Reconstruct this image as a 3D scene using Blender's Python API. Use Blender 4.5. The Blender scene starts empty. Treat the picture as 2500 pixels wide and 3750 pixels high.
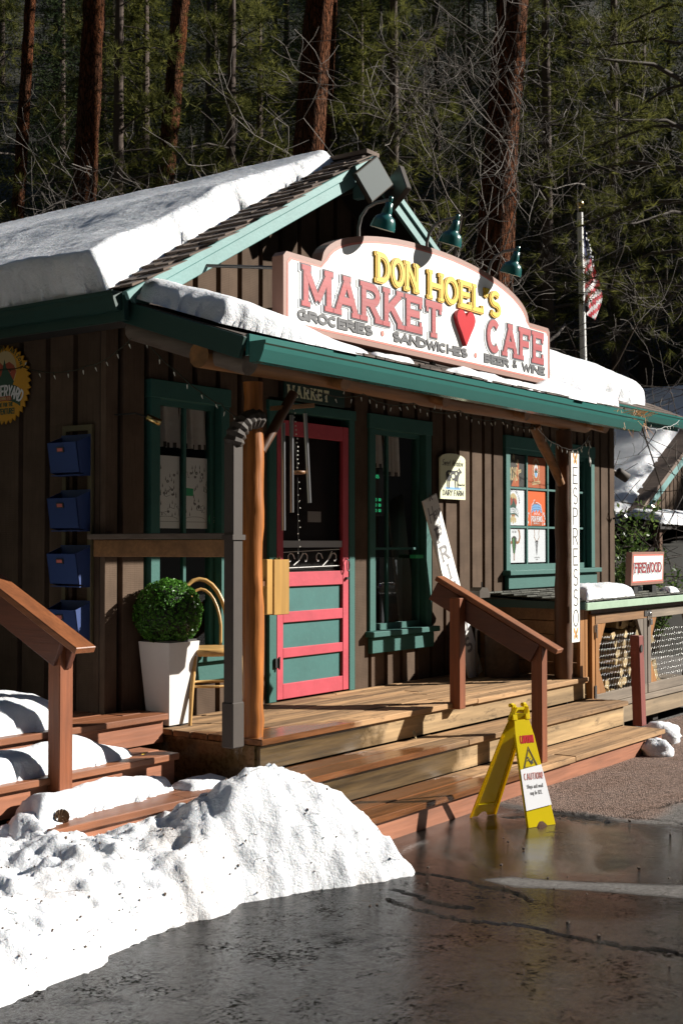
import bpy, math, random
from mathutils import Vector, Matrix, noise
rnd = random.Random(7)
R = math.radians
scene = bpy.context.scene
COL = scene.collection

# ------------------------------------------------------------------ camera
YAW = R(36.25); PITCH = math.atan(115/4650)
cam_d = bpy.data.cameras.new('camera'); cam = bpy.data.objects.new('camera', cam_d); COL.objects.link(cam)
cam.location = (0, 0, 1.70)
cam.rotation_euler = (R(90)+PITCH, 0, YAW-R(90))
cam_d.sensor_fit = 'VERTICAL'; cam_d.sensor_height = 36.0; cam_d.lens = 44.64
cam_d.clip_start = 0.1; cam_d.clip_end = 2000
cam_d.dof.use_dof = True; cam_d.dof.focus_distance = 8.3; cam_d.dof.aperture_fstop = 7.1
scene.camera = cam
# ------------------------------------------------------------------ world, sun, exposure
SUN = Vector((1.14, -1.0, 0.80)).normalized()          # towards the sun
world = bpy.data.worlds.new('World'); scene.world = world; world.use_nodes = True
nt = world.node_tree; bg = nt.nodes['Background']
sky = nt.nodes.new('ShaderNodeTexSky'); sky.sky_type = 'NISHITA'; sky.sun_disc = False
sky.sun_elevation = math.asin(SUN.z); sky.sun_rotation = math.atan2(SUN.x, SUN.y)
sky.altitude = 1600; sky.dust_density = 0.4
nt.links.new(sky.outputs[0], bg.inputs[0]); bg.inputs[1].default_value = 0.05
sl = bpy.data.lights.new('sun', 'SUN'); sl.energy = 5.0; sl.angle = R(0.55); sl.color = (1.0, 0.955, 0.88)
so = bpy.data.objects.new('sun', sl); COL.objects.link(so)
so.rotation_euler = SUN.to_track_quat('Z', 'Y').to_euler(); so.location = (20, -20, 20)
scene.view_settings.view_transform = 'Standard'; scene.view_settings.look = 'None'
scene.view_settings.exposure = 0.9; scene.view_settings.gamma = 1.0; scene.view_settings.use_curve_mapping = False
scene.cycles.max_bounces = 6; scene.cycles.diffuse_bounces = 1; scene.cycles.transparent_max_bounces = 12

# ------------------------------------------------------------------ materials
class N:
    """small node builder"""
    def __init__(s, name):
        s.m = bpy.data.materials.new(name); s.m.use_nodes = True; s.t = s.m.node_tree
        s.b = s.t.nodes['Principled BSDF']; s.out = s.t.nodes['Material Output']
    def n(s, typ, ins=None, **kw):
        x = s.t.nodes.new(typ)
        for k, v in kw.items(): setattr(x, k, v)
        for k, v in (ins or {}).items():
            if isinstance(v, bpy.types.NodeSocket): s.t.links.new(v, x.inputs[k])
            else: x.inputs[k].default_value = v
        return x
    def link(s, a, b): s.t.links.new(a, b)
    def coord(s, scale=(1, 1, 1)):
        tc = s.n('ShaderNodeTexCoord')
        mp = s.n('ShaderNodeMapping', {'Vector': tc.outputs['Object'], 'Scale': scale})
        oi = s.n('ShaderNodeObjectInfo')
        ad = s.n('ShaderNodeVectorMath', {0: mp.outputs[0]}, operation='ADD')
        sc = s.n('ShaderNodeMath', {0: oi.outputs['Random'], 1: 37.0}, operation='MULTIPLY')
        s.link(sc.outputs[0], ad.inputs[1]); s.rand = oi.outputs['Random']
        return ad.outputs[0]
    def noise(s, vec, scale, detail=4, rough=0.55):
        return s.n('ShaderNodeTexNoise', {'Vector': vec, 'Scale': scale, 'Detail': detail, 'Roughness': rough}).outputs[0]
    def ramp(s, fac, stops):
        r = s.n('ShaderNodeValToRGB', {'Fac': fac}); e = r.color_ramp.elements
        while len(e) < len(stops): e.new(0.5)
        for i, (p, c) in enumerate(stops): e[i].position = p; e[i].color = (*c, 1)
        return r.outputs[0]
    def mix(s, fac, a, b, mode='MIX'):
        x = s.n('ShaderNodeMix', data_type='RGBA', blend_type=mode)
        for k, v in ((0, fac), (6, a), (7, b)):
            if isinstance(v, bpy.types.NodeSocket): s.link(v, x.inputs[k])
            elif k == 0: x.inputs[0].default_value = v
            else: x.inputs[k].default_value = (*v, 1)
        return x.outputs[2]
    def bump(s, h, strength=0.4, dist=0.01):
        b = s.n('ShaderNodeBump', {'Height': h, 'Strength': strength, 'Distance': dist}); s.link(b.outputs[0], s.b.inputs['Normal'])
    def set(s, col=None, rough=None, metal=None, spec=None, coat=None):
        for k, v in (('Base Color', col), ('Roughness', rough), ('Metallic', metal), ('Specular IOR Level', spec), ('Coat Weight', coat)):
            if v is None: continue
            if isinstance(v, bpy.types.NodeSocket): s.link(v, s.b.inputs[k])
            else: s.b.inputs[k].default_value = (*v, 1) if k == 'Base Color' else v
        return s.m
def mul(c, k): return tuple(min(1, x*k) for x in c)
def wood(name, c, axis='X', rough=0.65, var=0.35, fine=60, dark=0.45, knots=0.0, bump=0.35):
    n = N(name); sc = {'X': (0.06, 1, 1), 'Y': (1, 0.06, 1), 'Z': (1, 1, 0.06)}[axis]
    v = n.coord(sc); a = n.noise(v, fine, 3, 0.6); b = n.noise(v, 9, 4, 0.6)
    v2 = n.coord((1, 1, 1)); big = n.noise(v2, 2.3, 3)
    col = n.mix(n.ramp(a, [(0.3, (0, 0, 0)), (0.75, (1, 1, 1))]), mul(c, dark+0.25), mul(c, 1.12))
    col = n.mix(n.ramp(b, [(0.42, (0, 0, 0)), (0.7, (0.7, 0.7, 0.7))]), col, mul(c, dark))
    col = n.mix(0.5, col, n.ramp(big, [(0.3, (0.55, 0.55, 0.55)), (0.7, (1, 1, 1))]), 'MULTIPLY')
    if knots:
        vo = n.n('ShaderNodeTexVoronoi', {'Vector': n.coord({'X': (0.35, 1, 1), 'Y': (1, 0.35, 1), 'Z': (1, 1, 0.35)}[axis]), 'Scale': 4.5}).outputs[0]
        col = n.mix(n.ramp(vo, [(0.0, (knots,)*3), (0.1, (0, 0, 0))]), col, mul(c, 0.25))
    hv = n.n('ShaderNodeMapRange', {0: n.rand, 3: 1-var, 4: 1.0+var*0.25}).outputs[0]
    hs = n.n('ShaderNodeHueSaturation', {'Value': hv, 'Color': col}).outputs[0]
    n.bump(a, bump, 0.004); return n.set(hs, rough)
def paint(name, c, rough=0.5, wear=0.25, bump=0.2, scale=14, var=0.0, spec=0.5):
    n = N(name); v = n.coord(); a = n.noise(v, scale, 5, 0.65); f = n.noise(v, scale*7, 3)
    col = n.mix(n.ramp(a, [(0.35, (0, 0, 0)), (0.72, (wear, wear, wear))]), mul(c, 1.0), mul(c, 0.6))
    col = n.mix(n.ramp(f, [(0.62, (0, 0, 0)), (0.8, (wear*0.8,)*3)]), col, tuple(min(1, x*1.2+0.04) for x in c))
    n.bump(f, bump, 0.002)
    return n.set(col, rough, spec=spec)
def plain(name, c, rough=0.5, metal=0.0, emit=None):
    n = N(name); n.set(c, rough, metal)
    if emit: n.b.inputs['Emission Color'].default_value = (*c, 1); n.b.inputs['Emission Strength'].default_value = emit
    return n.m
def rough_painted(name, c, ang=0.5):          # rough-sawn board with saw marks
    n = N(name); v = n.coord(); a = n.noise(v, 5, 4)
    w = n.n('ShaderNodeTexWave', {'Vector': v, 'Scale': 26, 'Distortion': 3.5, 'Detail': 3}, wave_type='BANDS', bands_direction='Z').outputs[1]
    g = n.noise(n.coord((1, 1, 0.05)), 80, 3)
    col = n.mix(n.ramp(a, [(0.3, (0, 0, 0)), (0.7, (1, 1, 1))]), mul(c, 0.78), mul(c, 1.15))
    col = n.mix(n.ramp(g, [(0.5, (0, 0, 0)), (0.8, (0.6,)*3)]), col, mul(c, 0.6))
    hv = n.n('ShaderNodeMapRange', {0: n.rand, 3: 0.82, 4: 1.12}).outputs[0]
    col = n.n('ShaderNodeHueSaturation', {'Value': hv, 'Color': col}).outputs[0]
    h = n.n('ShaderNodeMath', {0: w, 1: g}, operation='ADD').outputs[0]
    n.bump(h, ang*.5, 0.002); return n.set(col, 0.85, spec=0.1)
M = {}
M['board'] = rough_painted('taupe rough sawn board', (0.108, 0.074, 0.052))
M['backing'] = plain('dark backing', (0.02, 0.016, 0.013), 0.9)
M['teal'] = paint('teal paint on rough wood', (0.024, 0.115, 0.097), 0.7, 0.35, 0.6, 9)
M['teal_old'] = paint('weathered teal paint', (0.13, 0.28, 0.27), 0.6, 0.4, 0.5, 6)
M['teal_dark'] = paint('dark green trim', (0.010, 0.045, 0.036), 0.55, 0.3)
M['gutter'] = paint('green enamel metal', (0.028, 0.135, 0.118), 0.22, 0.15, 0.05, 4, spec=0.6)
M['red'] = paint('red door paint', (0.52, 0.055, 0.082), 0.55, 0.6, 0.35, 5)
M['panel'] = paint('teal door panel', (0.035, 0.145, 0.132), 0.55, 0.55, 0.35, 5)
M['shake'] = wood('weathered wood shake', (0.20, 0.14, 0.105), 'Y', 0.85, 0.5, 50, 0.4)
M['shake_x'] = wood('porch wood shake', (0.13, 0.095, 0.075), 'Y', 0.85, 0.5, 50, 0.4)
M['shake_grey'] = wood('mossy grey shake', (0.12, 0.12, 0.095), 'Y', 0.85, 0.5, 50, 0.3)
M['deck'] = wood('worn deck plank', (0.46, 0.29, 0.165), 'X', 0.6, 0.3, 34, 0.45, 0.5)
M['deck_red'] = wood('red brown step plank', (0.36, 0.135, 0.06), 'X', 0.45, 0.25, 34, 0.5, 0.4)
M['riser'] = wood('pale riser board', (0.44, 0.32, 0.19), 'X', 0.6, 0.25, 26, 0.42, 0.9)
M['riser_red'] = wood('redwood riser board', (0.42, 0.16, 0.08), 'X', 0.6, 0.2, 40, 0.5, 0.6)
M['rail'] = wood('stained handrail wood', (0.29, 0.085, 0.028), 'Z', 0.5, 0.15, 60, 0.5)
M['rail_y'] = wood('stained rail cap wood', (0.31, 0.105, 0.036), 'Y', 0.5, 0.15, 60, 0.5)
M['rail_dk'] = wood('dark stained rail wood', (0.15, 0.045, 0.022), 'Y', 0.5, 0.1, 60, 0.5)
M['endgrain'] = wood('board end grain', (0.42, 0.27, 0.14), 'Y', 0.7, 0.2, 60, 0.6)
M['log'] = wood('peeled log', (0.56, 0.18, 0.025), 'Z', 0.45, 0.1, 40, 0.22, 1.0, 0.9)
M['log_x'] = wood('peeled log beam', (0.36, 0.16, 0.05), 'X', 0.5, 0.1, 22, 0.35, 0.8, 0.5)
M['log_grey'] = wood('weathered log rafter', (0.17, 0.13, 0.10), 'Y', 0.7, 0.1, 22, 0.35, 0.6, 0.6)
M['log_dk'] = wood('dark brown log', (0.15, 0.06, 0.022), 'Z', 0.5, 0.1, 22, 0.4, 0.8, 0.5)
M['orange_wood'] = wood('orange cedar board', (0.44, 0.19, 0.05), 'Z', 0.5, 0.2, 40, 0.5, 0.4)
M['orange_x'] = wood('orange cedar rail', (0.40, 0.20, 0.075), 'X', 0.55, 0.3, 40, 0.45, 0.7)
M['grey_wood'] = wood('grey weathered timber', (0.30, 0.235, 0.17), 'X', 0.75, 0.3, 40, 0.4, 0.7)
M['grey_z'] = wood('grey weathered post', (0.24, 0.19, 0.145), 'Z', 0.75, 0.3, 40, 0.4, 0.6)
M['birdbox'] = wood('varnished yellow wood', (0.62, 0.34, 0.08), 'Z', 0.4, 0.1, 20, 0.45, 0.3)
M['split'] = wood('split firewood', (0.58, 0.42, 0.20), 'X', 0.8, 0.35, 30, 0.5, 0.4)
M['bark_log'] = wood('firewood bark', (0.11, 0.07, 0.045), 'X', 0.9, 0.3, 30, 0.4)
M['downspout'] = paint('taupe downspout', (0.050, 0.038, 0.030), 0.75, 0.3, 0.05)
M['white'] = paint('white sign paint', (0.84, 0.83, 0.79), 0.55, 0.12, 0.25, 20)
M['pot'] = paint('white planter paint', (0.76, 0.73, 0.70), 0.6, 0.15, 0.2, 6)
M['cream'] = paint('cream sign paint', (0.78, 0.80, 0.55), 0.5, 0.15, 0.2, 9)
M['frame_brown'] = paint('brown sign edge', (0.25, 0.12, 0.085), 0.5, 0.25)
M['pink'] = paint('faded pink line', (0.60, 0.15, 0.11), 0.5, 0.2)
M['sign_red'] = wood('carved red letter', (0.36, 0.022, 0.026), 'X', 0.5, 0.05, 16, 0.72)
M['heart'] = paint('glossy red heart', (0.52, 0.022, 0.03), 0.3, 0.1)
M['outline'] = plain('dark outline paint', (0.07, 0.06, 0.07), 0.6)
M['grey_letter'] = paint('grey letter paint', (0.045, 0.045, 0.05), 0.5)
M['pale_letter'] = plain('pale letter block', (0.55, 0.58, 0.60), 0.5)
M['yellow'] = paint('yellow letter face', (0.66, 0.46, 0.015), 0.45, 0.1)
M['yellow_side'] = plain('golden letter side', (0.74, 0.42, 0.015), 0.45)
M['black'] = plain('black paint', (0.012, 0.012, 0.012), 0.5)
M['ink'] = plain('black ink', (0.03, 0.03, 0.03), 0.7)
M['ink_grey'] = plain('grey ink', (0.22, 0.21, 0.21), 0.7)
M['metal'] = plain('brushed steel', (0.55, 0.55, 0.56), 0.28, 1.0)
M['metal_dk'] = plain('dark metal', (0.09, 0.085, 0.08), 0.45, 0.6)
M['galv'] = plain('galvanised wire', (0.52, 0.52, 0.50), 0.35, 0.8)
M['lampgreen'] = paint('dark teal lamp enamel', (0.012, 0.095, 0.09), 0.25, 0.1, 0.02, spec=0.7)
M['lamp_in'] = plain('cream lamp lining', (0.7, 0.66, 0.5), 0.5)
M['pipe'] = plain('grey conduit', (0.17, 0.16, 0.15), 0.4, 0.5)
M['flood'] = plain('frosted flood lamp glass', (0.22, 0.25, 0.25), 0.35)
M['bronze'] = plain('bronze lamp housing', (0.10, 0.085, 0.07), 0.4, 0.3)
M['gold'] = plain('gold ball', (0.55, 0.42, 0.18), 0.25, 1.0)
M['caution'] = paint('yellow moulded plastic', (0.88, 0.72, 0.0), 0.32, 0.06, 0.02, 6)
_m = M['caution']; _t = _m.node_tree; _b = _t.nodes['Principled BSDF']; _o = _t.nodes['Material Output']; _tl = _t.nodes.new('ShaderNodeBsdfTranslucent'); _tl.inputs[0].default_value = (0.9, 0.62, 0, 1); _mx = _t.nodes.new('ShaderNodeMixShader'); _mx.inputs[0].default_value = 0.4; _t.links.new(_b.outputs[0], _mx.inputs[1]); _t.links.new(_tl.outputs[0], _mx.inputs[2]); _t.links.new(_mx.outputs[0], _o.inputs[0])
M['paper'] = plain('white paper', (0.86, 0.86, 0.88), 0.25)
M['poster'] = plain('poster paper', (0.74, 0.74, 0.77), 0.5)
M['poster_dim'] = plain('map paper', (0.85, 0.84, 0.82), 0.6)
M['blue'] = paint('blue mail bin', (0.020, 0.050, 0.18), 0.55, 0.15, 0.1)
M['olive'] = paint('olive frame', (0.12, 0.10, 0.05), 0.6, 0.2)
M['label'] = plain('pink label card', (0.60, 0.16, 0.14), 0.6)
M['saw'] = paint('mustard saw sign', (0.62, 0.30, 0.02), 0.5, 0.2)
M['saw_green'] = plain('sign dark green', (0.02, 0.07, 0.045), 0.5)
M['brick_red'] = plain('sign brick red', (0.35, 0.06, 0.03), 0.5)
M['tan'] = plain('sign tan', (0.55, 0.42, 0.22), 0.5)
M['sky_blue'] = plain('poster blue', (0.20, 0.40, 0.68), 0.5)
M['orange'] = plain('poster orange', (0.80, 0.13, 0.015), 0.5)
M['rust'] = plain('poster rust', (0.46, 0.10, 0.025), 0.5)
M['dkgrey'] = plain('poster dark grey', (0.06, 0.045, 0.035), 0.5)
M['hop'] = plain('poster hop green', (0.09, 0.32, 0.07), 0.5)
M['horn'] = plain('poster horn brown', (0.33, 0.16, 0.07), 0.5)
M['lightgreen'] = plain('shop local green', (0.03, 0.42, 0.16), 0.5)
M['butterfly'] = plain('orange butterfly', (0.72, 0.34, 0.10), 0.5)
M['curtain'] = paint('grey curtain cloth', (0.62, 0.57, 0.52), 0.9, 0.3, 0.3, 20)
M['bent'] = wood('bentwood beech', (0.62, 0.37, 0.13), 'Z', 0.35, 0.1, 20, 0.7)
M['flag_red'] = plain('flag red', (0.50, 0.015, 0.035), 0.8)
M['flag_white'] = plain('flag white', (0.62, 0.62, 0.62), 0.8)
M['flag_blue'] = plain('flag blue', (0.02, 0.03, 0.12), 0.8)
M['wire'] = plain('dark green cord', (0.03, 0.035, 0.02), 0.6)
M['wire_lt'] = plain('grey cord', (0.45, 0.46, 0.45), 0.5)
M['bulb'] = plain('fairy bulb glass', (0.85, 0.84, 0.74), 0.1)
M['led'] = plain('green digit', (0.05, 0.75, 0.30), 0.5, 0, 0.35)
M['redpost'] = wood('faded red painted post', (0.27, 0.06, 0.045), 'Z', 0.6, 0.1, 40, 0.5)
M['shedroof_edge'] = paint('pale green fascia', (0.33, 0.46, 0.33), 0.6, 0.4, 0.4, 8)
M['water'] = plain('interior dark', (0.03, 0.03, 0.035), 0.4)
M['leafy'] = plain('yellow leaf', (0.6, 0.38, 0.03), 0.6)
M['cone'] = wood('pine cone scale', (0.20, 0.10, 0.04), 'Z', 0.7, 0.3, 40, 0.5)
M['inner_warm'] = plain('warm interior wood', (0.45, 0.28, 0.10), 0.6)
M['dull_silver'] = plain('dull silver bar', (0.35, 0.35, 0.36), 0.4, 0.3)

def glass_mat(name, tint=(0.9, 0.92, 0.92), ior=1.5, gl=1.0):
    n = N(name); t = n.t; t.nodes.remove(n.b)
    tr = n.n('ShaderNodeBsdfTransparent', {'Color': (*tint, 1)}); g = n.n('ShaderNodeBsdfGlossy', {'Roughness': 0.02, 'Color': (gl, gl, gl, 1)})
    lw = n.n('ShaderNodeLayerWeight', {'Blend': 0.5}).outputs['Facing']; f0 = ((ior-1)/(ior+1))**2
    pw = n.n('ShaderNodeMath', {0: lw, 1: 4.0}, operation='POWER').outputs[0]; f = n.n('ShaderNodeMapRange', {0: pw, 3: f0, 4: 1.0}); mx = n.n('ShaderNodeMixShader', {0: f.outputs[0], 1: tr.outputs[0], 2: g.outputs[0]})
    n.link(mx.outputs[0], n.out.inputs[0]); return n.m
M['glass'] = glass_mat('window glass')
M['screen'] = glass_mat('insect screen', (0.5, 0.5, 0.5), 1.2, 0.4)
def snow_mat(name, dirt=0.0):
    n = N(name); v = n.coord(); a = n.noise(v, 6, 5, 0.6); f = n.noise(v, 90, 4, 0.7); g = n.noise(v, 22, 4)
    col = n.mix(n.ramp(a, [(0.4, (0, 0, 0)), (0.75, (1, 1, 1))]), (0.77, 0.785, 0.81), (0.66, 0.68, 0.71))
    if dirt:
        d = n.noise(v, 2.2, 6, 0.7); s = n.noise(v, 160, 2)
        col = n.mix(n.ramp(d, [(0.5, (0, 0, 0)), (0.8, (dirt,)*3)]), col, (0.52, 0.44, 0.37))
        col = n.mix(n.ramp(s, [(0.72, (0, 0, 0)), (0.78, (dirt,)*3)]), col, (0.22, 0.16, 0.11))
    h = n.n('ShaderNodeMath', {0: n.n('ShaderNodeMath', {0: g, 1: 2.2}, operation='MULTIPLY').outputs[0], 1: f}, operation='ADD').outputs[0]
    n.bump(h, 0.5, 0.012)
    n.b.inputs['Subsurface Weight'].default_value = 0.25
    n.b.inputs['Subsurface Radius'].default_value = (0.03, 0.045, 0.06); n.b.inputs['Subsurface Scale'].default_value = 0.4
    return n.set(col, 0.6, spec=0.35)
M['snow'] = snow_mat('snow'); M['snow_dirty'] = snow_mat('dirty snow', 0.75)
def leaf_mat(name, c1, c2, rough=0.5, trans=0.0):
    n = N(name); v = n.coord(); a = n.noise(v, 3.0, 3)
    g = n.n('ShaderNodeNewGeometry').outputs['Random Per Island']
    f = n.n('ShaderNodeMath', {0: a, 1: g}, operation='MULTIPLY').outputs[0]
    col = n.mix(n.ramp(f, [(0.05, (0, 0, 0)), (0.55, (1, 1, 1))]), c1, c2)
    n.set(col, rough, spec=trans or 0.3)
    tl = n.n('ShaderNodeBsdfTranslucent', {'Color': col}); mx = n.n('ShaderNodeMixShader', {0: 0.35, 1: n.b.outputs[0], 2: tl.outputs[0]}); n.link(mx.outputs[0], n.out.inputs[0]); return n.m
M['boxwood'] = leaf_mat('boxwood leaf', (0.030, 0.10, 0.012), (0.13, 0.34, 0.045), 0.35)
M['laurel'] = leaf_mat('glossy leaf', (0.03, 0.07, 0.015), (0.17, 0.24, 0.06), 0.3)
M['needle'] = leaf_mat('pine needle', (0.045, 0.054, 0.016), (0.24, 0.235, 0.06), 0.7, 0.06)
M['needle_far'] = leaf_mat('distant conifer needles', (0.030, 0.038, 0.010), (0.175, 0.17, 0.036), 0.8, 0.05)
M['needle_blue'] = leaf_mat('cool green conifer needles', (0.030, 0.048, 0.022), (0.11, 0.14, 0.06), 0.8, 0.05)  # darker, cooler green than the distant needles
M['twig'] = paint('pale bare twig', (0.20, 0.175, 0.15), 0.8, 0.4, 0.2, 5)
M['twig_dk'] = paint('brown bare twig', (0.07, 0.054, 0.042), 0.85, 0.4, 0.2, 5)
def bark_mat():
    n = N('ponderosa bark'); v0 = n.coord((1, 1, 0.22)); wv = n.n('ShaderNodeTexNoise', {'Vector': v0, 'Scale': 6.0, 'Detail': 3.0}).outputs[1]; v = n.n('ShaderNodeVectorMath', {0: v0, 1: n.n('ShaderNodeVectorMath', {0: wv, 3: 0.35}, operation='SCALE').outputs[0]}, operation='ADD').outputs[0]
    vo = n.n('ShaderNodeTexVoronoi', {'Vector': v, 'Scale': 14.0, 'Randomness': 1.0}, feature='DISTANCE_TO_EDGE').outputs[0]
    ns = n.noise(v, 20, 5, 0.7); b = n.noise(v, 3, 3)
    col = n.mix(n.ramp(ns, [(0.3, (0, 0, 0)), (0.7, (1, 1, 1))]), (0.075, 0.026, 0.012), (0.24, 0.080, 0.030))
    col = n.mix(n.ramp(b, [(0.4, (0, 0, 0)), (0.7, (0.8,)*3)]), col, (0.17, 0.09, 0.055))
    col = n.mix(n.ramp(vo, [(0.02, (1, 1, 1)), (0.12, (0, 0, 0))]), col, (0.03, 0.014, 0.008))
    h = n.n('ShaderNodeMath', {0: n.ramp(vo, [(0, (0, 0, 0)), (0.25, (1, 1, 1))]), 1: ns}, operation='ADD').outputs[0]
    n.bump(h, 1.0, 0.12); return n.set(col, 0.95, spec=0.05)
M['bark'] = bark_mat()
M['bark_dk'] = paint('grey brown bark', (0.075, 0.052, 0.040), 0.95, 0.5, 0.8, 6)
def ground_mat():
    n = N('wet asphalt'); v = n.coord()
    at = n.n('ShaderNodeAttribute', attribute_name='wet').outputs['Fac']; gr = n.n('ShaderNodeAttribute', attribute_name='grav').outputs['Fac']
    ck = n.n('ShaderNodeAttribute', attribute_name='crack').outputs['Fac']
    a = n.noise(v, 30, 8, 0.82); b = n.noise(v, 4, 6, 0.65); sp = n.n('ShaderNodeTexVoronoi', {'Vector': v, 'Scale': 95.0}).outputs[1]
    spg = n.n('ShaderNodeRGBToBW', {0: sp}).outputs[0]
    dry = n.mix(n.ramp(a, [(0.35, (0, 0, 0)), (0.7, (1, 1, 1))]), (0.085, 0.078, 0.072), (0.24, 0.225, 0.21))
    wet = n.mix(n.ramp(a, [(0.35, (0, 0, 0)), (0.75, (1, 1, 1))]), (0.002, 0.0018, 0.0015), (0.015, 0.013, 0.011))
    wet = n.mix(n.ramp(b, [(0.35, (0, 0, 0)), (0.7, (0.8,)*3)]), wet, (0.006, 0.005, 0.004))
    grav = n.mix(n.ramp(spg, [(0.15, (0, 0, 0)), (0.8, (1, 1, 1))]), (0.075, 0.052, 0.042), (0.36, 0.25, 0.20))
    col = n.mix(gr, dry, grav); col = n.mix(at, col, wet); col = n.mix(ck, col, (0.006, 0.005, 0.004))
    r2 = n.n('ShaderNodeMapRange', {0: b, 1: 0.35, 2: 0.7, 3: 0.06, 4: 0.17}).outputs[0]
    rr = n.n('ShaderNodeMix', {0: at, 2: 0.85, 3: r2}).outputs[0]
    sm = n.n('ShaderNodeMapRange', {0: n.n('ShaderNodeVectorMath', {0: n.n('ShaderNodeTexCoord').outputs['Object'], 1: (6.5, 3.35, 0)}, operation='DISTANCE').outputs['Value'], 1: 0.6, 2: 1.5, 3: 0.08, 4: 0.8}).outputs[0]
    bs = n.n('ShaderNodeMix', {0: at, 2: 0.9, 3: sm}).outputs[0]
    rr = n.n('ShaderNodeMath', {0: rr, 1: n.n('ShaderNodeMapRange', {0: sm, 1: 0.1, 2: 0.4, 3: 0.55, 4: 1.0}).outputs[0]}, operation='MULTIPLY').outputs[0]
    vv = n.n('ShaderNodeTexVoronoi', {'Vector': v, 'Scale': 95.0}).outputs[0]
    h = n.n('ShaderNodeMath', {0: n.n('ShaderNodeMath', {0: vv, 1: gr}, operation='MULTIPLY').outputs[0], 1: a}, operation='ADD').outputs[0]
    bm = n.n('ShaderNodeBump', {'Height': h, 'Strength': bs, 'Distance': 0.022}); n.link(bm.outputs[0], n.b.inputs['Normal'])
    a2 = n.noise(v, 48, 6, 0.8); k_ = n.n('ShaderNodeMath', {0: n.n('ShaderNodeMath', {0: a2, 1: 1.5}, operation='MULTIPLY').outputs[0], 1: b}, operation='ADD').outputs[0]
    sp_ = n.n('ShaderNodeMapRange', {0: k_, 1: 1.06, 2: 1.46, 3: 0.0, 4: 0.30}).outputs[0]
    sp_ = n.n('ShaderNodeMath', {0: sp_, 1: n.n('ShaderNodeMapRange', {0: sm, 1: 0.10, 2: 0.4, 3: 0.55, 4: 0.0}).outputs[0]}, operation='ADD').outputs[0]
    return n.set(col, rr, spec=sp_)
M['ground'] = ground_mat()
def wetwood(name, c, axis='X'):
    n = N(name); sc = {'X': (0.06, 1, 1), 'Y': (1, 0.06, 1)}[axis]; v = n.coord(sc); a = n.noise(v, 30, 4, 0.65)
    col = n.mix(n.ramp(a, [(0.3, (0, 0, 0)), (0.7, (1, 1, 1))]), mul(c, 0.35), c)
    n.bump(a, 0.3, 0.004); return n.set(col, n.n('ShaderNodeMapRange', {0: a, 3: 0.12, 4: 0.45}).outputs[0], coat=0.5)
M['wet_edge'] = wetwood('wet reddish plank', (0.20, 0.065, 0.02)); M['wet_dark'] = wetwood('wet dark riser', (0.14, 0.085, 0.03))
def deck_mix(name, dry_c, wet_c, knots=0.6, z=None):
    """plank wood that is soaked near the left end of the porch (a puddle stain with its own edge)"""
    n = N(name); v = n.coord((0.06, 1, 1)); a = n.noise(v, 32, 4, 0.62); c = n.noise(v, 9, 4)
    tc = n.n('ShaderNodeTexCoord').outputs['Object']; sx = n.n('ShaderNodeSeparateXYZ', {0: tc})
    ns = n.noise(tc, 3.2, 5, 0.6)
    # soaked where x + 1.2*(4.8-y) is small
    t = n.n('ShaderNodeMath', {0: sx.outputs[1], 1: 1.6}, operation='MULTIPLY').outputs[0]
    t = n.n('ShaderNodeMath', {0: sx.outputs[0], 1: t}, operation='ADD').outputs[0]
    ns2 = n.n('ShaderNodeMath', {0: ns, 1: 1.3}, operation='MULTIPLY').outputs[0]
    t = n.n('ShaderNodeMath', {0: t, 1: ns2}, operation='ADD').outputs[0]
    m = n.n('ShaderNodeMapRange', {0: t, 1: (z or 14.7), 2: (z or 14.7)+0.25, 3: 1.0, 4: 0.0}).outputs[0]
    dry = n.mix(n.ramp(a, [(0.3, (0, 0, 0)), (0.75, (1, 1, 1))]), mul(dry_c, 0.62), mul(dry_c, 1.15))
    dry = n.mix(n.ramp(c, [(0.40, (0, 0, 0)), (0.62, (0.85,)*3)]), dry, mul(dry_c, 0.34)); dd_ = n.noise(n.coord((0.25, 1, 1)), 14, 6, 0.75); dry = n.mix(n.ramp(dd_, [(0.55, (0, 0, 0)), (0.66, (0.8,)*3)]), dry, mul(dry_c, 0.2))
    vo = n.n('ShaderNodeTexVoronoi', {'Vector': n.coord((0.3, 1, 1)), 'Scale': 5.0}).outputs[0]
    dry = n.mix(n.ramp(vo, [(0.0, (knots,)*3), (0.1, (0, 0, 0))]), dry, mul(dry_c, 0.22))
    hv = n.n('ShaderNodeMapRange', {0: n.rand, 3: 0.72, 4: 1.08}).outputs[0]
    dry = n.n('ShaderNodeHueSaturation', {'Value': hv, 'Color': dry}).outputs[0]
    wt = n.mix(n.ramp(a, [(0.3, (0, 0, 0)), (0.7, (1, 1, 1))]), mul(wet_c, 0.3), wet_c)
    col = n.mix(m, dry, wt)
    rr = n.n('ShaderNodeMix', {0: m, 2: 0.85, 3: 0.2}).outputs[0]
    n.bump(a, 0.5, 0.005); return n.set(col, rr, spec=0.35)
M['deckmix'] = deck_mix('porch plank dry and soaked', (0.54, 0.32, 0.155), (0.22, 0.085, 0.03), z=14.75)
M['risermix'] = deck_mix('riser board dry and soaked', (0.58, 0.39, 0.20), (0.12, 0.075, 0.03), z=15.1)

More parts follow.
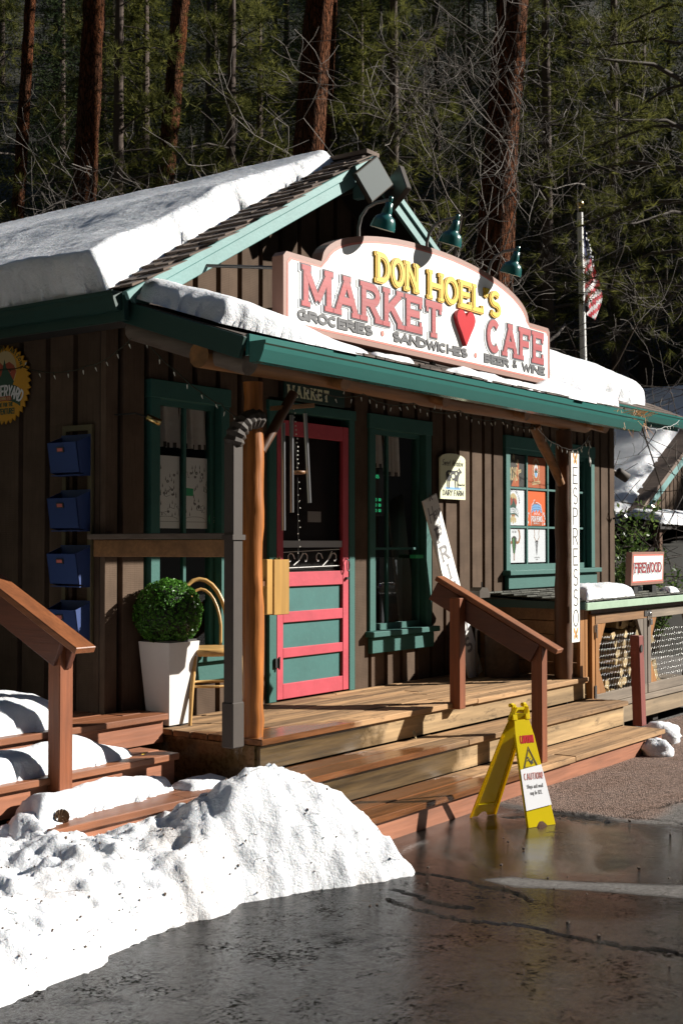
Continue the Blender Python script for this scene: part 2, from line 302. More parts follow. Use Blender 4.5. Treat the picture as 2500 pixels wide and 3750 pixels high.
# ------------------------------------------------------------------ mesh builder
X, Y, Z = Vector((1, 0, 0)), Vector((0, 1, 0)), Vector((0, 0, 1))
class MB:
    def __init__(s): s.v = []; s.f = []; s.mi = []; s.sm = []
    def add(s, vs, fs, mi=0, smooth=False):
        o = len(s.v); s.v += [tuple(p) for p in vs]
        for f in fs: s.f.append([i+o for i in f]); s.mi.append(mi); s.sm.append(smooth)
        return s
    def obox(s, c, ax, h, mi=0, bev=0.0):
        c = Vector(c); ax = [Vector(a).normalized() for a in ax]
        if bev <= 0:
            vs = [c+ax[0]*h[0]*i+ax[1]*h[1]*j+ax[2]*h[2]*k for i in (-1, 1) for j in (-1, 1) for k in (-1, 1)]
            s.add(vs, [(0, 1, 3, 2), (4, 6, 7, 5), (0, 4, 5, 1), (2, 3, 7, 6), (0, 2, 6, 4), (1, 5, 7, 3)], mi)
        else:
            b = min(bev, min(h)*0.45); vs = []; idx = {}
            for i in (-1, 1):
                for j in (-1, 1):
                    for k in (-1, 1):
                        for a in range(3):
                            e = [h[0], h[1], h[2]]
                            for q in range(3):
                                if q != a: e[q] -= b
                            idx[(i, j, k, a)] = len(vs)
                            vs.append(c+ax[0]*e[0]*i+ax[1]*e[1]*j+ax[2]*e[2]*k)
            fs = []
            def F(a, g):
                o = [q for q in range(3) if q != a]; r = []
                for (p, q) in ((-1, -1), (1, -1), (1, 1), (-1, 1)):
                    k = [0, 0, 0]; k[a] = g; k[o[0]] = p; k[o[1]] = q; r.append(idx[(*k, a)])
                flip = (a == 1) ^ (g < 0); fs.append(r[::-1] if flip else r)
            for a in range(3):
                for g in (-1, 1): F(a, g)
            for a in range(3):
                o = [q for q in range(3) if q != a]
                for p in (-1, 1):
                    for q in (-1, 1):
                        k0 = [0]*3; k1 = [0]*3; k0[a] = -1; k1[a] = 1
                        for k in (k0, k1): k[o[0]] = p; k[o[1]] = q
                        r = [idx[(*k0, o[0])], idx[(*k1, o[0])], idx[(*k1, o[1])], idx[(*k0, o[1])]]
                        fs.append(r)
            for i in (-1, 1):
                for j in (-1, 1):
                    for k in (-1, 1):
                        fs.append([idx[(i, j, k, 0)], idx[(i, j, k, 1)], idx[(i, j, k, 2)]])
            s.add(vs, fs, mi)
        return s
    def box(s, x0, x1, y0, y1, z0, z1, mi=0, bev=0.0):
        return s.obox(((x0+x1)/2, (y0+y1)/2, (z0+z1)/2), (X, Y, Z), (abs(x1-x0)/2, abs(y1-y0)/2, abs(z1-z0)/2), mi, bev)
    def beam(s, p, q, w, h, up=Z, mi=0, bev=0.0):
        p, q = Vector(p), Vector(q); d = (q-p).normalized(); side = d.cross(Vector(up)).normalized(); u = side.cross(d)
        return s.obox((p+q)/2, (d, side, u), ((q-p).length/2, w/2, h/2), mi, bev)
    def tube(s, pts, r, n=8, mi=0, cap=True, smooth=True, flat=1.0):
        pts = [Vector(p) for p in pts]; k = len(pts); rr = r if isinstance(r, (list, tuple)) else [r]*k
        vs = []; prev = None
        for i, p in enumerate(pts):
            d = (pts[min(i+1, k-1)]-pts[max(i-1, 0)]).normalized()
            if prev is None:
                a = Z if abs(d.z) < 0.9 else X; u = d.cross(a).normalized()
            else:
                u = (prev-d*prev.dot(d)); u = u.normalized() if u.length > 1e-6 else d.orthogonal().normalized()
            prev = u; w = d.cross(u)
            for j in range(n):
                t = 2*math.pi*j/n; vs.append(p+u*math.cos(t)*rr[i]+w*math.sin(t)*rr[i]*flat)
        fs = [(i*n+j, i*n+(j+1) % n, (i+1)*n+(j+1) % n, (i+1)*n+j) for i in range(k-1) for j in range(n)]
        s.add(vs, fs, mi, smooth)
        if cap and n > 3:
            s.add(vs[:n], [tuple(range(n))[::-1]], mi); s.add(vs[-n:], [tuple(range(n))], mi)
        return s
    def prism(s, poly, o, u, v, n, d0, d1, mi=0, mi_side=None):
        o, u, v, n = Vector(o), Vector(u), Vector(v), Vector(n); k = len(poly)
        a = [o+u*p[0]+v*p[1]+n*d0 for p in poly]; b = [o+u*p[0]+v*p[1]+n*d1 for p in poly]
        s.add(b, [tuple(range(k))], mi)
        s.add(a, [tuple(range(k))[::-1]], mi if mi_side is None else mi_side)
        s.add(a+b, [(i, (i+1) % k, k+(i+1) % k, k+i) for i in range(k)], mi if mi_side is None else mi_side)
        return s
    def lathe(s, prof, c, axis=Z, n=16, mi=0):
        c = Vector(c); axis = Vector(axis).normalized(); u = axis.orthogonal().normalized(); w = axis.cross(u); vs = []
        for (r, h) in prof:
            for j in range(n):
                t = 2*math.pi*j/n; vs.append(c+axis*h+(u*math.cos(t)+w*math.sin(t))*r)
        fs = [(i*n+j, i*n+(j+1) % n, (i+1)*n+(j+1) % n, (i+1)*n+j) for i in range(len(prof)-1) for j in range(n)]
        return s.add(vs, fs, mi, True)
    def mesh(s, name, mats):
        me = bpy.data.meshes.new(name); me.from_pydata(s.v, [], s.f)
        for m in (mats if isinstance(mats, (list, tuple)) else [mats]): me.materials.append(m)
        me.polygons.foreach_set('material_index', s.mi); me.polygons.foreach_set('use_smooth', s.sm); me.update()
        return me
    def build(s, name, mats, parent=None, local=False, recalc=False):
        me = s.mesh(name, mats)
        o = bpy.data.objects.new(name, me); COL.objects.link(o)
        if parent is not None: adopt(o, parent, local)
        return o
def adopt(o, parent, local=False):
    o.parent = parent
    if not local and parent.type == 'EMPTY':
        o.matrix_parent_inverse = Matrix.Translation(-Vector(parent.location))
def thing(name, label, cat, loc=(0, 0, 0), group=None, rotz=0):
    o = bpy.data.objects.new(name, None); COL.objects.link(o); o.location = loc; o.rotation_euler = (0, 0, rotz)
    o.empty_display_size = 0.1
    return tag(o, label, cat, group)
def tag(o, label, cat, group=None, kind=None):
    o['label'] = label; o['category'] = cat
    if group: o['group'] = group
    if kind: o['kind'] = kind
    return o
def structure(o): o['kind'] = 'structure'; return o
def dup_tree(root, loc=None, rotz=None, label=None, scale=None):
    r = root.copy(); COL.objects.link(r)
    if loc is not None: r.location = loc
    if rotz is not None: r.rotation_euler = (0, 0, rotz)
    if scale is not None: r.scale = (scale,)*3
    if label: r['label'] = label
    for ch in root.children:
        c = ch.copy(); COL.objects.link(c); c.parent = r; c.matrix_parent_inverse = ch.matrix_parent_inverse.copy()
        for g in ch.children:
            d = g.copy(); COL.objects.link(d); d.parent = c
    return r
def sub(o, parent): o.parent = parent; return o

# ------------------------------------------------------------------ stroke font
def arc(cx, cy, rx, ry, a0, a1, n=8):
    return [(cx+rx*math.cos(R(a0+(a1-a0)*i/n)), cy+ry*math.sin(R(a0+(a1-a0)*i/n))) for i in range(n+1)]
G = {}
def g(ch, w, *st): G[ch] = (w, [list(x) for x in st])
g('A', .72, [(0, 0), (.36, 1)], [(.36, 1), (.72, 0)], [(.13, .34), (.59, .34)])
g('B', .6, [(0, 0), (0, 1)], [(0, 1), (.3, 1)]+arc(.3, .76, .26, .24, 90, -90)[1:]+[(0, .52)], [(0, .52), (.32, .52)]+arc(.32, .26, .28, .26, 90, -90)[1:]+[(0, 0)])
g('C', .66, arc(.33, .5, .33, .5, 48, 312, 14))
g('D', .66, [(0, 0), (0, 1)], [(0, 1), (.25, 1)]+arc(.25, .5, .41, .5, 90, -90, 12)[1:]+[(0, 0)])
g('E', .56, [(0, 0), (0, 1)], [(0, 1), (.56, 1)], [(0, .52), (.44, .52)], [(0, 0), (.56, 0)])
g('F', .54, [(0, 0), (0, 1)], [(0, 1), (.54, 1)], [(0, .52), (.42, .52)])
g('G', .7, arc(.35, .5, .35, .5, 48, 360, 15), [(.7, .5), (.42, .5)], [(.7, .5), (.7, .08)])
g('H', .64, [(0, 0), (0, 1)], [(.64, 0), (.64, 1)], [(0, .5), (.64, .5)])
g('I', .02, [(.01, 0), (.01, 1)])
g('J', .4, [(.4, 1), (.4, .25)]+arc(.2, .25, .2, .25, 0, -170, 8)[1:])
g('K', .64, [(0, 0), (0, 1)], [(.6, 1), (.04, .42)], [(.2, .56), (.64, 0)])
g('L', .52, [(0, 0), (0, 1)], [(0, 0), (.52, 0)])
g('M', .86, [(0, 0), (0, 1)], [(.86, 0), (.86, 1)], [(.02, .98), (.43, .15)], [(.43, .15), (.84, .98)])
g('N', .68, [(0, 0), (0, 1)], [(.68, 0), (.68, 1)], [(.02, .98), (.66, .02)])
g('O', .68, arc(.34, .5, .34, .5, 0, 360, 20))
g('P', .58, [(0, 0), (0, 1)], [(0, 1), (.3, 1)]+arc(.3, .74, .28, .26, 90, -90)[1:]+[(0, .48)])
g('R', .62, [(0, 0), (0, 1)], [(0, 1), (.3, 1)]+arc(.3, .74, .28, .26, 90, -90)[1:]+[(0, .48)], [(.28, .48), (.62, 0)])
g('S', .56, arc(.28, .745, .26, .255, 35, 270, 10)+arc(.28, .255, .28, .255, 90, -145, 10)[1:])
g('T', .62, [(.31, 0), (.31, 1)], [(0, 1), (.62, 1)])
g('U', .64, [(0, 1), (0, .32)]+arc(.32, .32, .32, .32, 180, 360, 10)[1:]+[(.64, 1)])
g('V', .66, [(0, 1), (.33, 0)], [(.33, 0), (.66, 1)])
g('W', .96, [(0, 1), (.25, 0)], [(.25, 0), (.48, .85)], [(.48, .85), (.71, 0)], [(.71, 0), (.96, 1)])
g('X', .6, [(0, 0), (.6, 1)], [(0, 1), (.6, 0)])
g('Y', .62, [(0, 1), (.31, .48)], [(.62, 1), (.31, .48)], [(.31, .5), (.31, 0)])
g('Z', .56, [(0, 1), (.56, 1), (0, 0), (.56, 0)])
g('&', .72, [(.7, 0), (.16, .66)]+arc(.3, .8, .17, .2, 200, -20, 8)[1:]+[(.12, .42)]+arc(.27, .25, .26, .25, 140, 300, 8)[1:]+[(.68, .42)])
g("'", .08, [(.06, 1), (.0, .72)])
g('!', .04, [(.02, 1), (.02, .3)], [(.02, .06), (.02, 0)])
g('.', .04, [(.02, .05), (.02, 0)]); g(',', .06, [(.05, .06), (.0, -.12)])
g('0', .5, arc(.25, .5, .25, .5, 0, 360, 14)); g('9', .5, arc(.25, .72, .25, .28, 0, 360, 12), [(.5, .72), (.42, 0)]); g('5', .5, [(.48, 1), (.05, 1), (.03, .56)]+arc(.22, .3, .27, .3, 100, -140, 8))
g('8', .5, arc(.25, .74, .23, .26, 0, 360, 12), arc(.25, .25, .25, .25, 0, 360, 12)); g('1', .1, [(.08, 0), (.08, 1)]); g('2', .5, arc(.25, .74, .24, .26, 160, -40, 8)+[(0, 0), (.5, 0)])
g(':', .04, [(.02, .1), (.02, .0)], [(.02, .7), (.02, .6)])
# lower case (simple round hand)
g('a', .46, arc(.22, .3, .22, .3, 0, 360, 10), [(.45, .6), (.46, 0)]); g('b', .46, [(0, 0), (0, 1)], arc(.23, .3, .23, .3, 0, 360, 10))
g('c', .42, arc(.23, .3, .23, .3, 50, 310, 8)); g('d', .46, [(.46, 0), (.46, 1)], arc(.23, .3, .23, .3, 0, 360, 10))
g('e', .44, [(.0, .32), (.44, .34)]+arc(.22, .3, .22, .3, 10, 310, 10)); g('h', .44, [(0, 0), (0, 1)], [(0, .35)]+arc(.22, .35, .22, .25, 180, 0, 6)+[(.44, 0)])
g('i', .02, [(.01, 0), (.01, .6)], [(.01, .8), (.01, .86)]); g('k', .4, [(0, 0), (0, 1)], [(.36, .6), (.02, .25)], [(.12, .35), (.4, 0)])
g('l', .02, [(.01, 0), (.01, 1)]); g('m', .7, [(0, 0), (0, .6)], arc(.18, .38, .17, .22, 180, 0, 6)+[(.35, 0)], arc(.52, .38, .17, .22, 180, 0, 6)+[(.69, 0)])
g('n', .42, [(0, 0), (0, .6)], arc(.21, .36, .2, .24, 180, 0, 6)+[(.41, 0)]); g('o', .46, arc(.23, .3, .23, .3, 0, 360, 10))
g('p', .46, [(0, -.3), (0, .6)], arc(.23, .3, .23, .3, 0, 360, 10)); g('r', .3, [(0, 0), (0, .6)], arc(.18, .38, .17, .22, 180, 45, 5))
g('s', .36, arc(.18, .45, .17, .15, 30, 270, 6)+arc(.18, .15, .18, .15, 90, -150, 6)[1:]); g('t', .3, [(.14, 1), (.14, .1), (.28, 0)], [(0, .62), (.3, .62)])
g('u', .42, [(0, .6), (0, .22)]+arc(.2, .22, .2, .22, 180, 360, 6)[1:]+[(.41, .6)], [(.41, .3), (.42, 0)]); g('w', .6, [(0, .6), (.15, 0), (.3, .55), (.45, 0), (.6, .6)])
g('y', .42, [(0, .6), (.22, .02)], [(.44, .6), (.1, -.35)]); g('v', .4, [(0, .6), (.2, 0), (.4, .6)]); g('f', .3, [(.3, .95), (.14, .85), (.14, 0)], [(0, .6), (.28, .6)]); g('g', .46, arc(.22, .3, .22, .3, 0, 360, 10), [(.45, .6), (.45, -.1)]+arc(.24, -.12, .21, .2, 0, -160, 5))
def ribbon(mb, pts, w, frame, d0, d1, mi, close=False):
    """a stroke of even width as an extruded strip"""
    o, u, v, n = frame
    P = [Vector((p[0], p[1])) for p in pts]; k = len(P); close = k > 3 and (P[0]-P[-1]).length < 1e-5
    L = []; Rr = []
    for i in range(k):
        if close: a = P[(i-1) % (k-1)] if i > 0 else P[k-2]; b = P[(i+1) % (k-1)] if i < k-1 else P[1]
        else: a = P[max(i-1, 0)]; b = P[min(i+1, k-1)]
        d1_ = (P[i]-a); d2_ = (b-P[i])
        if d1_.length < 1e-9: d1_ = d2_
        if d2_.length < 1e-9: d2_ = d1_
        t = (d1_.normalized()+d2_.normalized())
        if t.length < 1e-6: t = d1_
        t.normalize(); nr = Vector((-t.y, t.x)); c = max(0.5, abs(nr.dot(Vector((-d1_.normalized().y, d1_.normalized().x)))))
        L.append(P[i]+nr*w/2/c); Rr.append(P[i]-nr*w/2/c)
    def W(p, d): return o+u*p.x+v*p.y+n*d
    vs = [W(p, d1) for p in L]+[W(p, d1) for p in Rr]; fs = [(i, k+i, k+i+1, i+1) for i in range(k-1)]
    mb.add(vs, fs, mi)
    if d1-d0 > 1e-5:
        lo = [W(p, d0) for p in L]+[W(p, d0) for p in Rr]; m = 2*k
        fs = []
        for i in range(k-1): fs += [(i, i+1, m+i+1, m+i), (k+i+1, k+i, m+k+i, m+k+i+1)]
        if not close: fs += [(k, 0, m, m+k), (k-1, 2*k-1, m+2*k-1, m+k-1)]
        mb.add(vs+lo, fs, mi)
def text_width(s, h, sp, sx=1.0):
    return sum(((G[c][0]*sx if c in G else 0.3*sx)+sp)*h for c in s)-sp*h
def letter(mb, ch, x, frame, h, w, d0, d1, mi, slab=False, sx=1.0, grow=0.0, shift=(0, 0), eps=0.00012, skew=0.0):
    if ch not in G: return
    _, st = G[ch]; hw = w/2
    def T(p): return (x+shift[0]+hw*0+p[0]*h*sx+skew*p[1]*h, shift[1]+hw+p[1]*(h-w))
    i = 0
    for s_ in st:
        pts = [T(p) for p in s_]
        # square the ends out by half a stroke on straight strokes
        q = [Vector(p) for p in pts]
        if (q[0]-q[-1]).length > 1e-5:
            for a, b in ((0, 1), (-1, -2)):
                d = (q[a]-q[b]).normalized(); q[a] = q[a]+d*(hw*0.98 if len(q) == 2 and not slab or abs(d.y) < 0.3 or abs(d.x) < 0.1 else 0)+d*grow
        ribbon(mb, [(p.x, p.y) for p in q], w+2*grow, frame, d0, d1+i*eps, mi); i += 1
        if slab and (q[0]-q[-1]).length > 1e-5:
            for a, b in ((0, 1), (-1, -2)):
                yy = s_[a][1]; dd = (Vector(s_[a])-Vector(s_[b]))
                if (yy <= .03 or yy >= .97) and abs(dd.y) > abs(dd.x)*0.6:
                    cx, cy = T(s_[a]); cy = cy+(hw*0.42)*(1 if yy >= .97 else -1)*0.9
                    sw = w*.88
                    ribbon(mb, [(cx-sw-grow, cy), (cx+sw+grow, cy)], w*0.62+2*grow, frame, d0, d1+i*eps, mi); i += 1
                elif abs(dd.x) > abs(dd.y) and (yy <= .03 or yy >= .97) and len(s_) == 2:
                    cx, cy = T(s_[a]); sgn = -1 if yy >= .97 else 1
                    ribbon(mb, [(cx, cy-hw*0.98*-sgn*-1*0), (cx, cy+sgn*w*1.15+sgn*grow)], w*0.6+2*grow, frame, d0, d1+i*eps, mi); i += 1
def text(name, s, frame, h, w, mat, parent=None, sp=0.25, sx=1.0, d0=0.0, d1=0.0015, fit=None, mb=None, mi=0, x0=0.0, skew=0.0, center=False):
    if fit is not None:
        a = text_width(s, h, sp, 0); b = text_width(s, h, sp, 1)-a; sx = max(0.2, (fit-a)/b)
    own = mb is None; mb = mb or MB(); x = x0
    if center: x -= text_width(s, h, sp, sx)/2
    for ch in s:
        letter(mb, ch, x, frame, h, w, d0, d1, mi, sx=sx, skew=skew)
        x += ((G[ch][0]*sx if ch in G else 0.3*sx)+sp)*h
    if own: return mb.build(name, mat, parent)
def arc_text(mb, s, frame, c, rx, ry, a0, a1, h, w, d0, d1, mi=0, sx=0.8):
    o, u, v, n = frame
    for i, ch in enumerate(s):
        if ch not in G: continue
        a = R(a0+(a1-a0)*(i/(max(1, len(s)-1)))); t = a-math.pi/2
        if a1 > a0: t = a+math.pi/2
        uu = u*math.cos(t)+v*math.sin(t); vv = -u*math.sin(t)+v*math.cos(t)
        oo = o+u*(c[0]+rx*math.cos(a))+v*(c[1]+ry*math.sin(a))-uu*(G[ch][0]*h*sx/2)
        letter(mb, ch, 0, (oo, uu, vv, n), h, w, d0, d1, mi, sx=sx)
def front(x, y, z): return (Vector((x, y, z)), X, Z, -Y)      # lettering frame on a face that looks towards -Y

# ================================================================== GROUND
def fbm(x, y, z=0.0, o=4):
    a, s, t = 1.0, 0.0, 1.0
    for i in range(o): s += a*noise.noise((x*t, y*t, z+i*7.3)); a *= 0.5; t *= 2.03
    return s
def sstep(a, b, x):
    t = min(1, max(0, (x-a)/(b-a))); return t*t*(3-2*t)
def seg_dist(px, py, pts):
    best = 9
    for (ax, ay), (bx, by) in zip(pts, pts[1:]):
        dx, dy = bx-ax, by-ay; t = max(0, min(1, ((px-ax)*dx+(py-ay)*dy)/(dx*dx+dy*dy)))
        best = min(best, math.hypot(px-ax-dx*t, py-ay-dy*t))
    return best
CRACKS = [[(5.54, 3.62), (5.56, 3.30), (5.53, 3.06), (5.43, 2.88)],
          [(5.06, 3.46), (4.99, 3.2), (4.97, 3.02), (5.06, 2.66), (5.03, 2.38), (5.09, 1.99), (5.0, 1.5)],
          [(5.22, 3.5), (5.12, 3.2), (5.16, 3.05)], [(7.0, 3.86), (7.3, 3.62), (7.42, 3.3), (7.5, 3.0), (7.3, 2.5)],
          [(7.42, 3.3), (8.1, 3.2), (8.9, 2.9)]]
STREAK = [(5.645, 3.238), (5.768, 3.156), (5.894, 2.829), (6.18, 2.3), (5.96, 2.2), (5.863, 2.47), (5.765, 2.767), (5.62, 3.051)]  # dry strip; sunlight between shadows is also put into its paler tone
def inside(px, py, poly):
    c = False; j = len(poly)-1
    for i in range(len(poly)):
        if (poly[i][1] > py) != (poly[j][1] > py) and px < (poly[j][0]-poly[i][0])*(py-poly[i][1])/(poly[j][1]-poly[i][1])+poly[i][0]: c = not c
        j = i
    return c
def make_pavement():
    x0, x1, y0, y1, st = 2.0, 12.6, 0.0, 4.75, 0.022
    nx, ny = int((x1-x0)/st), int((y1-y0)/st); vs = []; wet = []; gr = []; ck = []
    for j in range(ny+1):
        for i in range(nx+1):
            x, y = x0+i*st, y0+j*st; wob = 0.06*fbm(x*2.2, y*2.2, 3)
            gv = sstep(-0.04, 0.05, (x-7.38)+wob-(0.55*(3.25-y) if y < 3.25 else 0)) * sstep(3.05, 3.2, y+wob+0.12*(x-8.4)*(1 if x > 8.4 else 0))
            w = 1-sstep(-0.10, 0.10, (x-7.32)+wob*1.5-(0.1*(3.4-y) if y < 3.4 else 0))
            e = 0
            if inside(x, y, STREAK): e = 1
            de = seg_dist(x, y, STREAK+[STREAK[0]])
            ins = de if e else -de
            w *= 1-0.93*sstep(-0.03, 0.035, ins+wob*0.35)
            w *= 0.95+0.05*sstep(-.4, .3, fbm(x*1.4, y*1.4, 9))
            xw, yw = x+.035*fbm(x*7, y*7, 2, 5), y+.035*fbm(x*7, y*7, 22, 5)
            cd = min(seg_dist(xw, yw, c) for c in CRACKS) if (4.6 < x < 9.2 and y > 1.2) else 9
            wd = .010+.012*max(0, fbm(x*4, y*4, 12))
            c = (1-sstep(wd*.4, wd*1.4, cd))*(.55+.45*sstep(-.4, .2, fbm(x*3.3, y*3.3, 12))) if cd < .2 else 0
            mud = max(0, 1-math.hypot((x-7.27)*2.6, y-3.58)/0.42) if x > 6.9 else 0
            c = max(c, 0.85*(mud > 0.25+0.35*abs(fbm(x*9, y*9, 5))))
            z = 0.006*fbm(x*0.7, y*0.7, 1)-0.012*c+0.004*gv+0.0004*fbm(x*14, y*14, 6)+(0.02*max(0, fbm(x*11, y*11, 4))*(mud > .1))
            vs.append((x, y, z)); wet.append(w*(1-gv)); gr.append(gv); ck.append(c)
    fs = [(j*(nx+1)+i, j*(nx+1)+i+1, (j+1)*(nx+1)+i+1, (j+1)*(nx+1)+i) for j in range(ny) for i in range(nx)]
    me = bpy.data.meshes.new('parking_pavement'); me.from_pydata(vs, [], fs); me.materials.append(M['ground'])
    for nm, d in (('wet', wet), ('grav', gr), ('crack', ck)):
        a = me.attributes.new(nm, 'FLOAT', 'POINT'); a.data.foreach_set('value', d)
    me.polygons.foreach_set('use_smooth', [True]*len(fs))
    o = bpy.data.objects.new('pavement', me); COL.objects.link(o); return structure(o)
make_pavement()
M['earth'] = paint('forest floor', (0.016, 0.014, 0.008), 0.95, 0.5, 0.5, 2)
b = MB(); b.box(-40, 60, -60, 8, -0.3, -0.035); structure(b.build('ground', M['ground']))
def hill_z(x, y):
    s = x*math.cos(YAW)+y*math.sin(YAW); 
    return max(-0.05, (s-20)*0.18) + max(0, (s-34)*0.46) + 0.8*fbm(x*.05, y*.05, 4)*sstep(24, 40, s)
b = MB(); n = 60; vs = []
for j in range(n+1):
    for i in range(n+1):
        u_, s_ = -90+180*i/n, 4+150*(j/n)**1.5
        x, y = s_*math.cos(YAW)+u_*math.sin(YAW), s_*math.sin(YAW)-u_*math.cos(YAW); vs.append((x, y, hill_z(x, y)-0.04))
b.add(vs, [(j*(n+1)+i, j*(n+1)+i+1, (j+1)*(n+1)+i+1, (j+1)*(n+1)+i) for j in range(n) for i in range(n)], 0, True)
structure(b.build('hillside', M['earth']))

# unseen canyon sides added around the camera to cut skylight (lower towards the sun)
M['slope'] = paint('added wooded canyon side', (0.018, 0.019, 0.009), 0.95, 0.6, 0.5, .3)
b = MB(); vs = []; na, nr_ = 72, 10; a0, a1 = YAW+R(40), YAW+R(320)
for i in range(na+1):
    th = a0+(a1-a0)*i/na; dd = abs((th-math.atan2(SUN.y, SUN.x)+math.pi) % (2*math.pi)-math.pi)
    e = R(46)-R(25)*math.exp(-(dd/R(22))**4)
    for j in range(nr_+1):
        r_ = 34+150*(j/nr_); z = (r_-34)*1.28*math.tan(e)+2.5*fbm(math.cos(th)*3, math.sin(th)*3, j*.5)*min(1, j) - .1
        vs.append((6+r_*math.cos(th), 4+r_*math.sin(th), z))
b.add(vs, [(i*(nr_+1)+j, (i+1)*(nr_+1)+j, (i+1)*(nr_+1)+j+1, i*(nr_+1)+j+1) for i in range(na) for j in range(nr_)], 0, True)
structure(b.build('hillside', M['slope']))

# ------------------------------------------------------------------ snow helpers
def poly_sd(x, y, poly):
    d = seg_dist(x, y, list(poly)+[poly[0]]); return d if inside(x, y, poly) else -d
def snow_patch(poly, o, u, v, n, H, r, res=0.02, amp=0.15, fr=3.0, seed=0.0, edge=0.02, hfun=None):
    o, u, v, n = Vector(o), Vector(u), Vector(v), Vector(n); mb = MB()
    us = [p[0] for p in poly]; vv = [p[1] for p in poly]; u0, u1, v0, v1 = min(us)-res*2, max(us)+res*2, min(vv)-res*2, max(vv)+res*2
    nu, nv = int((u1-u0)/res)+1, int((v1-v0)/res)+1; idx = {}; D = {}
    for j in range(nv+1):
        for i in range(nu+1):
            a, c = u0+i*res, v0+j*res; D[i, j] = poly_sd(a, c, poly)+edge*fbm(a*5, c*5, seed)+edge*0.5*noise.noise((a*17, c*17, seed))
    def vert(i, j):
        if (i, j) in idx: return idx[i, j]
        a, c = u0+i*res, v0+j*res; d = D[i, j]
        if d <= 0: h = -0.004
        else:
            q = min(1, d/r); h = H*math.sqrt(max(0, 1-(1-q)**2)); h *= 1+amp*fbm(a*fr, c*fr, seed+3)
            h += amp*0.10*H*noise.noise((a*12, c*12, seed))
            if hfun: h *= hfun(a, c)
        bulge = 0
        idx[i, j] = len(mb.v); mb.v.append(tuple(o+u*a+v*c+n*h)); return idx[i, j]
    for j in range(nv):
        for i in range(nu):
            if max(D[i, j], D[i+1, j], D[i, j+1], D[i+1, j+1]) > -res*0.2:
                mb.f.append([vert(i, j), vert(i+1, j), vert(i+1, j+1), vert(i, j+1)]); mb.mi.append(0); mb.sm.append(True)
    return mb
def snow_bank():
    EDGE = [(1.2, 3.72), (2.2, 3.74), (3.05, 3.784), (3.24, 3.813), (3.51, 3.808), (3.81, 3.908), (4.11, 3.955), (4.30, 3.901), (4.60, 3.932), (4.90, 3.84), (5.10, 3.737), (5.30, 3.631), (5.48, 3.585), (5.57, 3.62), (5.64, 3.80), (5.68, 4.2), (5.70, 4.9)]
    poly = EDGE+[(4.9, 5.3), (4.1, 5.3), (4.1, 7.0), (1.2, 7.0)]
    st = 0.02; x0, x1, y0, y1 = 1.2, 5.86, 3.45, 6.6; nx, ny = int((x1-x0)/st), int((y1-y0)/st); mb = MB(); H = {}
    for j in range(ny+1):
        for i in range(nx+1):
            x, y = x0+i*st, y0+j*st
            if x > 4.12 and y > 4.95: H[i, j] = None; continue
            d = poly_sd(x, y, poly) if (y < 4.6 or x > 5.3) else 1.0
            d += 0.035*fbm(x*6, y*6, 1)+0.006*noise.noise((x*25, y*25, 3))
            base = 0.24+0.06*sstep(3.6, 4.3, x)
            hh = base*(1-math.exp(-max(0, d)/0.17))
            hh += 0.17*math.exp(-(abs((x-5.06)/0.42))**3-((y-4.16)/0.24)**2)*sstep(0, 0.2, d)
            hh += 0.13*math.exp(-((x-5.28)/0.24)**2-((y-3.95)/0.16)**2)*sstep(0, 0.16, d)
            hh += 0.10*math.exp(-((x-4.9)/0.28)**2-((y-4.25)/0.2)**2)*sstep(0, 0.2, d)
            hh -= 0.10*sstep(4.45, 4.8, y)*sstep(4.1, 4.3, x)
            k = sstep(0, 0.18, d)
            lump = fbm(x*3.1, y*4.2, 8, 3); rid = 1-abs(noise.noise((x*3.4+1, y*6.5, 2)))*2
            hh += k*(0.050*lump+0.026*max(-0.3, rid)*sstep(.05, .4, d)+0.020*(.6-2*abs(noise.noise((x*6.5, y*6.5, 5))))+0.013*(.6-2*abs(noise.noise((x*14, y*14, 9))))+0.012*fbm(x*16, y*16, 5, 3))
            if d <= 0: hh = -0.03+max(-0.03, d)*0.3
            H[i, j] = hh
    idx = {}
    def vert(i, j):
        if (i, j) not in idx: idx[i, j] = len(mb.v); mb.v.append((x0+i*st, y0+j*st, H[i, j]))
        return idx[i, j]
    for j in range(ny):
        for i in range(nx):
            q = [H[i, j], H[i+1, j], H[i+1, j+1], H[i, j+1]]
            if None in q or max(q) < -0.02: continue
            mb.f.append([vert(i, j), vert(i+1, j), vert(i+1, j+1), vert(i, j+1)]); mb.mi.append(0); mb.sm.append(True)
    return mb
tag(snow_bank().build('snow_bank', M['snow_dirty']), 'long ploughed heap of dirty white snow on the asphalt in front of the steps', 'snow')
bank_v = [v for v in bpy.data.objects['snow_bank'].data.vertices if v.co.z > .02 and v.co.x > 3.2 and v.co.y < 4.6]
b = MB()
for q in range(90):
    p = rnd.choice(bank_v).co; a = rnd.uniform(0, 6.28); l = rnd.uniform(.02, .08)*(1 if q % 4 else 2); e = Vector((math.cos(a), math.sin(a), rnd.uniform(-.2, .6)))
    b.tube([p, p+e*l*.5+Z*.004, p+e*l], [.0012, .001, .0006], 3)
for q in range(260):
    p = rnd.choice(bank_v).co+Z*.002; s_ = rnd.uniform(.0015, .005)*(1.6 if rnd.random() < .1 else 1); b.obox(p, (Vector((1, rnd.random(), .3)), Vector((-.5, 1, rnd.random())), Vector((rnd.random(), 0, 1))), (s_, s_*.7, s_*.5))
tag(b.build('snow_litter', M['bark_log']), 'dark bark crumbs and thin twigs lying on the dirty snow heap', 'litter', kind='stuff')
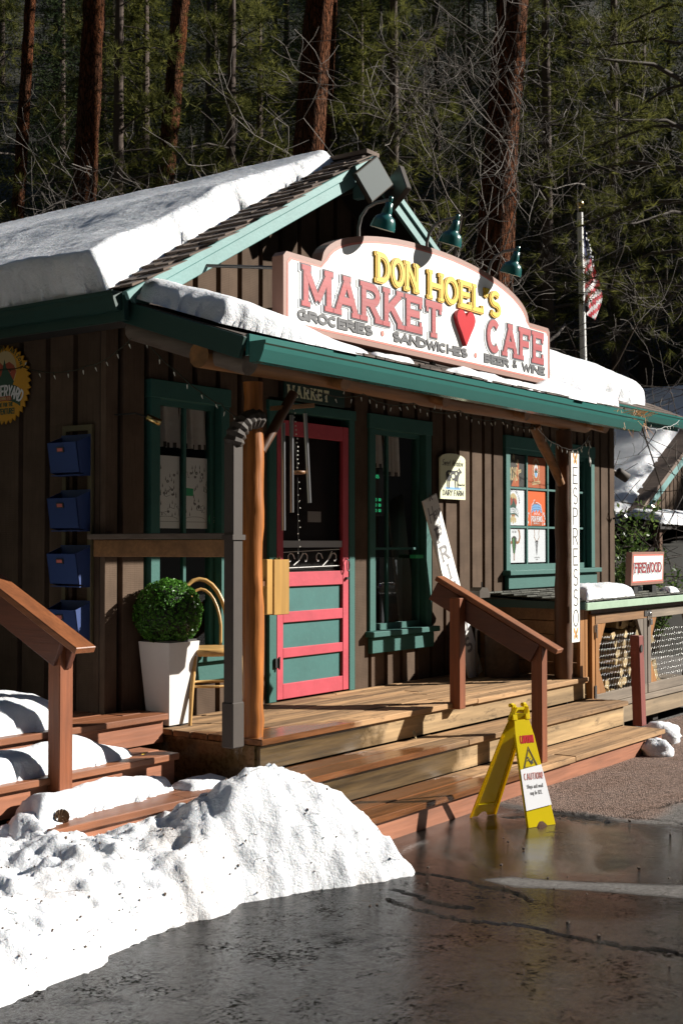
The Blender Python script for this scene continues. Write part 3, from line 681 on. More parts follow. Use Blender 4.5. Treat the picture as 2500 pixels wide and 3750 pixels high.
def lump(name, c, r, label, h=0.7, seed=0, mat='snow', grp=None):
    mb = MB(); nu, nv = 22, 12; vs = []
    for j in range(nv+1):
        for i in range(nu):
            t, p = 2*math.pi*i/nu, math.pi*j/nv
            d = Vector((math.sin(p)*math.cos(t), math.sin(p)*math.sin(t), math.cos(p)))
            k = 1+0.22*fbm(d.x*1.8+seed, d.y*1.8, d.z*1.8)+0.07*fbm(d.x*6, d.y*6+seed, d.z*6)
            vs.append((c[0]+d.x*r*k, c[1]+d.y*r*k, c[2]+d.z*r*k*h))
    mb.add(vs, [(j*nu+i, (j+1)*nu+i, (j+1)*nu+(i+1) % nu, j*nu+(i+1) % nu) for j in range(nv) for i in range(nu)], 0, True)
    return tag(mb.build(name, M[mat]), label, 'snow', grp)
lump('snow_clump', (9.76, 4.02, 0.03), 0.13, 'rounded grey snow clump at the foot of the lowest step corner', 0.75, 3)
lump('snow_clump', (10.42, 4.25, 0.05), 0.16, 'larger snow clump behind the step corner below the firewood shed', 0.8, 9)
lump('snow_clump', (4.24, 5.0, 0.24), 0.15, 'snow clod beside the foot of the left handrail post', 0.8, 5)
lump('snow_clump', (10.75, 4.35, 0.03), 0.14, 'low snow clump under the firewood shed skirt', 0.6, 12)
b = MB()
for q in range(60):     # pine needles, twigs and grit scattered on snow and asphalt
    x, y = rnd.uniform(3.2, 7.6), rnd.uniform(2.0, 3.6); a = rnd.uniform(0, 6.28); l = rnd.uniform(.03, .09)
    b.tube([(x, y, .008), (x+math.cos(a)*l, y+math.sin(a)*l, .012)], 0.0012, 3, 0)
for q in range(45):
    x, y = rnd.uniform(4.6, 7.6), rnd.uniform(1.8, 3.6); s = rnd.uniform(.003, .009); b.obox((x, y, .006), (Vector((1, rnd.random(), 0.2)), Vector((-rnd.random(), 1, 0)), Z), (s, s*.7, s*.6), 0)
o = tag(b.build('needle_litter', M['bark_log']), 'fallen pine needles and grit scattered over the wet asphalt', 'litter', kind='stuff')

# ================================================================== MARKET BUILDING
WY = 5.81                                # face of the front wall boards
WX0, WX1 = 5.46, 13.0
B = thing('market_building', 'brown board market building with teal trim, red screen door and snowy shake roofs', 'shop building', (9.2, 8.5, 0))
APX, APZ, RK, EZ, SL = 7.68, 4.575, 5.40, 3.18, 0.5625
def rake_z(x): return EZ+(x-5.2)*SL if x < APX else APZ-(x-APX)*SL
OPEN = [(5.88, 6.57, 0.88, 2.70), (7.04, 8.05, 0.3, 2.76), (8.30, 9.15, 0.95, 2.68), (10.53, 12.45, 1.42, 2.72)]
def board(x0, x1, z0, z1, y=WY, th=0.045, slope=None, name='wall_board'):
    if slope: poly = [(x0, z0), (x1, z0), (x1, slope(x1)), (x0, slope(x0))]
    else: poly = [(x0, z0), (x1, z0), (x1, z1), (x0, z1)]
    MB().prism(poly, (0, y+th, 0), X, Z, -Y, 0, th).build(name, M['board'], B)
x = WX0; k = 0
while x < WX1-0.02:
    w = 0.172+0.012*rnd.random() if k % 3 else 0.178
    if x > 10: w = 0.118 if k % 2 else 0.17
    if k == 0: w = 0.10
    x2 = min(x+w, WX1); dy = rnd.uniform(-0.002, 0.002)
    xm = (x+x2)/2; top = (lambda q: rake_z(q)-0.05) if x2 < 10.1 else (lambda q: 3.16)
    ops = [o for o in OPEN if o[0] < x2 and o[1] > x]
    if not ops: board(x, x2, 0.36, 0, WY+dy, slope=top)
    else:
        o = ops[0]
        if o[2] > 0.4: board(x, x2, 0.36, o[2]+0.0, WY+dy)
        board(x, x2, o[3], 0, WY+dy, slope=top)
        if x < o[0]-0.01: board(x, o[0], o[2], o[3], WY+dy)
        if x2 > o[1]+0.01: board(o[1], x2, o[2], o[3], WY+dy)
    x = x2+0.050; k += 1
# backing wall behind the channels, with the openings left open
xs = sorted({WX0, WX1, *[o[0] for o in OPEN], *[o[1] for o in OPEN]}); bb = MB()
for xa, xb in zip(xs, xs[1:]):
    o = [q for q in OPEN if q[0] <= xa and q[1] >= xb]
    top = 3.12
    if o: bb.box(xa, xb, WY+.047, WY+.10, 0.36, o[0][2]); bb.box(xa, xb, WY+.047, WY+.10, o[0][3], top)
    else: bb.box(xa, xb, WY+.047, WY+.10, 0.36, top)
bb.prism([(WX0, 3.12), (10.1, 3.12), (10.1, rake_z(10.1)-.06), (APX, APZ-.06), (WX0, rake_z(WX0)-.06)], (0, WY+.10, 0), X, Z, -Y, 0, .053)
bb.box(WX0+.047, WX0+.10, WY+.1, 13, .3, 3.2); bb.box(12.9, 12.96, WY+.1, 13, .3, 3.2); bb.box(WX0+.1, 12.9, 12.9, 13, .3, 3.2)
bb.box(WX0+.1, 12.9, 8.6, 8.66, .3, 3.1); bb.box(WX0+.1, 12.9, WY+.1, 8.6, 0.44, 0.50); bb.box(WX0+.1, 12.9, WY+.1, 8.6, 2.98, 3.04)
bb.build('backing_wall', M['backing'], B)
# side wall boards
y = WY+0.05
while y < 12.8:
    w = 0.20 + 0.02*rnd.random()
    MB().box(WX0-0.004, WX0+0.045, y, y+w, 0.36, 3.12, bev=.003).build('wall_board', M['board'], B); y += w+0.045
MB().box(WX1-.05, WX1+.004, WY+.05, 12, .1, 3.12).build('wall_board', M['board'], B)

# ---- windows
def bar(bm, x0, x1, z0, z1, y0, y1, mi=0): bm.box(x0, x1, y0, y1, z0, z1, mi, 0.004)
def window(x0, x1, z0, z1, vb, hb, trim=0.085, mat='teal', sill=True, sash=0.05, mid=None, ov=0.035, gy=WY+0.055):
    f = MB(); y0, y1 = WY-0.022, WY+0.05
    bar(f, x0-trim, x0, z0, z1, y0, y1); bar(f, x1, x1+trim, z0, z1, y0, y1)
    bar(f, x0-trim-.01, x1+trim+.01, z1, z1+0.12, y0-.006, y1)
    f.box(x0-.001, x0+.012, y1+.001, WY+.12, z0, z1); f.box(x1-.012, x1+.001, y1+.001, WY+.12, z0, z1)
    fo = f.build('window', M[mat], B)
    if sill:
        s = MB(); s.box(x0-trim-ov, x1+trim+ov, WY-0.085, WY+.05, z0-0.045, z0, bev=.005); sub(s.build('sill', M[mat]), fo)
        s = MB(); s.box(x0-trim, x1+trim, WY-0.045, WY+.0, z0-0.175, z0-0.050, bev=.005); sub(s.build('apron', M[mat]), fo)
    # sash rails
    r = MB(); r.box(x0+.012, x1-.012, gy-.02, gy+.02, z0, z0+sash); r.box(x0+.012, x1-.012, gy-.02, gy+.02, z1-sash*.7, z1)
    r.box(x0+.012, x0+.012+sash*.6, gy-.018, gy+.018, z0+sash, z1-sash*.7); r.box(x1-.012-sash*.6, x1-.012, gy-.018, gy+.018, z0+sash, z1-sash*.7)
    sub(r.build('sash', M[mat]), fo)
    zz = [z0+sash]+hb+[z1-sash*.7]; xx = [x0+.012+sash*.6]+vb+[x1-.012-sash*.6]
    for i, q in enumerate(hb):
        h = 0.07 if (mid is not None and i == mid) else 0.012
        m = MB(); m.box(xx[0], xx[-1], gy-.012, gy+.012, q-h, q+h*.6); sub(m.build('muntin', M[mat]), fo)
    for q in vb:
        m = MB(); m.box(q-.013, q+.013, gy-.0135, gy+.0135, z0+sash, z1-sash*.7); sub(m.build('muntin', M[mat]), fo)
    for za, zb_ in zip(zz, zz[1:]):
        for xa, xb in zip(xx, xx[1:]):
            m = MB(); m.add([(xa, gy, za), (xb, gy, za), (xb, gy, zb_), (xa, gy, zb_)], [(0, 1, 2, 3)]); sub(m.build('pane', M['glass']), fo)
    return fo
def curtain(x0, x1, z0, z1, y, label, grp, hem=True):
    mb = MB(); n = int((x1-x0)/.006); vs = []
    for i in range(n+1):
        x = x0+(x1-x0)*i/n; dd = 0.022*math.sin(x*75+math.sin(x*23)*2.0)
        for z, k in ((z1, .5), ((z0+z1)/2, 1), (z0+.035, 1.15), (z0+.034, 1.15), (z0, 1.2)): vs.append((x+0.004*k*math.sin(z*9), y+dd*k, z))
    for i in range(n):
        for j in range(4): mb.f.append([i*5+j, (i+1)*5+j, (i+1)*5+j+1, i*5+j+1]); mb.mi.append(1 if (j == 3 and int(i/3) % 2) else 0); mb.sm.append(True)
    mb.v = vs
    return tag(mb.build('curtain', [M['curtain'], M['dkgrey']]), label, 'curtain', grp)
w1 = window(5.92, 6.51, 0.955, 2.64, [6.215], [1.69], mid=0)
w2 = window(8.36, 9.11, 1.0, 2.62, [8.62], [1.66], mid=None)
w3 = window(10.585, 12.34, 1.445, 2.60, [11.035, 11.475, 11.905], [1.86, 2.235], sash=0.055)
curtain(5.93, 6.20, 2.34, 2.63, WY+.10, 'short grey curtain, left half, behind the window above the camp map', None)
curtain(6.235, 6.50, 2.34, 2.63, WY+.10, 'short grey curtain, right half, behind the window above the camp map', None)
curtain(8.37, 8.60, 2.32, 2.61, WY+.10, 'thin curtain, left half, in the dark narrow window right of the door', None)
curtain(8.64, 8.86, 2.26, 2.61, WY+.10, 'thin curtain, right half, in the dark narrow window right of the door', None)
# ---- camp map, in two sheets seen through the panes
def map_sheet(x0, x1, label, seed):
    rr = random.Random(seed); b = MB(); b.box(x0, x1, WY+.075, WY+.077, 1.80, 2.28)
    fr = front(x0, WY+.0748, 1.80); W_, H_ = x1-x0, .48; m = MB()
    for q in range(26):
        px, pz = rr.uniform(.02, W_-.02), rr.uniform(.08, H_-.07)
        m.prism([(px-.0045, pz), (px+.0045, pz), (px, pz+.026)], *fr, 0, .0003)
        ribbon(m, [(px, pz-.006), (px, pz+.001)], .002, fr, 0, .0003, 0)
    for q in range(6):
        px, pz, r_ = rr.uniform(.03, W_-.03), rr.uniform(.1, H_-.08), rr.uniform(.008, .014)
        for t in range(3): ribbon(m, arc(px, pz, r_*(1-.28*t), r_*.8*(1-.28*t), 0, 360, 8), .0018, fr, 0, .0003+.0001*t, 0)
    for q in range(4):
        px, pz = rr.uniform(0, W_), rr.uniform(.08, H_-.1); pts = [(px, pz)]
        for t in range(9):
            px = min(W_-.005, max(.005, px+rr.uniform(-.035, .045))); pz = min(H_-.05, max(.05, pz+rr.uniform(-.02, .03))); pts.append((px, pz))
        ribbon(m, pts, .0022, fr, 0, .0004+.0001*q, 0)
    ribbon(m, [(.005, .045), (W_-.005, .045)], .002, fr, 0, .0003, 0)
    ribbon(m, [(.02, .06)]+arc(W_/2, .06, W_/2-.02, .02, 180, 0, 8)+[(W_-.02, .06)], .002, fr, 0, .0003, 0)
    o = b.build('camp_map', M['poster_dim']); sub(m.build('map_drawing', M['ink']), o)
    if seed == 2: sub(MB().prism([(.01, .22), (.10, .22), (.10, .27), (.01, .275)], *fr, 0, .0006).build('green_field', M['lightgreen']), o)
    return tag(o, label, 'map')
map_sheet(5.955, 6.198, 'white hand drawn camp map sheet in the left window pane', 1)
map_sheet(6.232, 6.47, 'white hand drawn camp map sheet with a green patch in the right pane', 2)
b = MB(); b.prism(arc(0, 0, .055, .065, 0, 350, 24), (6.515, WY+.052-.004, 1.865), X, Z, -Y, 0, .001)
o = tag(b.build('window_sticker', M['lightgreen']), 'round green shop local sticker at the corner of the map window', 'sticker')
m = MB(); text('', 'SHOP', front(6.49, WY+.046, 1.87), .018, .003, None, mb=m, sp=.2); text('', 'LOCAL', front(6.487, WY+.046, 1.842), .018, .003, None, mb=m, sp=.2)
sub(m.build('lettering', M['poster']), o)

# ---- poster window
PW = [(10.627, 11.020), (11.050, 11.460)]; PZ = [(2.248, 2.55), (1.874, 2.22), (1.515, 1.846)]
def poster(x0, x1, z0, z1, base, label):
    o = MB().box(x0, x1, WY+.0585, WY+.0595, z0, z1).build('poster', M[base]); tag(o, label, 'poster', 'brewery posters in the window panes')
    return o, front(x0, WY+.0584, z0), x1-x0, z1-z0
def ell(m, fr, cx, cy, rx, ry, d, mi, n=24): m.prism(arc(cx, cy, rx, ry, 0, 360*(n-1)/n, n-1), *fr, 0, d, mi)
# mother road
o, fr, W_, H_ = poster(*PW[0], *PZ[0], 'dkgrey', 'dark poster reading MOTHER ROAD with orange highway, top left pane')
m = MB(); m.prism([(.12, 0), (.27, 0), (.27, .25)], *fr, 0, .0003, 0)
m.prism([(.0, 0), (.10, 0), (.20, .10), (.20, .14)], *fr, 0, .0004, 3)
for k_ in range(3): ribbon(m, [(.19+.013*k_, .03+.06*k_), (.197+.013*k_, .06+.06*k_)], .006, fr, 0, .0005, 1)
m.prism([(.27, 0), (W_, 0), (W_, H_), (.27, H_)], *fr, 0, .0002, 2)
arc_text(m, 'MOTHER', fr, (.135, .10), .13, .155, 175, 15, .055, .012, 0, .0007, 1, .7)
text('', 'ROAD', (fr[0]+X*.075+Z*.055, X, Z, -Y), .13, .012, None, mb=m, mi=1, sp=.08, sx=.42, d1=.0008)
text('', 'BREWING', (fr[0]+X*.02+Z*.02, (X+Z*.7).normalized(), (Z-X*.7).normalized(), -Y), .028, .003, None, mb=m, mi=4, sp=.15, sx=.7, d1=.0007)
sub(m.build('print', [M['rust'], M['tan'], M['metal_dk'], M['black'], M['tan']]), o)
# oak creek
o, fr, W_, H_ = poster(*PW[1], *PZ[0], 'rust', 'rust red poster with an oval OAK CREEK BREWING badge, top right pane')
m = MB(); cx, cy = .20, .17
for rx, d, mi_ in ((.075, .0003, 0), (.068, .0004, 1), (.045, .0005, 0), (.041, .0006, 2)): ell(m, fr, cx, cy, rx, rx*1.65, d, mi_)
m.prism([(cx-.03, cy+.0), (cx-.022, cy+.025), (cx-.01, cy+.02), (cx, cy+.045), (cx+.012, cy+.02), (cx+.026, cy+.028), (cx+.032, cy)], *fr, 0, .0007, 3)
ell(m, fr, cx, cy-.012, .034, .018, .0008, 4); ell(m, fr, cx, cy-.04, .025, .022, .0009, 5)
arc_text(m, 'OAK CREEK BREWING CO', fr, (cx, cy), .056, .100, 235, -55, .022, .004, 0, .0012, 0, .8)
m.prism([(cx-.085, .055), (cx+.085, .075), (cx+.085, .045), (cx-.08, .025)], *fr, 0, .0010, 0)
text('', 'FINEST CRAFTED BEERS', (fr[0]+X*(cx-.078)+Z*.034, (X+Z*.12).normalized(), Z, -Y), .014, .002, None, mb=m, mi=1, sp=.12, fit=.15, d1=.0012)
sub(m.build('print', [M['tan'], M['rust'], M['poster'], M['brick_red'], M['saw_green'], M['sky_blue']]), o)
# lumberyard
def lumber_badge(m, fr, cx, cy, s, mats, d=.0003):
    ell(m, fr, cx, cy+.03*s, .075*s, .078*s, d, 0)
    for a in range(40, 145, 17): m.prism([(cx, cy+.03*s), (cx+.074*s*math.cos(R(a-4)), cy+.03*s+.077*s*math.sin(R(a-4))), (cx+.074*s*math.cos(R(a+4)), cy+.03*s+.077*s*math.sin(R(a+4)))], *fr, 0, d+.0001, 1)
    m.prism([(cx-.074*s, cy+.02*s), (cx-.06*s, cy+.055*s), (cx-.035*s, cy+.07*s), (cx-.01*s, cy+.05*s), (cx+.03*s, cy+.062*s), (cx+.06*s, cy+.045*s), (cx+.074*s, cy+.02*s), (cx+.05*s, cy-.03*s), (cx-.05*s, cy-.03*s)], *fr, 0, d+.0002, 2)
    m.prism([(cx-.06*s, cy-.02*s), (cx-.02*s, cy+.01*s), (cx-.012*s, cy+.03*s), (cx-.0*s, cy+.075*s), (cx+.012*s, cy+.04*s), (cx+.03*s, cy+.02*s), (cx+.06*s, cy-.02*s), (cx+.04*s, cy-.05*s), (cx-.04*s, cy-.05*s)], *fr, 0, d+.0003, 3)
    pts = arc(cx, cy-.145*s, .155*s, .12*s, 130, 50, 10)
    lo = arc(cx, cy-.215*s, .155*s, .12*s, 50, 130, 10)
    m.prism(pts+lo, *fr, 0, d+.0005, 3)
    arc_text(m, 'LUMBERYARD', fr, (cx, cy-.203*s), .155*s, .12*s, 124, 56, .052*s, .008*s, 0, d+.0007, 4, .55)
o, fr, W_, H_ = poster(*PW[0], *PZ[1], 'poster', 'white poster with a mountain badge reading LUMBERYARD, middle left pane')
m = MB(); lumber_badge(m, fr, .155, .20, 1.0, None)
arc_text(m, 'FLAGSTAFF, ARIZONA', fr, (.155, .215), .112, .112, 178, 2, .022, .004, 0, .0006, 5, .8)
m.prism([(.12, .085), (.19, .085), (.19, .105), (.12, .105)], *fr, 0, .0011, 6)
for k_, (dx, dy) in enumerate(((-.04, .0), (0, -.01), (.04, 0), (.01, .025), (-.02, .022))): ell(m, fr, .155+dx, .05+dy, .018, .026, .0003+.0001*k_, 1, 10)
sub(m.build('print', [M['tan'], M['tan'], M['brick_red'], M['saw_green'], M['poster'], M['ink'], M['horn']]), o)
# four peaks
o, fr, W_, H_ = poster(*PW[1], *PZ[1], 'orange', 'bright orange poster with a beer keg reading FOUR PEAKS, middle right pane')
m = MB(); can = [(.10, 0), (.095, .14), (.115, .20), (.15, .225), (.16, .25), (.185, .25), (.195, .228), (.25, .222), (.30, .20), (.325, .14), (.33, 0)]
m.prism([(p[0]+(.006 if p[0] > .2 else -.006), p[1]+(.006 if p[1] > 0 else 0)) for p in can], *fr, 0, .0003, 0); m.prism(can, *fr, 0, .0005, 1)
m.prism([(.105, .13), (.12, .195), (.155, .215), (.25, .215), (.30, .195), (.318, .13)], *fr, 0, .0006, 2)
m.prism([(.105, .10), (.14, .155), (.17, .125), (.20, .16), (.235, .13), (.27, .165), (.32, .10)], *fr, 0, .0007, 3)
for k_ in range(3): ribbon(m, arc(.212, .14+.024*k_, .105-.004*k_, .022, 165, 15, 8), .003, fr, 0, .0008, 5)
ribbon(m, [(.15, .10), (.165, .125), (.175, .108), (.19, .13), (.205, .108), (.225, .132), (.24, .105), (.26, .125), (.275, .1)], .005, fr, 0, .0009, 0)
text('', 'FOUR PEAKS', (fr[0]+X*.105+Z*.04, X, Z, -Y), .055, .008, None, mb=m, mi=0, sp=.1, fit=.215, d1=.0010)
text('', 'BREWING CO.', (fr[0]+X*.15+Z*.018, X, Z, -Y), .014, .0022, None, mb=m, mi=0, sp=.2, fit=.12, d1=.0010)
for k_ in range(14):
    sx_ = .02+.012*rnd.random()*3 if k_ % 2 else .36+.012*rnd.random()*3; ell(m, fr, sx_, .01+.13*rnd.random()*(.9), .006+.006*rnd.random(), .012, .0004+.00005*k_, 0, 8)
sub(m.build('print', [M['poster'], M['rust'], M['sky_blue'], M['orange'], M['tan'], M['flag_blue']]), o)
# helton
o, fr, W_, H_ = poster(*PW[0], *PZ[2], 'poster', 'white poster with a green hop bull skull reading HELTON, bottom left pane')
m = MB(); cx = .17
for s in (-1, 1):
    ribbon(m, [(cx+s*.02, .215), (cx+s*.06, .19), (cx+s*.095, .20), (cx+s*.115, .245), (cx+s*.105, .295), (cx+s*.085, .318)], .026, fr, 0, .0003, 0)
m.prism([(cx-.05, .235), (cx-.02, .255), (cx+.02, .255), (cx+.05, .235), (cx+.035, .15), (cx+.018, .09), (cx-.018, .09), (cx-.035, .15)], *fr, 0, .0005, 1)
for k_ in range(16):
    yy = .235-.009*k_; xx_ = cx+(-1)**k_*.014*(1-k_/20)
    m.prism([(xx_-.014*(1-k_/25), yy), (xx_, yy-.022), (xx_+.014*(1-k_/25), yy), (xx_, yy+.012)], *fr, 0, .0007+.00005*k_, 2 if k_ % 2 else 3)
for s in (-1, 1): ribbon(m, [(cx+s*.006, .095), (cx+s*.009, .06), (cx+s*.006, .02)], .007, fr, 0, .0008, 0)
text('', 'HELTON', (fr[0]+X*(cx-.035)+Z*.285, X, Z, -Y), .022, .0025, None, mb=m, mi=4, sp=.2, fit=.075, d1=.0005)
sub(m.build('print', [M['horn'], M['dkgrey'], M['hop'], M['saw_green'], M['ink_grey']]), o)
# superstition
o, fr, W_, H_ = poster(*PW[1], *PZ[2], 'poster', 'white poster with a black long horned antelope skull, bottom right pane')
m = MB(); cx = .21
for s in (-1, 1):
    pts = [(cx+s*.012, .205), (cx+s*.03, .225), (cx+s*.052, .245), (cx+s*.042, .275), (cx+s*.045, .30), (cx+s*.056, .322)]
    ribbon(m, pts, .009, fr, 0, .0003, 1)
    m.prism([(cx+s*.012, .20), (cx+s*.036, .205), (cx+s*.02, .185)], *fr, 0, .0004, 0)
m.prism([(cx-.022, .21), (cx, .215), (cx+.022, .21), (cx+.024, .17), (cx+.014, .13), (cx+.010, .10), (cx, .065), (cx-.010, .10), (cx-.014, .13), (cx-.024, .17)], *fr, 0, .0005, 0)
m.prism([(cx-.006, .20), (cx+.006, .20), (cx+.004, .14), (cx, .12), (cx-.004, .14)], *fr, 0, .0007, 2)
text('', 'SUPERSTITION', (fr[0]+X*(cx-.05)+Z*.04, X, Z, -Y), .012, .0014, None, mb=m, mi=3, sp=.2, fit=.11, d1=.0005)
text('', 'MEADERY', (fr[0]+X*(cx-.022)+Z*.022, X, Z, -Y), .009, .0012, None, mb=m, mi=3, sp=.2, fit=.05, d1=.0005)
sub(m.build('print', [M['black'], M['horn'], M['poster'], M['ink_grey']]), o)

# ---- screen door
d = MB(); d.box(7.02, 7.105, WY-.025, WY+.06, 0.56, 2.66, bev=.004); d.box(7.995, 8.07, WY-.025, WY+.06, .56, 2.66, bev=.004); d.box(7.01, 8.08, WY-.03, WY+.06, 2.66, 2.735, bev=.004)
d.build('door_frame', M['teal'], B)
DD = MB(); y0, y1 = WY-.020, WY+.018
DD.box(7.112, 7.186, y0, y1, .572, 2.60, bev=.003); DD.box(7.915, 7.99, y0, y1, .572, 2.60, bev=.003)
dr = DD.build('screen_door', M['red'], B)
for z0, z1 in ((2.49, 2.60), (1.385, 1.49), (1.124, 1.202), (.869, .939), (.572, .681)):
    sub(MB().box(7.186, 7.915, y0+.001, y1-.001, z0, z1, bev=.003).build('door_rail', M['red']), dr)
for z0, z1 in ((1.202, 1.385), (.939, 1.124), (.681, .869)):
    sub(MB().box(7.186, 7.915, WY+.002, WY+.012, z0, z1).build('door_panel', M['panel']), dr)
sub(MB().add([(7.186, WY+.004, 1.49), (7.915, WY+.004, 1.49), (7.915, WY+.004, 2.49), (7.186, WY+.004, 2.49)], [(0, 1, 2, 3)]).build('screen', M['screen']), dr)
sub(MB().box(7.186, 7.915, WY-.012, WY+.0, 1.60+.07, 1.60+.12).build('push_bar', M['dull_silver']), dr)
sub(MB().box(7.186, 7.915, WY+.03, WY+.035, 1.49, 1.66).build('kick_glass', M['metal_dk']), dr)
# inner door dimly behind the screen
sub(MB().box(7.12, 7.98, WY+.09, WY+.12, .57, 2.60).build('inner_door', plain('inner door brown', (.05, .022, .018), .5)), dr)
m = MB(); fr = front(7.20, WY+.003, 1.50)
ribbon(m, [(.01, .135), (.70, .155)], .004, fr, 0, .004, 0); ribbon(m, [(.02, .02), (.70, .03)], .004, fr, 0, .004, 0)
for cx_, s_ in ((.09, 1), (.27, -1), (.43, 1), (.63, -1)):
    pts = [(cx_+s_*(.055-.008*t)*math.cos(t*.8), .085+(.055-.006*t)*math.sin(t*.8)) for t in range(0, 8)]
    ribbon(m, pts, .004, fr, 0, .005, 0)
for a_, c_ in (((.13, .04), (.24, .13)), ((.48, .03), (.60, .14))): ribbon(m, [a_, ((a_[0]+c_[0])/2+.01, (a_[1]+c_[1])/2-.01), c_], .006, fr, 0, .0055, 0)
sub(m.build('scroll_grille', M['poster_dim']), dr)
sub(MB().box(7.50, 7.66, WY-.001, WY+.003, 1.86, 1.94).build('door_sticker', M['ink_grey']), dr)
h = MB(); h.tube([Vector((7.945+.018*math.cos(t/12*6.283), y0-.03, 1.53+.045*math.sin(t/12*6.283))) for t in range(13)], .004, 6); h.tube([(7.95, y0, 1.58), (7.95, y0-.03, 1.57)], .004, 6)
h.box(7.945, 7.965, y0-.02, y0, 1.42, 1.44); sub(h.build('handle', M['metal_dk']), dr)
for z_, mt in ((1.56, 'gold'), (.84, 'black')):
    hh = MB(); hh.box(7.07, 7.115, y0-.022, y0-.0, z_-.035, z_+.035, bev=.003); hh.tube([(7.108, y0-.026, z_-.045), (7.108, y0-.026, z_+.045)], .007, 6); sub(hh.build('hinge', M[mt]), dr)
# over-door market board
mk = MB().box(7.16, 7.90, WY-.05, WY-.032, 2.745, 2.885, bev=.004).build('market_sign', M['teal_dark']); tag(mk, 'dark green board lettered MARKET above the red screen door', 'sign')
m = MB(); fr = front(7.20, WY-.0505, 2.768); x_ = 0
for ch in 'MARKET':
    letter(m, ch, x_, fr, .088, .016, 0, .003, 0, slab=True, sx=.82); x_ += (G[ch][0]*.82+.44)*.088
sub(m.build('lettering', M['cream']), mk)
# ---- inside of the narrow window: fridge, digits, small board
f = MB(); f.box(8.38, 8.52, WY+.2, WY+.5, .8, 1.62); f.box(8.66, 9.0, WY+.15, WY+.5, .8, 1.58); tag(f.build('drinks_cooler', M['water']), 'dark drinks cooler standing inside the narrow window', 'cooler')
f = MB(); f.box(8.54, 8.565, WY+.19, WY+.21, 1.0, 1.50); tag(f.build('door_jamb', M['inner_warm']), 'sunlit strip of pale wood inside the narrow window', 'jamb')
f = MB().box(8.56, 8.84, WY+.18, WY+.20, 1.93, 2.32).build('hours_display', M['black']); tag(f, 'black opening hours board with green digits in the narrow window', 'display')
m = MB()
for r_, s_ in enumerate(('9:00  00', '9:00  00', '5:00  00')): text('', s_, front(8.60, WY+.178, 2.05-.045*r_), .026, .003, None, mb=m, sp=.2)
text('', 'CLOS', front(8.60, WY+.178, 2.24), .03, .003, None, mb=m, sp=.2); sub(m.build('digits', M['led']), f)
f = MB().box(8.93, 9.05, WY-.03, WY+.03, 1.575, 1.605, bev=.003).build('bird_feeder_ledge', M['lightgreen']); tag(f, 'little green ledge fixed inside the narrow window', 'shelf')

# ---- roofs
ca, sa = math.cos(math.atan(SL)), math.sin(math.atan(SL))
rf = MB()
for s in (-1, 1):
    p0 = Vector((APX, RK, APZ)); ex = Vector((s*ca, 0, -sa)); L_ = (APX-5.2)/ca
    nn = Vector((s*sa, 0, ca))
    rf.obox(p0+ex*(L_/2)+Y*4-nn*.03, (ex, Y, nn), (L_/2+.02, 4.0, .025))
rf.build('roof_deck', M['shake'], B)
mb = MB(); mb.box(5.2, 10.2, 12.9, 13.0, 2.6, 3.1); 
for s in (-1, 1):        # barge boards: top moulding and face board
    p0 = Vector((APX, RK-.03, APZ)); ex = Vector((s*ca, 0, -sa)); L_ = (APX-5.17)/ca; nn = Vector((s*sa, 0, ca))
    MB().obox(p0+ex*(L_/2)-nn*.030-Y*.012, (ex, Y, nn), (L_/2, .022, .026), bev=.004).build('barge_moulding', M['teal_old'], B)
    MB().obox(p0+ex*(L_/2)-nn*.098, (ex, Y, nn), (L_/2-.05, .016, .040), bev=.004).build('barge_board', M['teal_old'] if s < 0 else M['teal_old'], B)
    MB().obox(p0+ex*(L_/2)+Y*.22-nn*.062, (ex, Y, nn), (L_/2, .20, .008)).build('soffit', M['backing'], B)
MB().obox((APX-.17, RK-.05, APZ-.30), (X, Y, Z), (.03, .03, .06)).build('barge_bracket', M['teal_old'], B)
# shakes beside the rake, one by one (shared meshes)
def shake_mesh(w, l, seed, mat):
    rr = random.Random(seed); b = MB(); h = .010+.006*rr.random()
    vs = [(-w/2, 0, 0), (w/2, 0, 0), (w/2, l, 0), (-w/2, l, 0), (-w/2, 0, h), (w/2, rr.uniform(-.006, .006), h*rr.uniform(.8, 1.2)), (w/2, l, .004), (-w/2, l, .004)]
    b.add(vs, [(3, 2, 1, 0), (4, 5, 6, 7), (0, 1, 5, 4), (1, 2, 6, 5), (3, 7, 6, 2), (0, 4, 7, 3)]); return b.mesh('shake', mat)
def lay_shakes(o, u, v, rows, expo, ulen, parent, mats, wmin=.09, wmax=.15, name='shake', shift=lambda r: (0, 1e9)):
    o, u, v = Vector(o), Vector(u).normalized(), Vector(v).normalized(); n = u.cross(v)
    meshes = [shake_mesh(1.0, expo*1.7, q, mats) for q in range(6)]
    for r in range(rows):
        a = -rnd.random()*.05; lo, hi = shift(r)
        while a < ulen:
            w = rnd.uniform(wmin, wmax)
            if lo <= a+w/2 <= hi:
                ob = bpy.data.objects.new(name, rnd.choice(meshes)); COL.objects.link(ob)
                tilt = 0.055+rnd.uniform(0, .02); vv = (v*math.cos(tilt)-n*math.sin(tilt)); nn = u.cross(vv)
                p = o+u*(a+w/2)+v*(r*expo+rnd.uniform(-.008, .008))+n*(.010+rnd.uniform(0, .004))
                mw = Matrix(((u.x*(w-.006), vv.x, nn.x, p.x), (u.y*(w-.006), vv.y, nn.y, p.y), (u.z*(w-.006), vv.z, nn.z, p.z), (0, 0, 0, 1)))
                ob.parent = parent; pl = Matrix.Translation(-parent.location) if parent.type == 'EMPTY' else Matrix.Identity(4)
                ob.matrix_basis = pl @ mw
            a += w
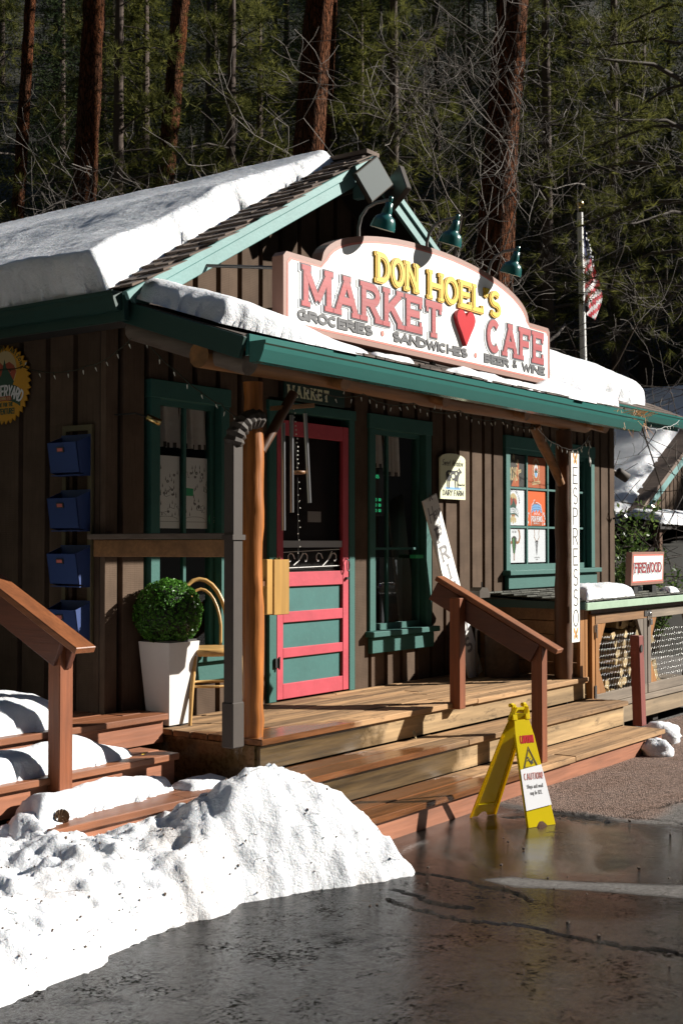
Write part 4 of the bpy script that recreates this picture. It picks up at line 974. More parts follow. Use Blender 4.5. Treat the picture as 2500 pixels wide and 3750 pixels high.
lay_shakes((5.16, RK+.62, EZ-.012), -Y, Vector((ca, 0, sa)), 22, .132, .66, B, M['shake'], wmin=.10, wmax=.17)
# ridge end and gutters of the side eave
MB().beam((APX, RK-.06, APZ+.02), (APX, 13, APZ+.02), .16, .03).build('ridge_cap', M['shake'], B)
def gutter(p, q, out, w=.10, h=.095, mat='gutter', name='gutter'):
    """K style gutter: profile swept from p to q, out = outward direction"""
    p, q, out = Vector(p), Vector(q), Vector(out).normalized()
    prof = [(0, 0), (0, -h), (w*.62, -h), (w*.72, -h*.80), (w*.88, -h*.45), (w*.92, -h*.22), (w, -h*.16), (w, .0), (w-.014, .0), (w-.014, -.012)]
    b = MB(); k = len(prof); vs = [r+out*a+Z*c for r in (p, q) for a, c in prof]
    b.add(vs, [(i, i+1, k+i+1, k+i) for i in range(k-1)])
    for r, fl in ((p, 0), (q, 1)): b.add([r+out*a+Z*c for a, c in prof[:8]]+[r+out*(w-.014)], [tuple(range(9))[::(-1 if fl else 1)]])
    return b.build(name, M[mat], B)
gutter((5.20, 5.38, 3.165), (5.20, 13, 3.165), -X, w=.10, h=.11, mat='teal_dark')
MB().box(5.18, 5.215, 5.36, 13, 3.00, 3.15).build('fascia', M['teal_dark'], B)
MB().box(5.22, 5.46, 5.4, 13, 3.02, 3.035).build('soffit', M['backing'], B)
# lean-to porch roof
PE, PZ0, PS = 4.53, 2.850, 0.325            # edge y, edge z, slope
def proof(y): return PZ0+PS*(y-PE)
pa = math.atan(PS); pv = Vector((0, math.cos(pa), math.sin(pa))); pn = Vector((0, -math.sin(pa), math.cos(pa)))
MB().obox(Vector((7.76, PE, PZ0))+pv*.69-pn*.03, (X, pv, pn), (2.49, .69, .024)).build('porch_roof_deck', M['shake_x'], B)
lay_shakes((5.27, PE-.03, PZ0-.005), X, pv, 4, .135, 4.98, B, M['shake_x'], shift=lambda r: (1.0, 9) if r < 3 else (3.0, 4.4), wmin=.10, wmax=.17)
MB().obox(Vector((7.76, PE-.02, PZ0-.062)), (X, Y, Z), (2.48, .014, .060), bev=.003).build('porch_fascia', M['gutter'], B)
MB().obox(Vector((5.262, PE, PZ0))+pv*.47-pn*.075, (X, pv, pn), (.016, .50, .062), bev=.003).build('porch_barge_board', M['teal_dark'], B)
MB().obox(Vector((10.262, PE, PZ0))+pv*.47-pn*.075, (X, pv, pn), (.016, .50, .062), bev=.003).build('porch_barge_board', M['teal_dark'], B)
for sx_ in (5.9, 7.4, 8.9): pass
gutter((5.28, PE-.036, PZ0-.045), (10.42, PE-.036, PZ0-.062), -Y, w=.115, h=.115)
MB().tube([(5.35, 5.45, 2.98), (5.35, 4.55, 2.69)], [.075, .065], 10).build('log_rafter', M['log_grey'], B)
MB().tube([(10.12, 5.75, 3.06), (10.12, 4.60, 2.70)], [.06, .06], 10).build('log_rafter', M['log_x'], B)
for q in (6.4, 7.6, 8.8): MB().tube([(q, 5.78, 3.06), (q, 4.66, 2.70)], [.05, .05], 8).build('log_rafter', M['log_x'], B)
mb = MB(); mb.tube([(5.25, 4.84, 2.758), (6.4, 4.82, 2.755), (7.6, 4.84, 2.742), (8.9, 4.82, 2.735), (10.2, 4.84, 2.735)], [.075, .068, .072, .066, .07], 12); mb.build('log_beam', M['log_x'], B)
# right wing roof
GY, GZ, GS = 5.33, 3.115, 0.46
ga = math.atan(GS); gv = Vector((0, math.cos(ga), math.sin(ga))); gn = Vector((0, -math.sin(ga), math.cos(ga)))
MB().prism([(10.25, 0), (13.45, 0), (12.6, 2.9), (8.9, 2.9)], (0, GY, GZ), X, gv, gn, -.05, -.004).build('wing_roof_deck', M['shake'], B)
mb = MB()
for r in range(3):
    a = 10.3
    while a < 13.45-.03*r:
        w = rnd.uniform(.1, .16); mb.obox(Vector((a+w/2, GY-.02, GZ))+gv*(r*.13)+gn*(.008+.001*rnd.random()), (X, gv-gn*.06, gn), (w/2-.003, .09, .006)); a += w
mb.build('wing_shakes', M['shake'], B)['kind'] = 'stuff'
for r in range(12):      # shakes stepping up the far hip
    a0 = 13.36-.085*r*1.0; MB().obox(Vector((a0, GY, GZ))+gv*(r*.24)+gn*.012, (X, gv-gn*.06, gn), (.10, .13, .008)).build('hip_shake', M['shake'], B)
gutter((10.30, GY-.02, GZ-.03), (13.75, GY-.02, GZ-.035), -Y, w=.11, h=.11)
MB().box(10.28, 13.6, GY, GY+.02, GZ-.17, GZ-.03).build('wing_fascia', M['gutter'], B)
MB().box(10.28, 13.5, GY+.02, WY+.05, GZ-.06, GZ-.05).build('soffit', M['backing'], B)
# log posts and braces of the porch
def logpost(x, y, z0, z1, r, mat, lean=0.0, wob=.012, n=16, seed=0):
    pts = []; rr = []; k = 22
    for i in range(k+1):
        t = i/k; pts.append((x+lean*t+wob*noise.noise((t*3, seed, 0)), y+wob*noise.noise((t*3, seed, 5)), z0+(z1-z0)*t)); rr.append(r*(1+.09*noise.noise((t*5, seed, 9)))*(1.06-.1*t))
    mb = MB(); mb.tube(pts, rr, n)
    for i in range(len(mb.v)):
        v = Vector(mb.v[i]); k2 = 1+.0; mb.v[i] = tuple(v+Vector((noise.noise(v*9+Vector((seed, 0, 0))), noise.noise(v*9+Vector((0, 4, seed))), 0))*.010)
    return mb.build('log_post', M[mat], B)
logpost(5.775, 4.885, 0.556, 2.66, .062, 'log', .0, seed=1)
logpost(9.815, 4.865, 0.556, 2.66, .074, 'log_dk', .02, seed=4)
MB().tube([(9.30, 4.86, 2.66), (9.42, 4.855, 2.52), (9.60, 4.85, 2.36), (9.73, 4.84, 2.20)], [.048, .044, .04, .034], 10).build('log_brace', M['log_x'], B)
MB().tube([(6.10, 4.84, 2.62), (5.93, 4.85, 2.40), (5.82, 4.86, 2.25)], [.032, .032, .028], 10).build('log_brace', M['log_dk'], B)
# downspout with a crimped elbow
mb = MB(); mb.obox((5.535, 4.83, 1.43), (X, Y, Z), (.045, .036, .86), bev=.006); ds = mb.build('downspout', M['downspout'], B)
sub(MB().obox((5.535, 4.83, 0.66), (X, Y, Z), (.052, .043, .13), bev=.006).build('downspout_shoe', M['downspout']), ds)
mb = MB(); pts = []; 
for i in range(15):
    t = i/14*math.pi/2*1.15; pts.append((5.535+.16-.16*math.cos(t), 4.83-.03*math.sin(t), 2.27+.16*math.sin(t)))
    rr = .052+(.005 if i % 2 else -.003)
    pts_r = rr
mb.tube(pts, [.056+(.006 if i % 2 else -.004) for i in range(15)], 8, smooth=False); sub(mb.build('downspout_elbow', M['downspout']), ds)
sub(MB().box(5.48, 5.59, 4.785, 4.87, 1.72, 1.75).build('downspout_strap', M['downspout']), ds)
mb = MB()
for k_ in range(5): mb.tube([(5.505+.015*k_, 4.795, .56), (5.505+.015*k_, 4.79, .50-.02*(k_ % 3))], [.006, .001], 6)
tag(mb.build('icicles', M['glass']), 'small icicles hanging from the foot of the downspout', 'icicles')

# ================================================================== ROOF SNOW
RO = Vector((5.2, RK, EZ)); ru, rv, rn = Y, Vector((ca, 0, sa)), Vector((-sa, 0, ca))
poly = [(.06, -.06), (.14, .25), (.20, .7), (.22, 1.03), (.27, 1.67), (.27, 2.3), (.26, 2.75), (.40, 2.97), (7.4, 2.95), (7.4, -.06)]
def hf(a, c): return 1.0+.22*sstep(0.9, 0.0, c) - .55*sstep(1.3, 2.9, c)
tag(snow_patch(poly, RO+rn*.025, ru, rv, rn, .21, .07, .026, .10, 1.4, 4, .02, hf).build('roof_snow', M['snow']), 'thick slab of snow lying on the left slope of the gable roof', 'snow')
poly = [(.05, 0), (.0, .30), (.03, .62), (.03, .95), (1.7, .95), (1.62, .55), (1.30, .16), (1.24, .02), (1.0, .01), (.6, .03), (.3, .12)]
def PF(x, v=0): return Vector((x, PE, PZ0))+pv*v
def hf2(a, c): return .22+.80*sstep(1.15, .1, a)
poly = [(.04, .22), (.02, .55), (.02, .98), (1.5, .98), (1.42, .55), (1.30, .20), (1.26, .04), (1.1, -.02), (.85, -.03), (.55, .02), (.30, .08)]
tag(snow_patch(poly, PF(5.27)+pn*.02, X, pv, pn, .15, .15, .018, .10, 2.2, 8, .02, hf2).build('roof_snow', M['snow']), 'tongue of snow on the porch roof tapering to a point below the word GROCERIES', 'snow')
tag(snow_patch([(0, .02), (.12, -.02), (.42, .0), (.50, .06), (.40, .14), (.12, .15)], PF(6.55)+pn*.02, X, pv, pn, .03, .06, .012, .3, 6, 3, .015).build('roof_snow', M['snow']), 'small snow patch on the porch roof edge below the word SANDWICHES', 'snow')
tag(snow_patch([(0, .06), (.15, -.01), (.50, -.03), (.85, .02), (.80, .12), (.35, .18)], PF(7.42)+pn*.02, X, pv, pn, .045, .08, .012, .3, 5, 6, .02).build('roof_snow', M['snow']), 'oval snow patch on the porch roof edge below BEER & WINE', 'snow')
poly = [(.0, .02), (.3, -.03), (.7, .0), (1.2, -.04), (1.7, .01), (1.98, .02), (2.02, .2), (1.98, .95), (1.1, .97), (1.35, .50), (1.0, .33), (.4, .25), (.08, .14)]
tag(snow_patch(poly, PF(8.22)+pn*.02, X, pv, pn, .075, .10, .018, .25, 3, 11, .025, lambda a, c: .45+.9*sstep(.9, 1.6, a)).build('roof_snow', M['snow']), 'snow heaped on the right end of the porch roof beside the sign', 'snow')
poly = [(9.7, .02), (10.2, .12), (10.8, .03), (11.6, .10), (12.3, .02), (12.9, .14), (13.0, .3), (12.75, .9), (12.35, 2.2), (12.0, 3.0), (9.0, 3.0), (9.6, 1.0)]
tag(snow_patch(poly, Vector((0, GY, GZ))+gn*.02, X, gv, gn, .21, .16, .03, .12, 1.8, 14, .03).build('roof_snow', M['snow']), 'broad white snow sheet on the right wing roof in front of the flagpole', 'snow')

# ================================================================== MAIN SIGN
SY = 4.95; SX0, SX1, SZ0, SZ1 = 6.09, 9.67, 3.035, 3.515
S = thing('market_sign_board', 'large arched white sign with pink border reading DON HOEL\'S MARKET CAFE on the porch roof', 'sign', (7.88, SY, SZ0))
def sign_outline(k):     # k = inset
    x0, x1, zb_, zs = SX0+k, SX1-k, SZ0+k, SZ1-k; c = 7.89
    pts = [(x0, zb_), (x1, zb_), (x1, zs-.03), (x1-.03, zs)]
    xr = 9.30
    pts += [(xr+k*.2, zs)] + [(c+(1.40-k*.9)*math.cos(R(a))*1.0, zs+.02+(.318)*math.sin(R(a))) for a in range(4, 177, 6)] + [(6.48-k*.2, zs), (x0+.03, zs), (x0, zs-.03)]
    return [(p[0]-7.88, p[1]-SZ0) for p in pts]
SF = (Vector((7.88, SY, SZ0)), X, Z, -Y)
MB().prism(sign_outline(0), *SF, -.05, .040).build('sign_frame', M['frame_brown'], S)
MB().prism(sign_outline(.034), *SF, .030, .0415).build('sign_border', M['pink'], S)
MB().prism(sign_outline(.046), *SF, .030, .043).build('sign_face', M['white'], S)
def sfr(x, z, d=.043): return (Vector((x, SY-d, z)), X, Z, -Y)
def fit_word(word, x0, x1, h, sp, extra=0.0):
    a = text_width(word, h, sp, 0); b_ = text_width(word, h, sp, 1)-a; return max(.2, ((x1-x0)-extra-a)/b_)
def carved(word, x0, x1, z, h, w, layers, sp, name='letter'):
    """raised slab letters, one object each; layers = (grow, dx, dz, depth0, depth1, matindex)"""
    sx = fit_word(word, x0+w/2, x1-w/2, h, sp); x_ = x0+w/2
    for ch in word:
        if ch in G:
            m = MB()
            for gr_, dx, dz, a, b_, mi in layers: letter(m, ch, x_, sfr(0, z), h, w, a, b_, mi, slab=True, sx=sx, grow=gr_, shift=(dx, dz))
            m.build(name, [M['pale_letter'], M['outline'], M['sign_red'], M['yellow_side'], M['yellow']], S)
        x_ += ((G[ch][0]*sx if ch in G else .3*sx)+sp)*h
RL = [(.011, -.018, -.006, 0, .004, 0), (.009, 0, 0, 0, .008, 1), (.0, 0, 0, .004, .0115, 2)]
carved('MARKET', 6.275, 7.925, 3.196, .262, .050, RL, .36)
carved('CAFE', 8.585, 9.535, 3.190, .262, .050, RL, .34)
YL = [(.005, -.010, -.004, 0, .014, 3), (.003, 0, 0, .0, .0150, 1), (.0, 0, 0, .01, .0175, 4)]
carved('DON', 7.085, 7.60, 3.485, .205, .034, YL, .27)
carved("HOEL'S", 7.745, 8.80, 3.475, .205, .034, YL, .29)
def plainword(wd, x0, x1, z, h, w):
    m = MB(); sx = fit_word(wd, x0+w/2, x1-w/2, h, .32)
    for dx, dz, d, mi, gw in ((-.005, -.003, .001, 0, w*1.0), (0, 0, .006, 1, w)):
        x_ = x0+w/2
        for ch in wd: letter(m, ch, x_, sfr(0, z), h, gw, 0, d, mi, sx=sx, shift=(dx, dz)); x_ += ((G[ch][0]*sx if ch in G else .3*sx)+.32)*h
    m.build('lettering', [M['pale_letter'], M['grey_letter']], S)
plainword('GROCERIES', 6.225, 7.045, 3.102, .072, .021)
plainword('SANDWICHES', 7.29, 8.30, 3.102, .072, .021)
plainword('BEER', 8.555, 8.945, 3.102, .072, .021); plainword('&', 9.01, 9.085, 3.110, .068, .013); plainword('WINE', 9.165, 9.57, 3.102, .072, .021)
for x_ in (7.165, 8.425): MB().prism(arc(0, 0, .018, .020, 0, 345, 16), *sfr(x_, 3.140), 0, .004).build('dot', M['pink'], S)
ht = [(0, 0)]+[(.075, .10), (.13, .165), (.150, .205)]+arc(.078, .215, .074, .062, 0, 155, 9)+[(0, .228)]
ht = ht+[(-p[0], p[1]) for p in ht[::-1][1:-1]]
ht = [(p[0]*.88, p[1]*.96) for p in ht]
MB().prism(ht, *sfr(8.235, 3.185), 0, .035).build('heart', M['heart'], S)
for x_ in (6.5, 7.9, 9.3): MB().box(x_-.02, x_+.02, SY+.0, SY+.03, 2.96, 3.04).build('bracket', M['metal_dk'], S)
for x_ in (6.9, 8.9): MB().beam((x_, SY+.03, 3.3), (x_, 5.79, 3.36), .02, .02).build('stay', M['metal_dk'], S)
MB().tube([(5.60, 5.78, 3.46), (6.12, SY+.04, 3.42)], .011, 6).build('stay', M['pipe'], S)
# gooseneck lamps
def sign_lamp(bx, bz, label):
    t = thing('sign_lamp', label, 'lamp', (bx, SY+.02, bz), 'gooseneck lamps over the sign')
    pts = [(bx, SY+.02, bz-.05), (bx, SY+.02, bz+.10), (bx, SY+.0, bz+.17), (bx, SY-.05, bz+.225), (bx, SY-.12, bz+.248), (bx, SY-.235, bz+.250)]
    MB().tube(pts, .0115, 8).build('arm', M['pipe'], t)
    tip = Vector((bx, SY-.245, bz+.262)); ax = Vector((0.0, .34, -.94)).normalized()
    m = MB(); m.lathe([(0, -.012), (.014, -.008), (.016, .02), (.011, .03), (.011, .05)], tip, ax, 10); m.build('collar', M['lampgreen'], t)
    m = MB(); m.lathe([(.012, .03), (.026, .035), (.028, .070), (.033, .078), (.033, .10), (.040, .118), (.064, .132), (.076, .155), (.084, .19), (.087, .212)], tip, ax, 20); m.build('shade', M['lampgreen'], t)
    m = MB(); m.lathe([(.026, .10), (.052, .136), (.068, .162), (.0845, .211)], tip, ax, 20); m.lathe([(.0, .13), (.020, .14), (.027, .165), (.018, .19), (0, .196)], tip, ax, 10); m.build('lamp_lining', M['lamp_in'], t)
sign_lamp(6.975, 3.74, 'leftmost green gooseneck lamp, above the word DON')
sign_lamp(7.835, 3.80, 'middle green gooseneck lamp, over the gap before the sign\'s second word')
sign_lamp(8.740, 3.74, 'rightmost green gooseneck lamp, low on the right shoulder of the arch')
# flood lamp pair under the gable
t = thing('flood_lamp', 'twin square flood lamps set diamond wise at the gable peak', 'lamp', (7.62, 5.34, 4.38))
c = Vector((7.53, 5.24, 4.345)); a1 = Vector((.78, -.1, .66)).normalized(); nrm = Vector((-.32, -.95, -.05)).normalized(); a1 = (a1-nrm*a1.dot(nrm)).normalized(); a2 = nrm.cross(a1)
MB().obox(c, (a1, a2, nrm), (.128, .124, .022), bev=.006).build('housing', M['bronze'], t)
MB().obox(c+nrm*.0235, (a1, a2, nrm), (.117, .113, .002)).build('lens', M['flood'], t)
c2 = Vector((7.84, 5.24, 4.35)); n2 = Vector((.93, -.35, -.12)).normalized(); b1 = Vector((.1, .5, .8)); b1 = (b1-n2*b1.dot(n2)).normalized(); b2 = n2.cross(b1)
MB().obox(c2, (b1, b2, n2), (.122, .122, .025), bev=.006).build('housing', M['bronze'], t)
MB().tube([c-nrm*.02, (7.70, 5.42, 4.36), (7.72, 5.8, 4.34)], .02, 8).build('bracket', M['bronze'], t)
MB().tube([c2-n2*.02, (7.72, 5.42, 4.36)], .018, 8).build('bracket', M['bronze'], t)

# ================================================================== PORCH DECK, STEPS
D0 = 0.556
def planks(name, x0, x1, ys, z, th, mat, parent, xj=None, nose=None):
    for i, (ya, yb) in enumerate(ys):
        cuts = [x0]+([x1-(x1-x0)*rnd.uniform(.3, .7)] if xj is None and x1-x0 > 3 else (xj if xj else []))+[x1]
        for xa, xb in zip(cuts, cuts[1:]):
            dz = rnd.uniform(-.0025, .0025); m = mat
            MB().box(xa+.0015, xb-.0015, ya+.003, yb-.003, z-th+dz, z+dz, bev=.004).build(name, M[m] if isinstance(m, str) else m, parent)
P = thing('porch_deck', 'long plank porch deck before the red door, soaked at its left corner', 'deck', (7.9, 5.2, 0))
planks('plank', 5.70, 10.07, [(4.75+.143*i, 4.75+.143*(i+1)) for i in range(7)]+[(5.751, 5.805)], D0, .038, 'deckmix', P)
MB().box(5.72, 10.05, 4.782, 4.812, .372, D0-.041, bev=.002).build('fascia_board', M['risermix'], P)
MB().box(5.705, 5.735, 4.815, 5.80, .05, D0-.041).build('fascia_board', M['wet_dark'], P)
MB().box(5.78, 10.0, 4.9, 5.8, .05, .45).build('joist', M['backing'], P)
S2 = thing('porch_steps', 'two long weathered wooden steps running along the front of the porch', 'steps', (7.9, 4.4, 0))
planks('tread', 5.74, 10.16, [(4.43, 4.60), (4.60, 4.778)], .362, .038, 'deckmix', S2)
MB().box(5.76, 10.12, 4.462, 4.49, .165, .322, bev=.002).build('riser', M['risermix'], S2)
MB().box(10.125, 10.15, 4.47, 4.78, .02, .322, bev=.002).build('side_board', M['riser'], S2)
planks('tread', 5.72, 10.10, [(4.08, 4.262), (4.262, 4.458)], .162, .038, 'deckmix', S2)
MB().box(5.74, 10.07, 4.112, 4.14, -.02, .122, bev=.002).build('riser', M['riser_red'], S2)
MB().box(10.072, 10.098, 4.115, 4.46, -.02, .122, bev=.002).build('side_board', M['riser_red'], S2)
MB().box(5.80, 10.0, 4.2, 4.8, -.02, .11).build('joist', M['backing'], S2)
# left stair flight
S3 = thing('side_stairs', 'red brown side stairs half buried in snow at the left corner of the porch', 'stairs', (4.7, 5.2, 0))
planks('tread', 4.20, 5.69, [(4.815, 5.0), (5.0, 5.18)], .300, .038, 'deck_red', S3, xj=[])
planks('tread', 2.6, 5.455, [(5.165, 5.33), (5.33, 5.50)], .476, .038, 'deck_red', S3, xj=[])
planks('tread', 2.6, 5.70, [(5.49, 5.64)], .655, .038, 'deck_red', S3, xj=[]); planks('tread', 2.6, 5.45, [(5.64+.145*i, 5.785+.145*i) for i in range(8)], .655, .038, 'deck_red', S3, xj=[])
MB().box(5.45, 5.695, 5.64, 5.785, .618, .656, bev=.004).build('tread', M['deck_red'], S3)
MB().box(4.24, 5.68, 4.848, 4.876, .05, .259, bev=.002).build('riser', M['riser_red'], S3)
MB().box(2.6, 5.44, 5.197, 5.225, .30, .436, bev=.002).build('riser', M['riser_red'], S3)
MB().box(2.6, 5.68, 5.525, 5.553, .478, .615, bev=.002).build('riser', M['riser_red'], S3)
MB().box(4.21, 4.238, 4.86, 5.2, .0, .259).build('side_board', M['rail_dk'], S3)
MB().box(5.44, 5.453, 5.23, 5.5, .30, .436).build('side_board', M['rail_dk'], S3)
MB().box(2.7, 5.40, 5.6, 6.7, .0, .60).build('joist', M['backing'], S3)
def step_snow(poly, z, H, r, label, seed, amp=.2, res=.02, hfn=None):
    tag(snow_patch(poly, (0, 0, z), X, Y, Z, H*.95, r*1.4, res, amp*1.6, 3, seed, .03, hfn).build('step_snow', M['snow']), label, 'snow')
step_snow([(4.60, 4.98), (5.16, 5.02), (5.28, 5.08), (5.20, 5.19), (4.25, 5.19), (4.22, 4.95), (4.40, 4.93)], .302, .135, .10, 'snow pillow on the lowest side stair, right of the handrail post', 21, .12)
step_snow([(3.0, 5.22), (4.3, 5.235), (4.9, 5.25), (5.20, 5.31), (5.25, 5.36), (5.10, 5.44), (5.0, 5.50), (3.0, 5.50)], .478, .165, .13, 'long snow drift on the second side stair', 23, .12, .02, lambda a, c: 1.0-.55*sstep(4.8, 5.2, a))
step_snow([(2.8, 5.56), (4.5, 5.57), (4.82, 5.56), (5.00, 5.62), (5.06, 5.8), (4.95, 6.4), (2.8, 6.6)], .657, .21, .24, 'high snow drift on the top landing of the side stairs', 25, .1, .025)
step_snow([(5.30, 4.93), (5.50, 4.90), (5.68, 4.96), (5.66, 5.12), (5.34, 5.14)], .302, .045, .08, 'thin icy snow on the lowest side stair near the porch corner', 29, .4)
# pine cone and leaves
pc = MB()
for i in range(90):
    t = i/90; a = i*2.4; r_ = .032*math.sin(math.pi*min(1, t*.9+.12)); p = Vector((4.35, 4.93, .325)); ax = Vector((.94, .3, .05)).normalized(); u_ = ax.orthogonal().normalized(); w_ = ax.cross(u_)
    d_ = u_*math.cos(a)+w_*math.sin(a); q = p+ax*(t-.5)*.09+d_*r_
    pc.obox(q, ((d_+ax*.6), ax.cross(d_), (ax-d_*.6)), (.009, .006, .0018))
tag(pc.build('pine_cone', M['cone']), 'brown pine cone lying on the edge of the lowest side stair', 'pine cone')
tag(MB().prism([(0, 0), (.03, .012), (.06, .0), (.035, -.014)], (5.235, 5.26, .484), Vector((.9, .4, .1)), Vector((-.4, .9, .1)), Z, 0, .002).build('yellow_leaf', M['leafy']), 'small yellow leaf at the tip of the snow on the second side stair', 'leaf')
tag(MB().prism([(0, 0), (.03, .02), (.05, .05), (.02, .06), (.0, .03)], (7.3, 4.72, .366), Vector((.9, .2, .4)), Vector((-.2, .6, .7)), Z, 0, .002).build('dry_leaf', M['split']), 'curled dry leaf resting against the porch riser', 'leaf')

# ================================================================== HANDRAILS
def handrail(label, top, end, post1, post2, zb1, zb2, capw=.135, loc=(0, 0, 0)):
    t = thing('handrail', label, 'handrail', loc)
    top, end = Vector(top), Vector(end); d = (end-top).normalized(); side = d.cross(Z).normalized(); up = side.cross(d)
    MB().beam(top, end, capw, .036, bev=.004).build('cap_rail', M['rail_y'], t)
    a, b_ = top-up*.095+d*.02, end-up*.095-d*.10
    MB().beam(a-side*.030, b_-side*.030, .034, .14, bev=.003).build('side_rail', M['rail_dk'], t)
    MB().beam(a+side*.030, b_+side*.030-d*.04, .034, .14, bev=.003).build('side_rail', M['rail_dk'], t)
    for (px, py, s_), zb_ in ((post1, zb1), (post2, zb2)):
        k = (py-top.y)/(end.y-top.y); zt = top.z+(end.z-top.z)*k-.03
        MB().box(px-s_, px+s_, py-s_, py+s_, zb_, zt, bev=.004).build('post', M['rail'], t)
    return t
handrail('stained handrail on the main steps, right of the red door', (7.93, 4.93, 1.447), (8.07, 4.03, .945), (7.865, 4.735, .042), (8.07, 4.19, .042), .515, .16, loc=(8, 4.5, .2))
handrail('stained handrail on the snowy side stairs at the left edge', (4.52, 6.1, 1.70), (4.50, 4.93, 1.15), (4.525, 5.145, .046), (4.525, 6.0, .046), .30, .65, loc=(4.5, 5.3, .3))
t = thing('porch_railing', 'short level railing between the building corner and the left log post', 'railing', (5.6, 5.4, .55))
MB().beam((5.69, 4.94, 1.745), (5.44, 5.90, 1.742), .13, .034, bev=.004).build('cap_rail', M['log_grey'], t)
MB().beam((5.68, 4.95, 1.672), (5.45, 5.89, 1.670), .038, .105, bev=.004).build('side_rail', M['orange_x'], t)

# ================================================================== SMALL SIGNS
def panel_poly(w, h, arch): return [(0, 0), (w, 0), (w, h-arch)]+[(w/2+w/2*math.cos(R(a)), h-arch+arch*math.sin(R(a))) for a in range(15, 180, 15)]+[(0, h-arch)]
o = MB().prism(panel_poly(.42, .40, .05), (9.30, 5.775, 2.085), X, Z, -Y, -.008, .008).build('dairy_sign', M['cream']); tag(o, 'pale green arched Sweet Meadow DAIRY FARM sign with a black and white cow', 'sign')
fr = front(9.30, 5.7665, 2.085); m = MB()
text('', 'DAIRY FARM', (fr[0]+X*.04+Z*.03, X, Z, -Y), .05, .007, None, mb=m, sp=.2, fit=.34); text('', 'Sweet Meadow', (fr[0]+X*.03+Z*.29, X, Z, -Y), .055, .004, None, mb=m, sp=.16, fit=.34, skew=.3)
text('', 'Grass Fed', (fr[0]+X*.30+Z*.12, X, Z, -Y), .022, .003, None, mb=m, sp=.16, fit=.10)
cow = [(.10, .235), (.12, .25), (.26, .25), (.30, .262), (.315, .28), (.325, .265), (.355, .245), (.35, .232), (.325, .228), (.305, .20), (.295, .165), (.295, .095), (.280, .095), (.277, .155), (.255, .165), (.26, .095), (.245, .095), (.235, .165), (.17, .165), (.155, .15), (.15, .095), (.135, .095), (.138, .15), (.128, .17), (.125, .09), (.11, .09), (.108, .18), (.098, .22), (.088, .13), (.083, .15), (.093, .235)]
m.prism([(p[0], p[1]) for p in cow], *fr, 0, .001, 0)
for cx, cy, rx, ry in ((.15, .225, .02, .014), (.21, .20, .026, .018), (.26, .225, .014, .013), (.30, .25, .010, .008), (.18, .175, .012, .008)): m.prism(arc(cx, cy, rx, ry, 0, 330, 10), *fr, 0, .0015, 1)
m.prism([(.10, .085), (.33, .085), (.36, .105), (.08, .105)], *fr, 0, .0007, 2); sub(m.build('print', [M['ink'], M['cream'], M['sky_blue']]), o)
# leaning Hey Friends board
a_, b_ = Vector((9.51, 5.55, .556)), Vector((9.00, 5.70, 2.085)); vv = (b_-a_).normalized(); uu = (X-vv*X.dot(vv)).normalized(); nn = uu.cross(vv)
if nn.y > 0: nn = -nn
t = thing('welcome_board', 'tall white plank sign reading Hey FRIENDS leaning against the wall', 'sign', (9.5, 5.55, .556))
Lh = (b_-a_).length
for k_ in range(3): MB().prism([(-.115+.077*k_+.001, 0), (-.115+.077*(k_+1)-.001, 0), (-.115+.077*(k_+1)-.001, Lh), (-.115+.077*k_+.001, Lh)], a_, uu, vv, nn, 0, .016).build('plank', M['white'], t)
m = MB(); yy = Lh-.23
text('', 'Hey', (a_+vv*(Lh-.205)+uu*-.085, uu, vv, nn), .13, .010, None, mb=m, sp=.10, fit=.17, d0=.015, d1=.0175, skew=.12)
for ch in 'FRIENDS':
    yy -= .166; letter(m, ch, -.045 if ch != 'I' else 0, (a_+vv*yy, uu, vv, nn), .135, .024, .015, .0175, 0, slab=True, sx=1.15)
m.build('lettering', M['ink_grey'], t)
MB().tube([a_+vv*(Lh-.03)+uu*(-.02)+nn*.02, a_+vv*(Lh+.03)+nn*.02, a_+vv*(Lh-.03)+uu*.02+nn*.02], .003, 5).build('hanging_loop', M['metal_dk'], t)
# espresso board
t = thing('espresso_board', 'tall narrow white board reading ESPRESSO downwards, fixed to the right log post', 'sign', (9.72, 4.70, .88))
EX = 9.635; MB().box(EX, EX+.152, 4.700, 4.722, .875, 2.468, bev=.003).build('board', M['white'], t)
m = MB()
for i, ch in enumerate('ESPRESSO'):
    z_ = 2.195-.170*i; w_ = G[ch][0]*.145*.95; letter(m, ch, EX+.076-w_/2, (Vector((0, 4.6995, z_)), X, Z, -Y), .145, .0105, 0, .001, 0, sx=.95)
m.build('lettering', M['ink'], t)
for z_ in (2.405, .945):
    m = MB(); fr = front(EX+.076, 4.6995, z_)
    for s in (-1, 1):
        m.prism([(s*.004, .0), (s*.022, .045), (s*.045, .06), (s*.040, .02), (s*.015, -.005)][::s], *fr, 0, .001, 0); m.prism([(s*.004, -.002), (s*.032, -.010), (s*.030, -.045), (s*.014, -.04)][::s], *fr, 0, .0012, 0)
    ribbon(m, [(0, -.03), (0, .03)], .006, fr, 0, .0015, 1); m.build('butterfly', [M['butterfly'], M['ink']], t)
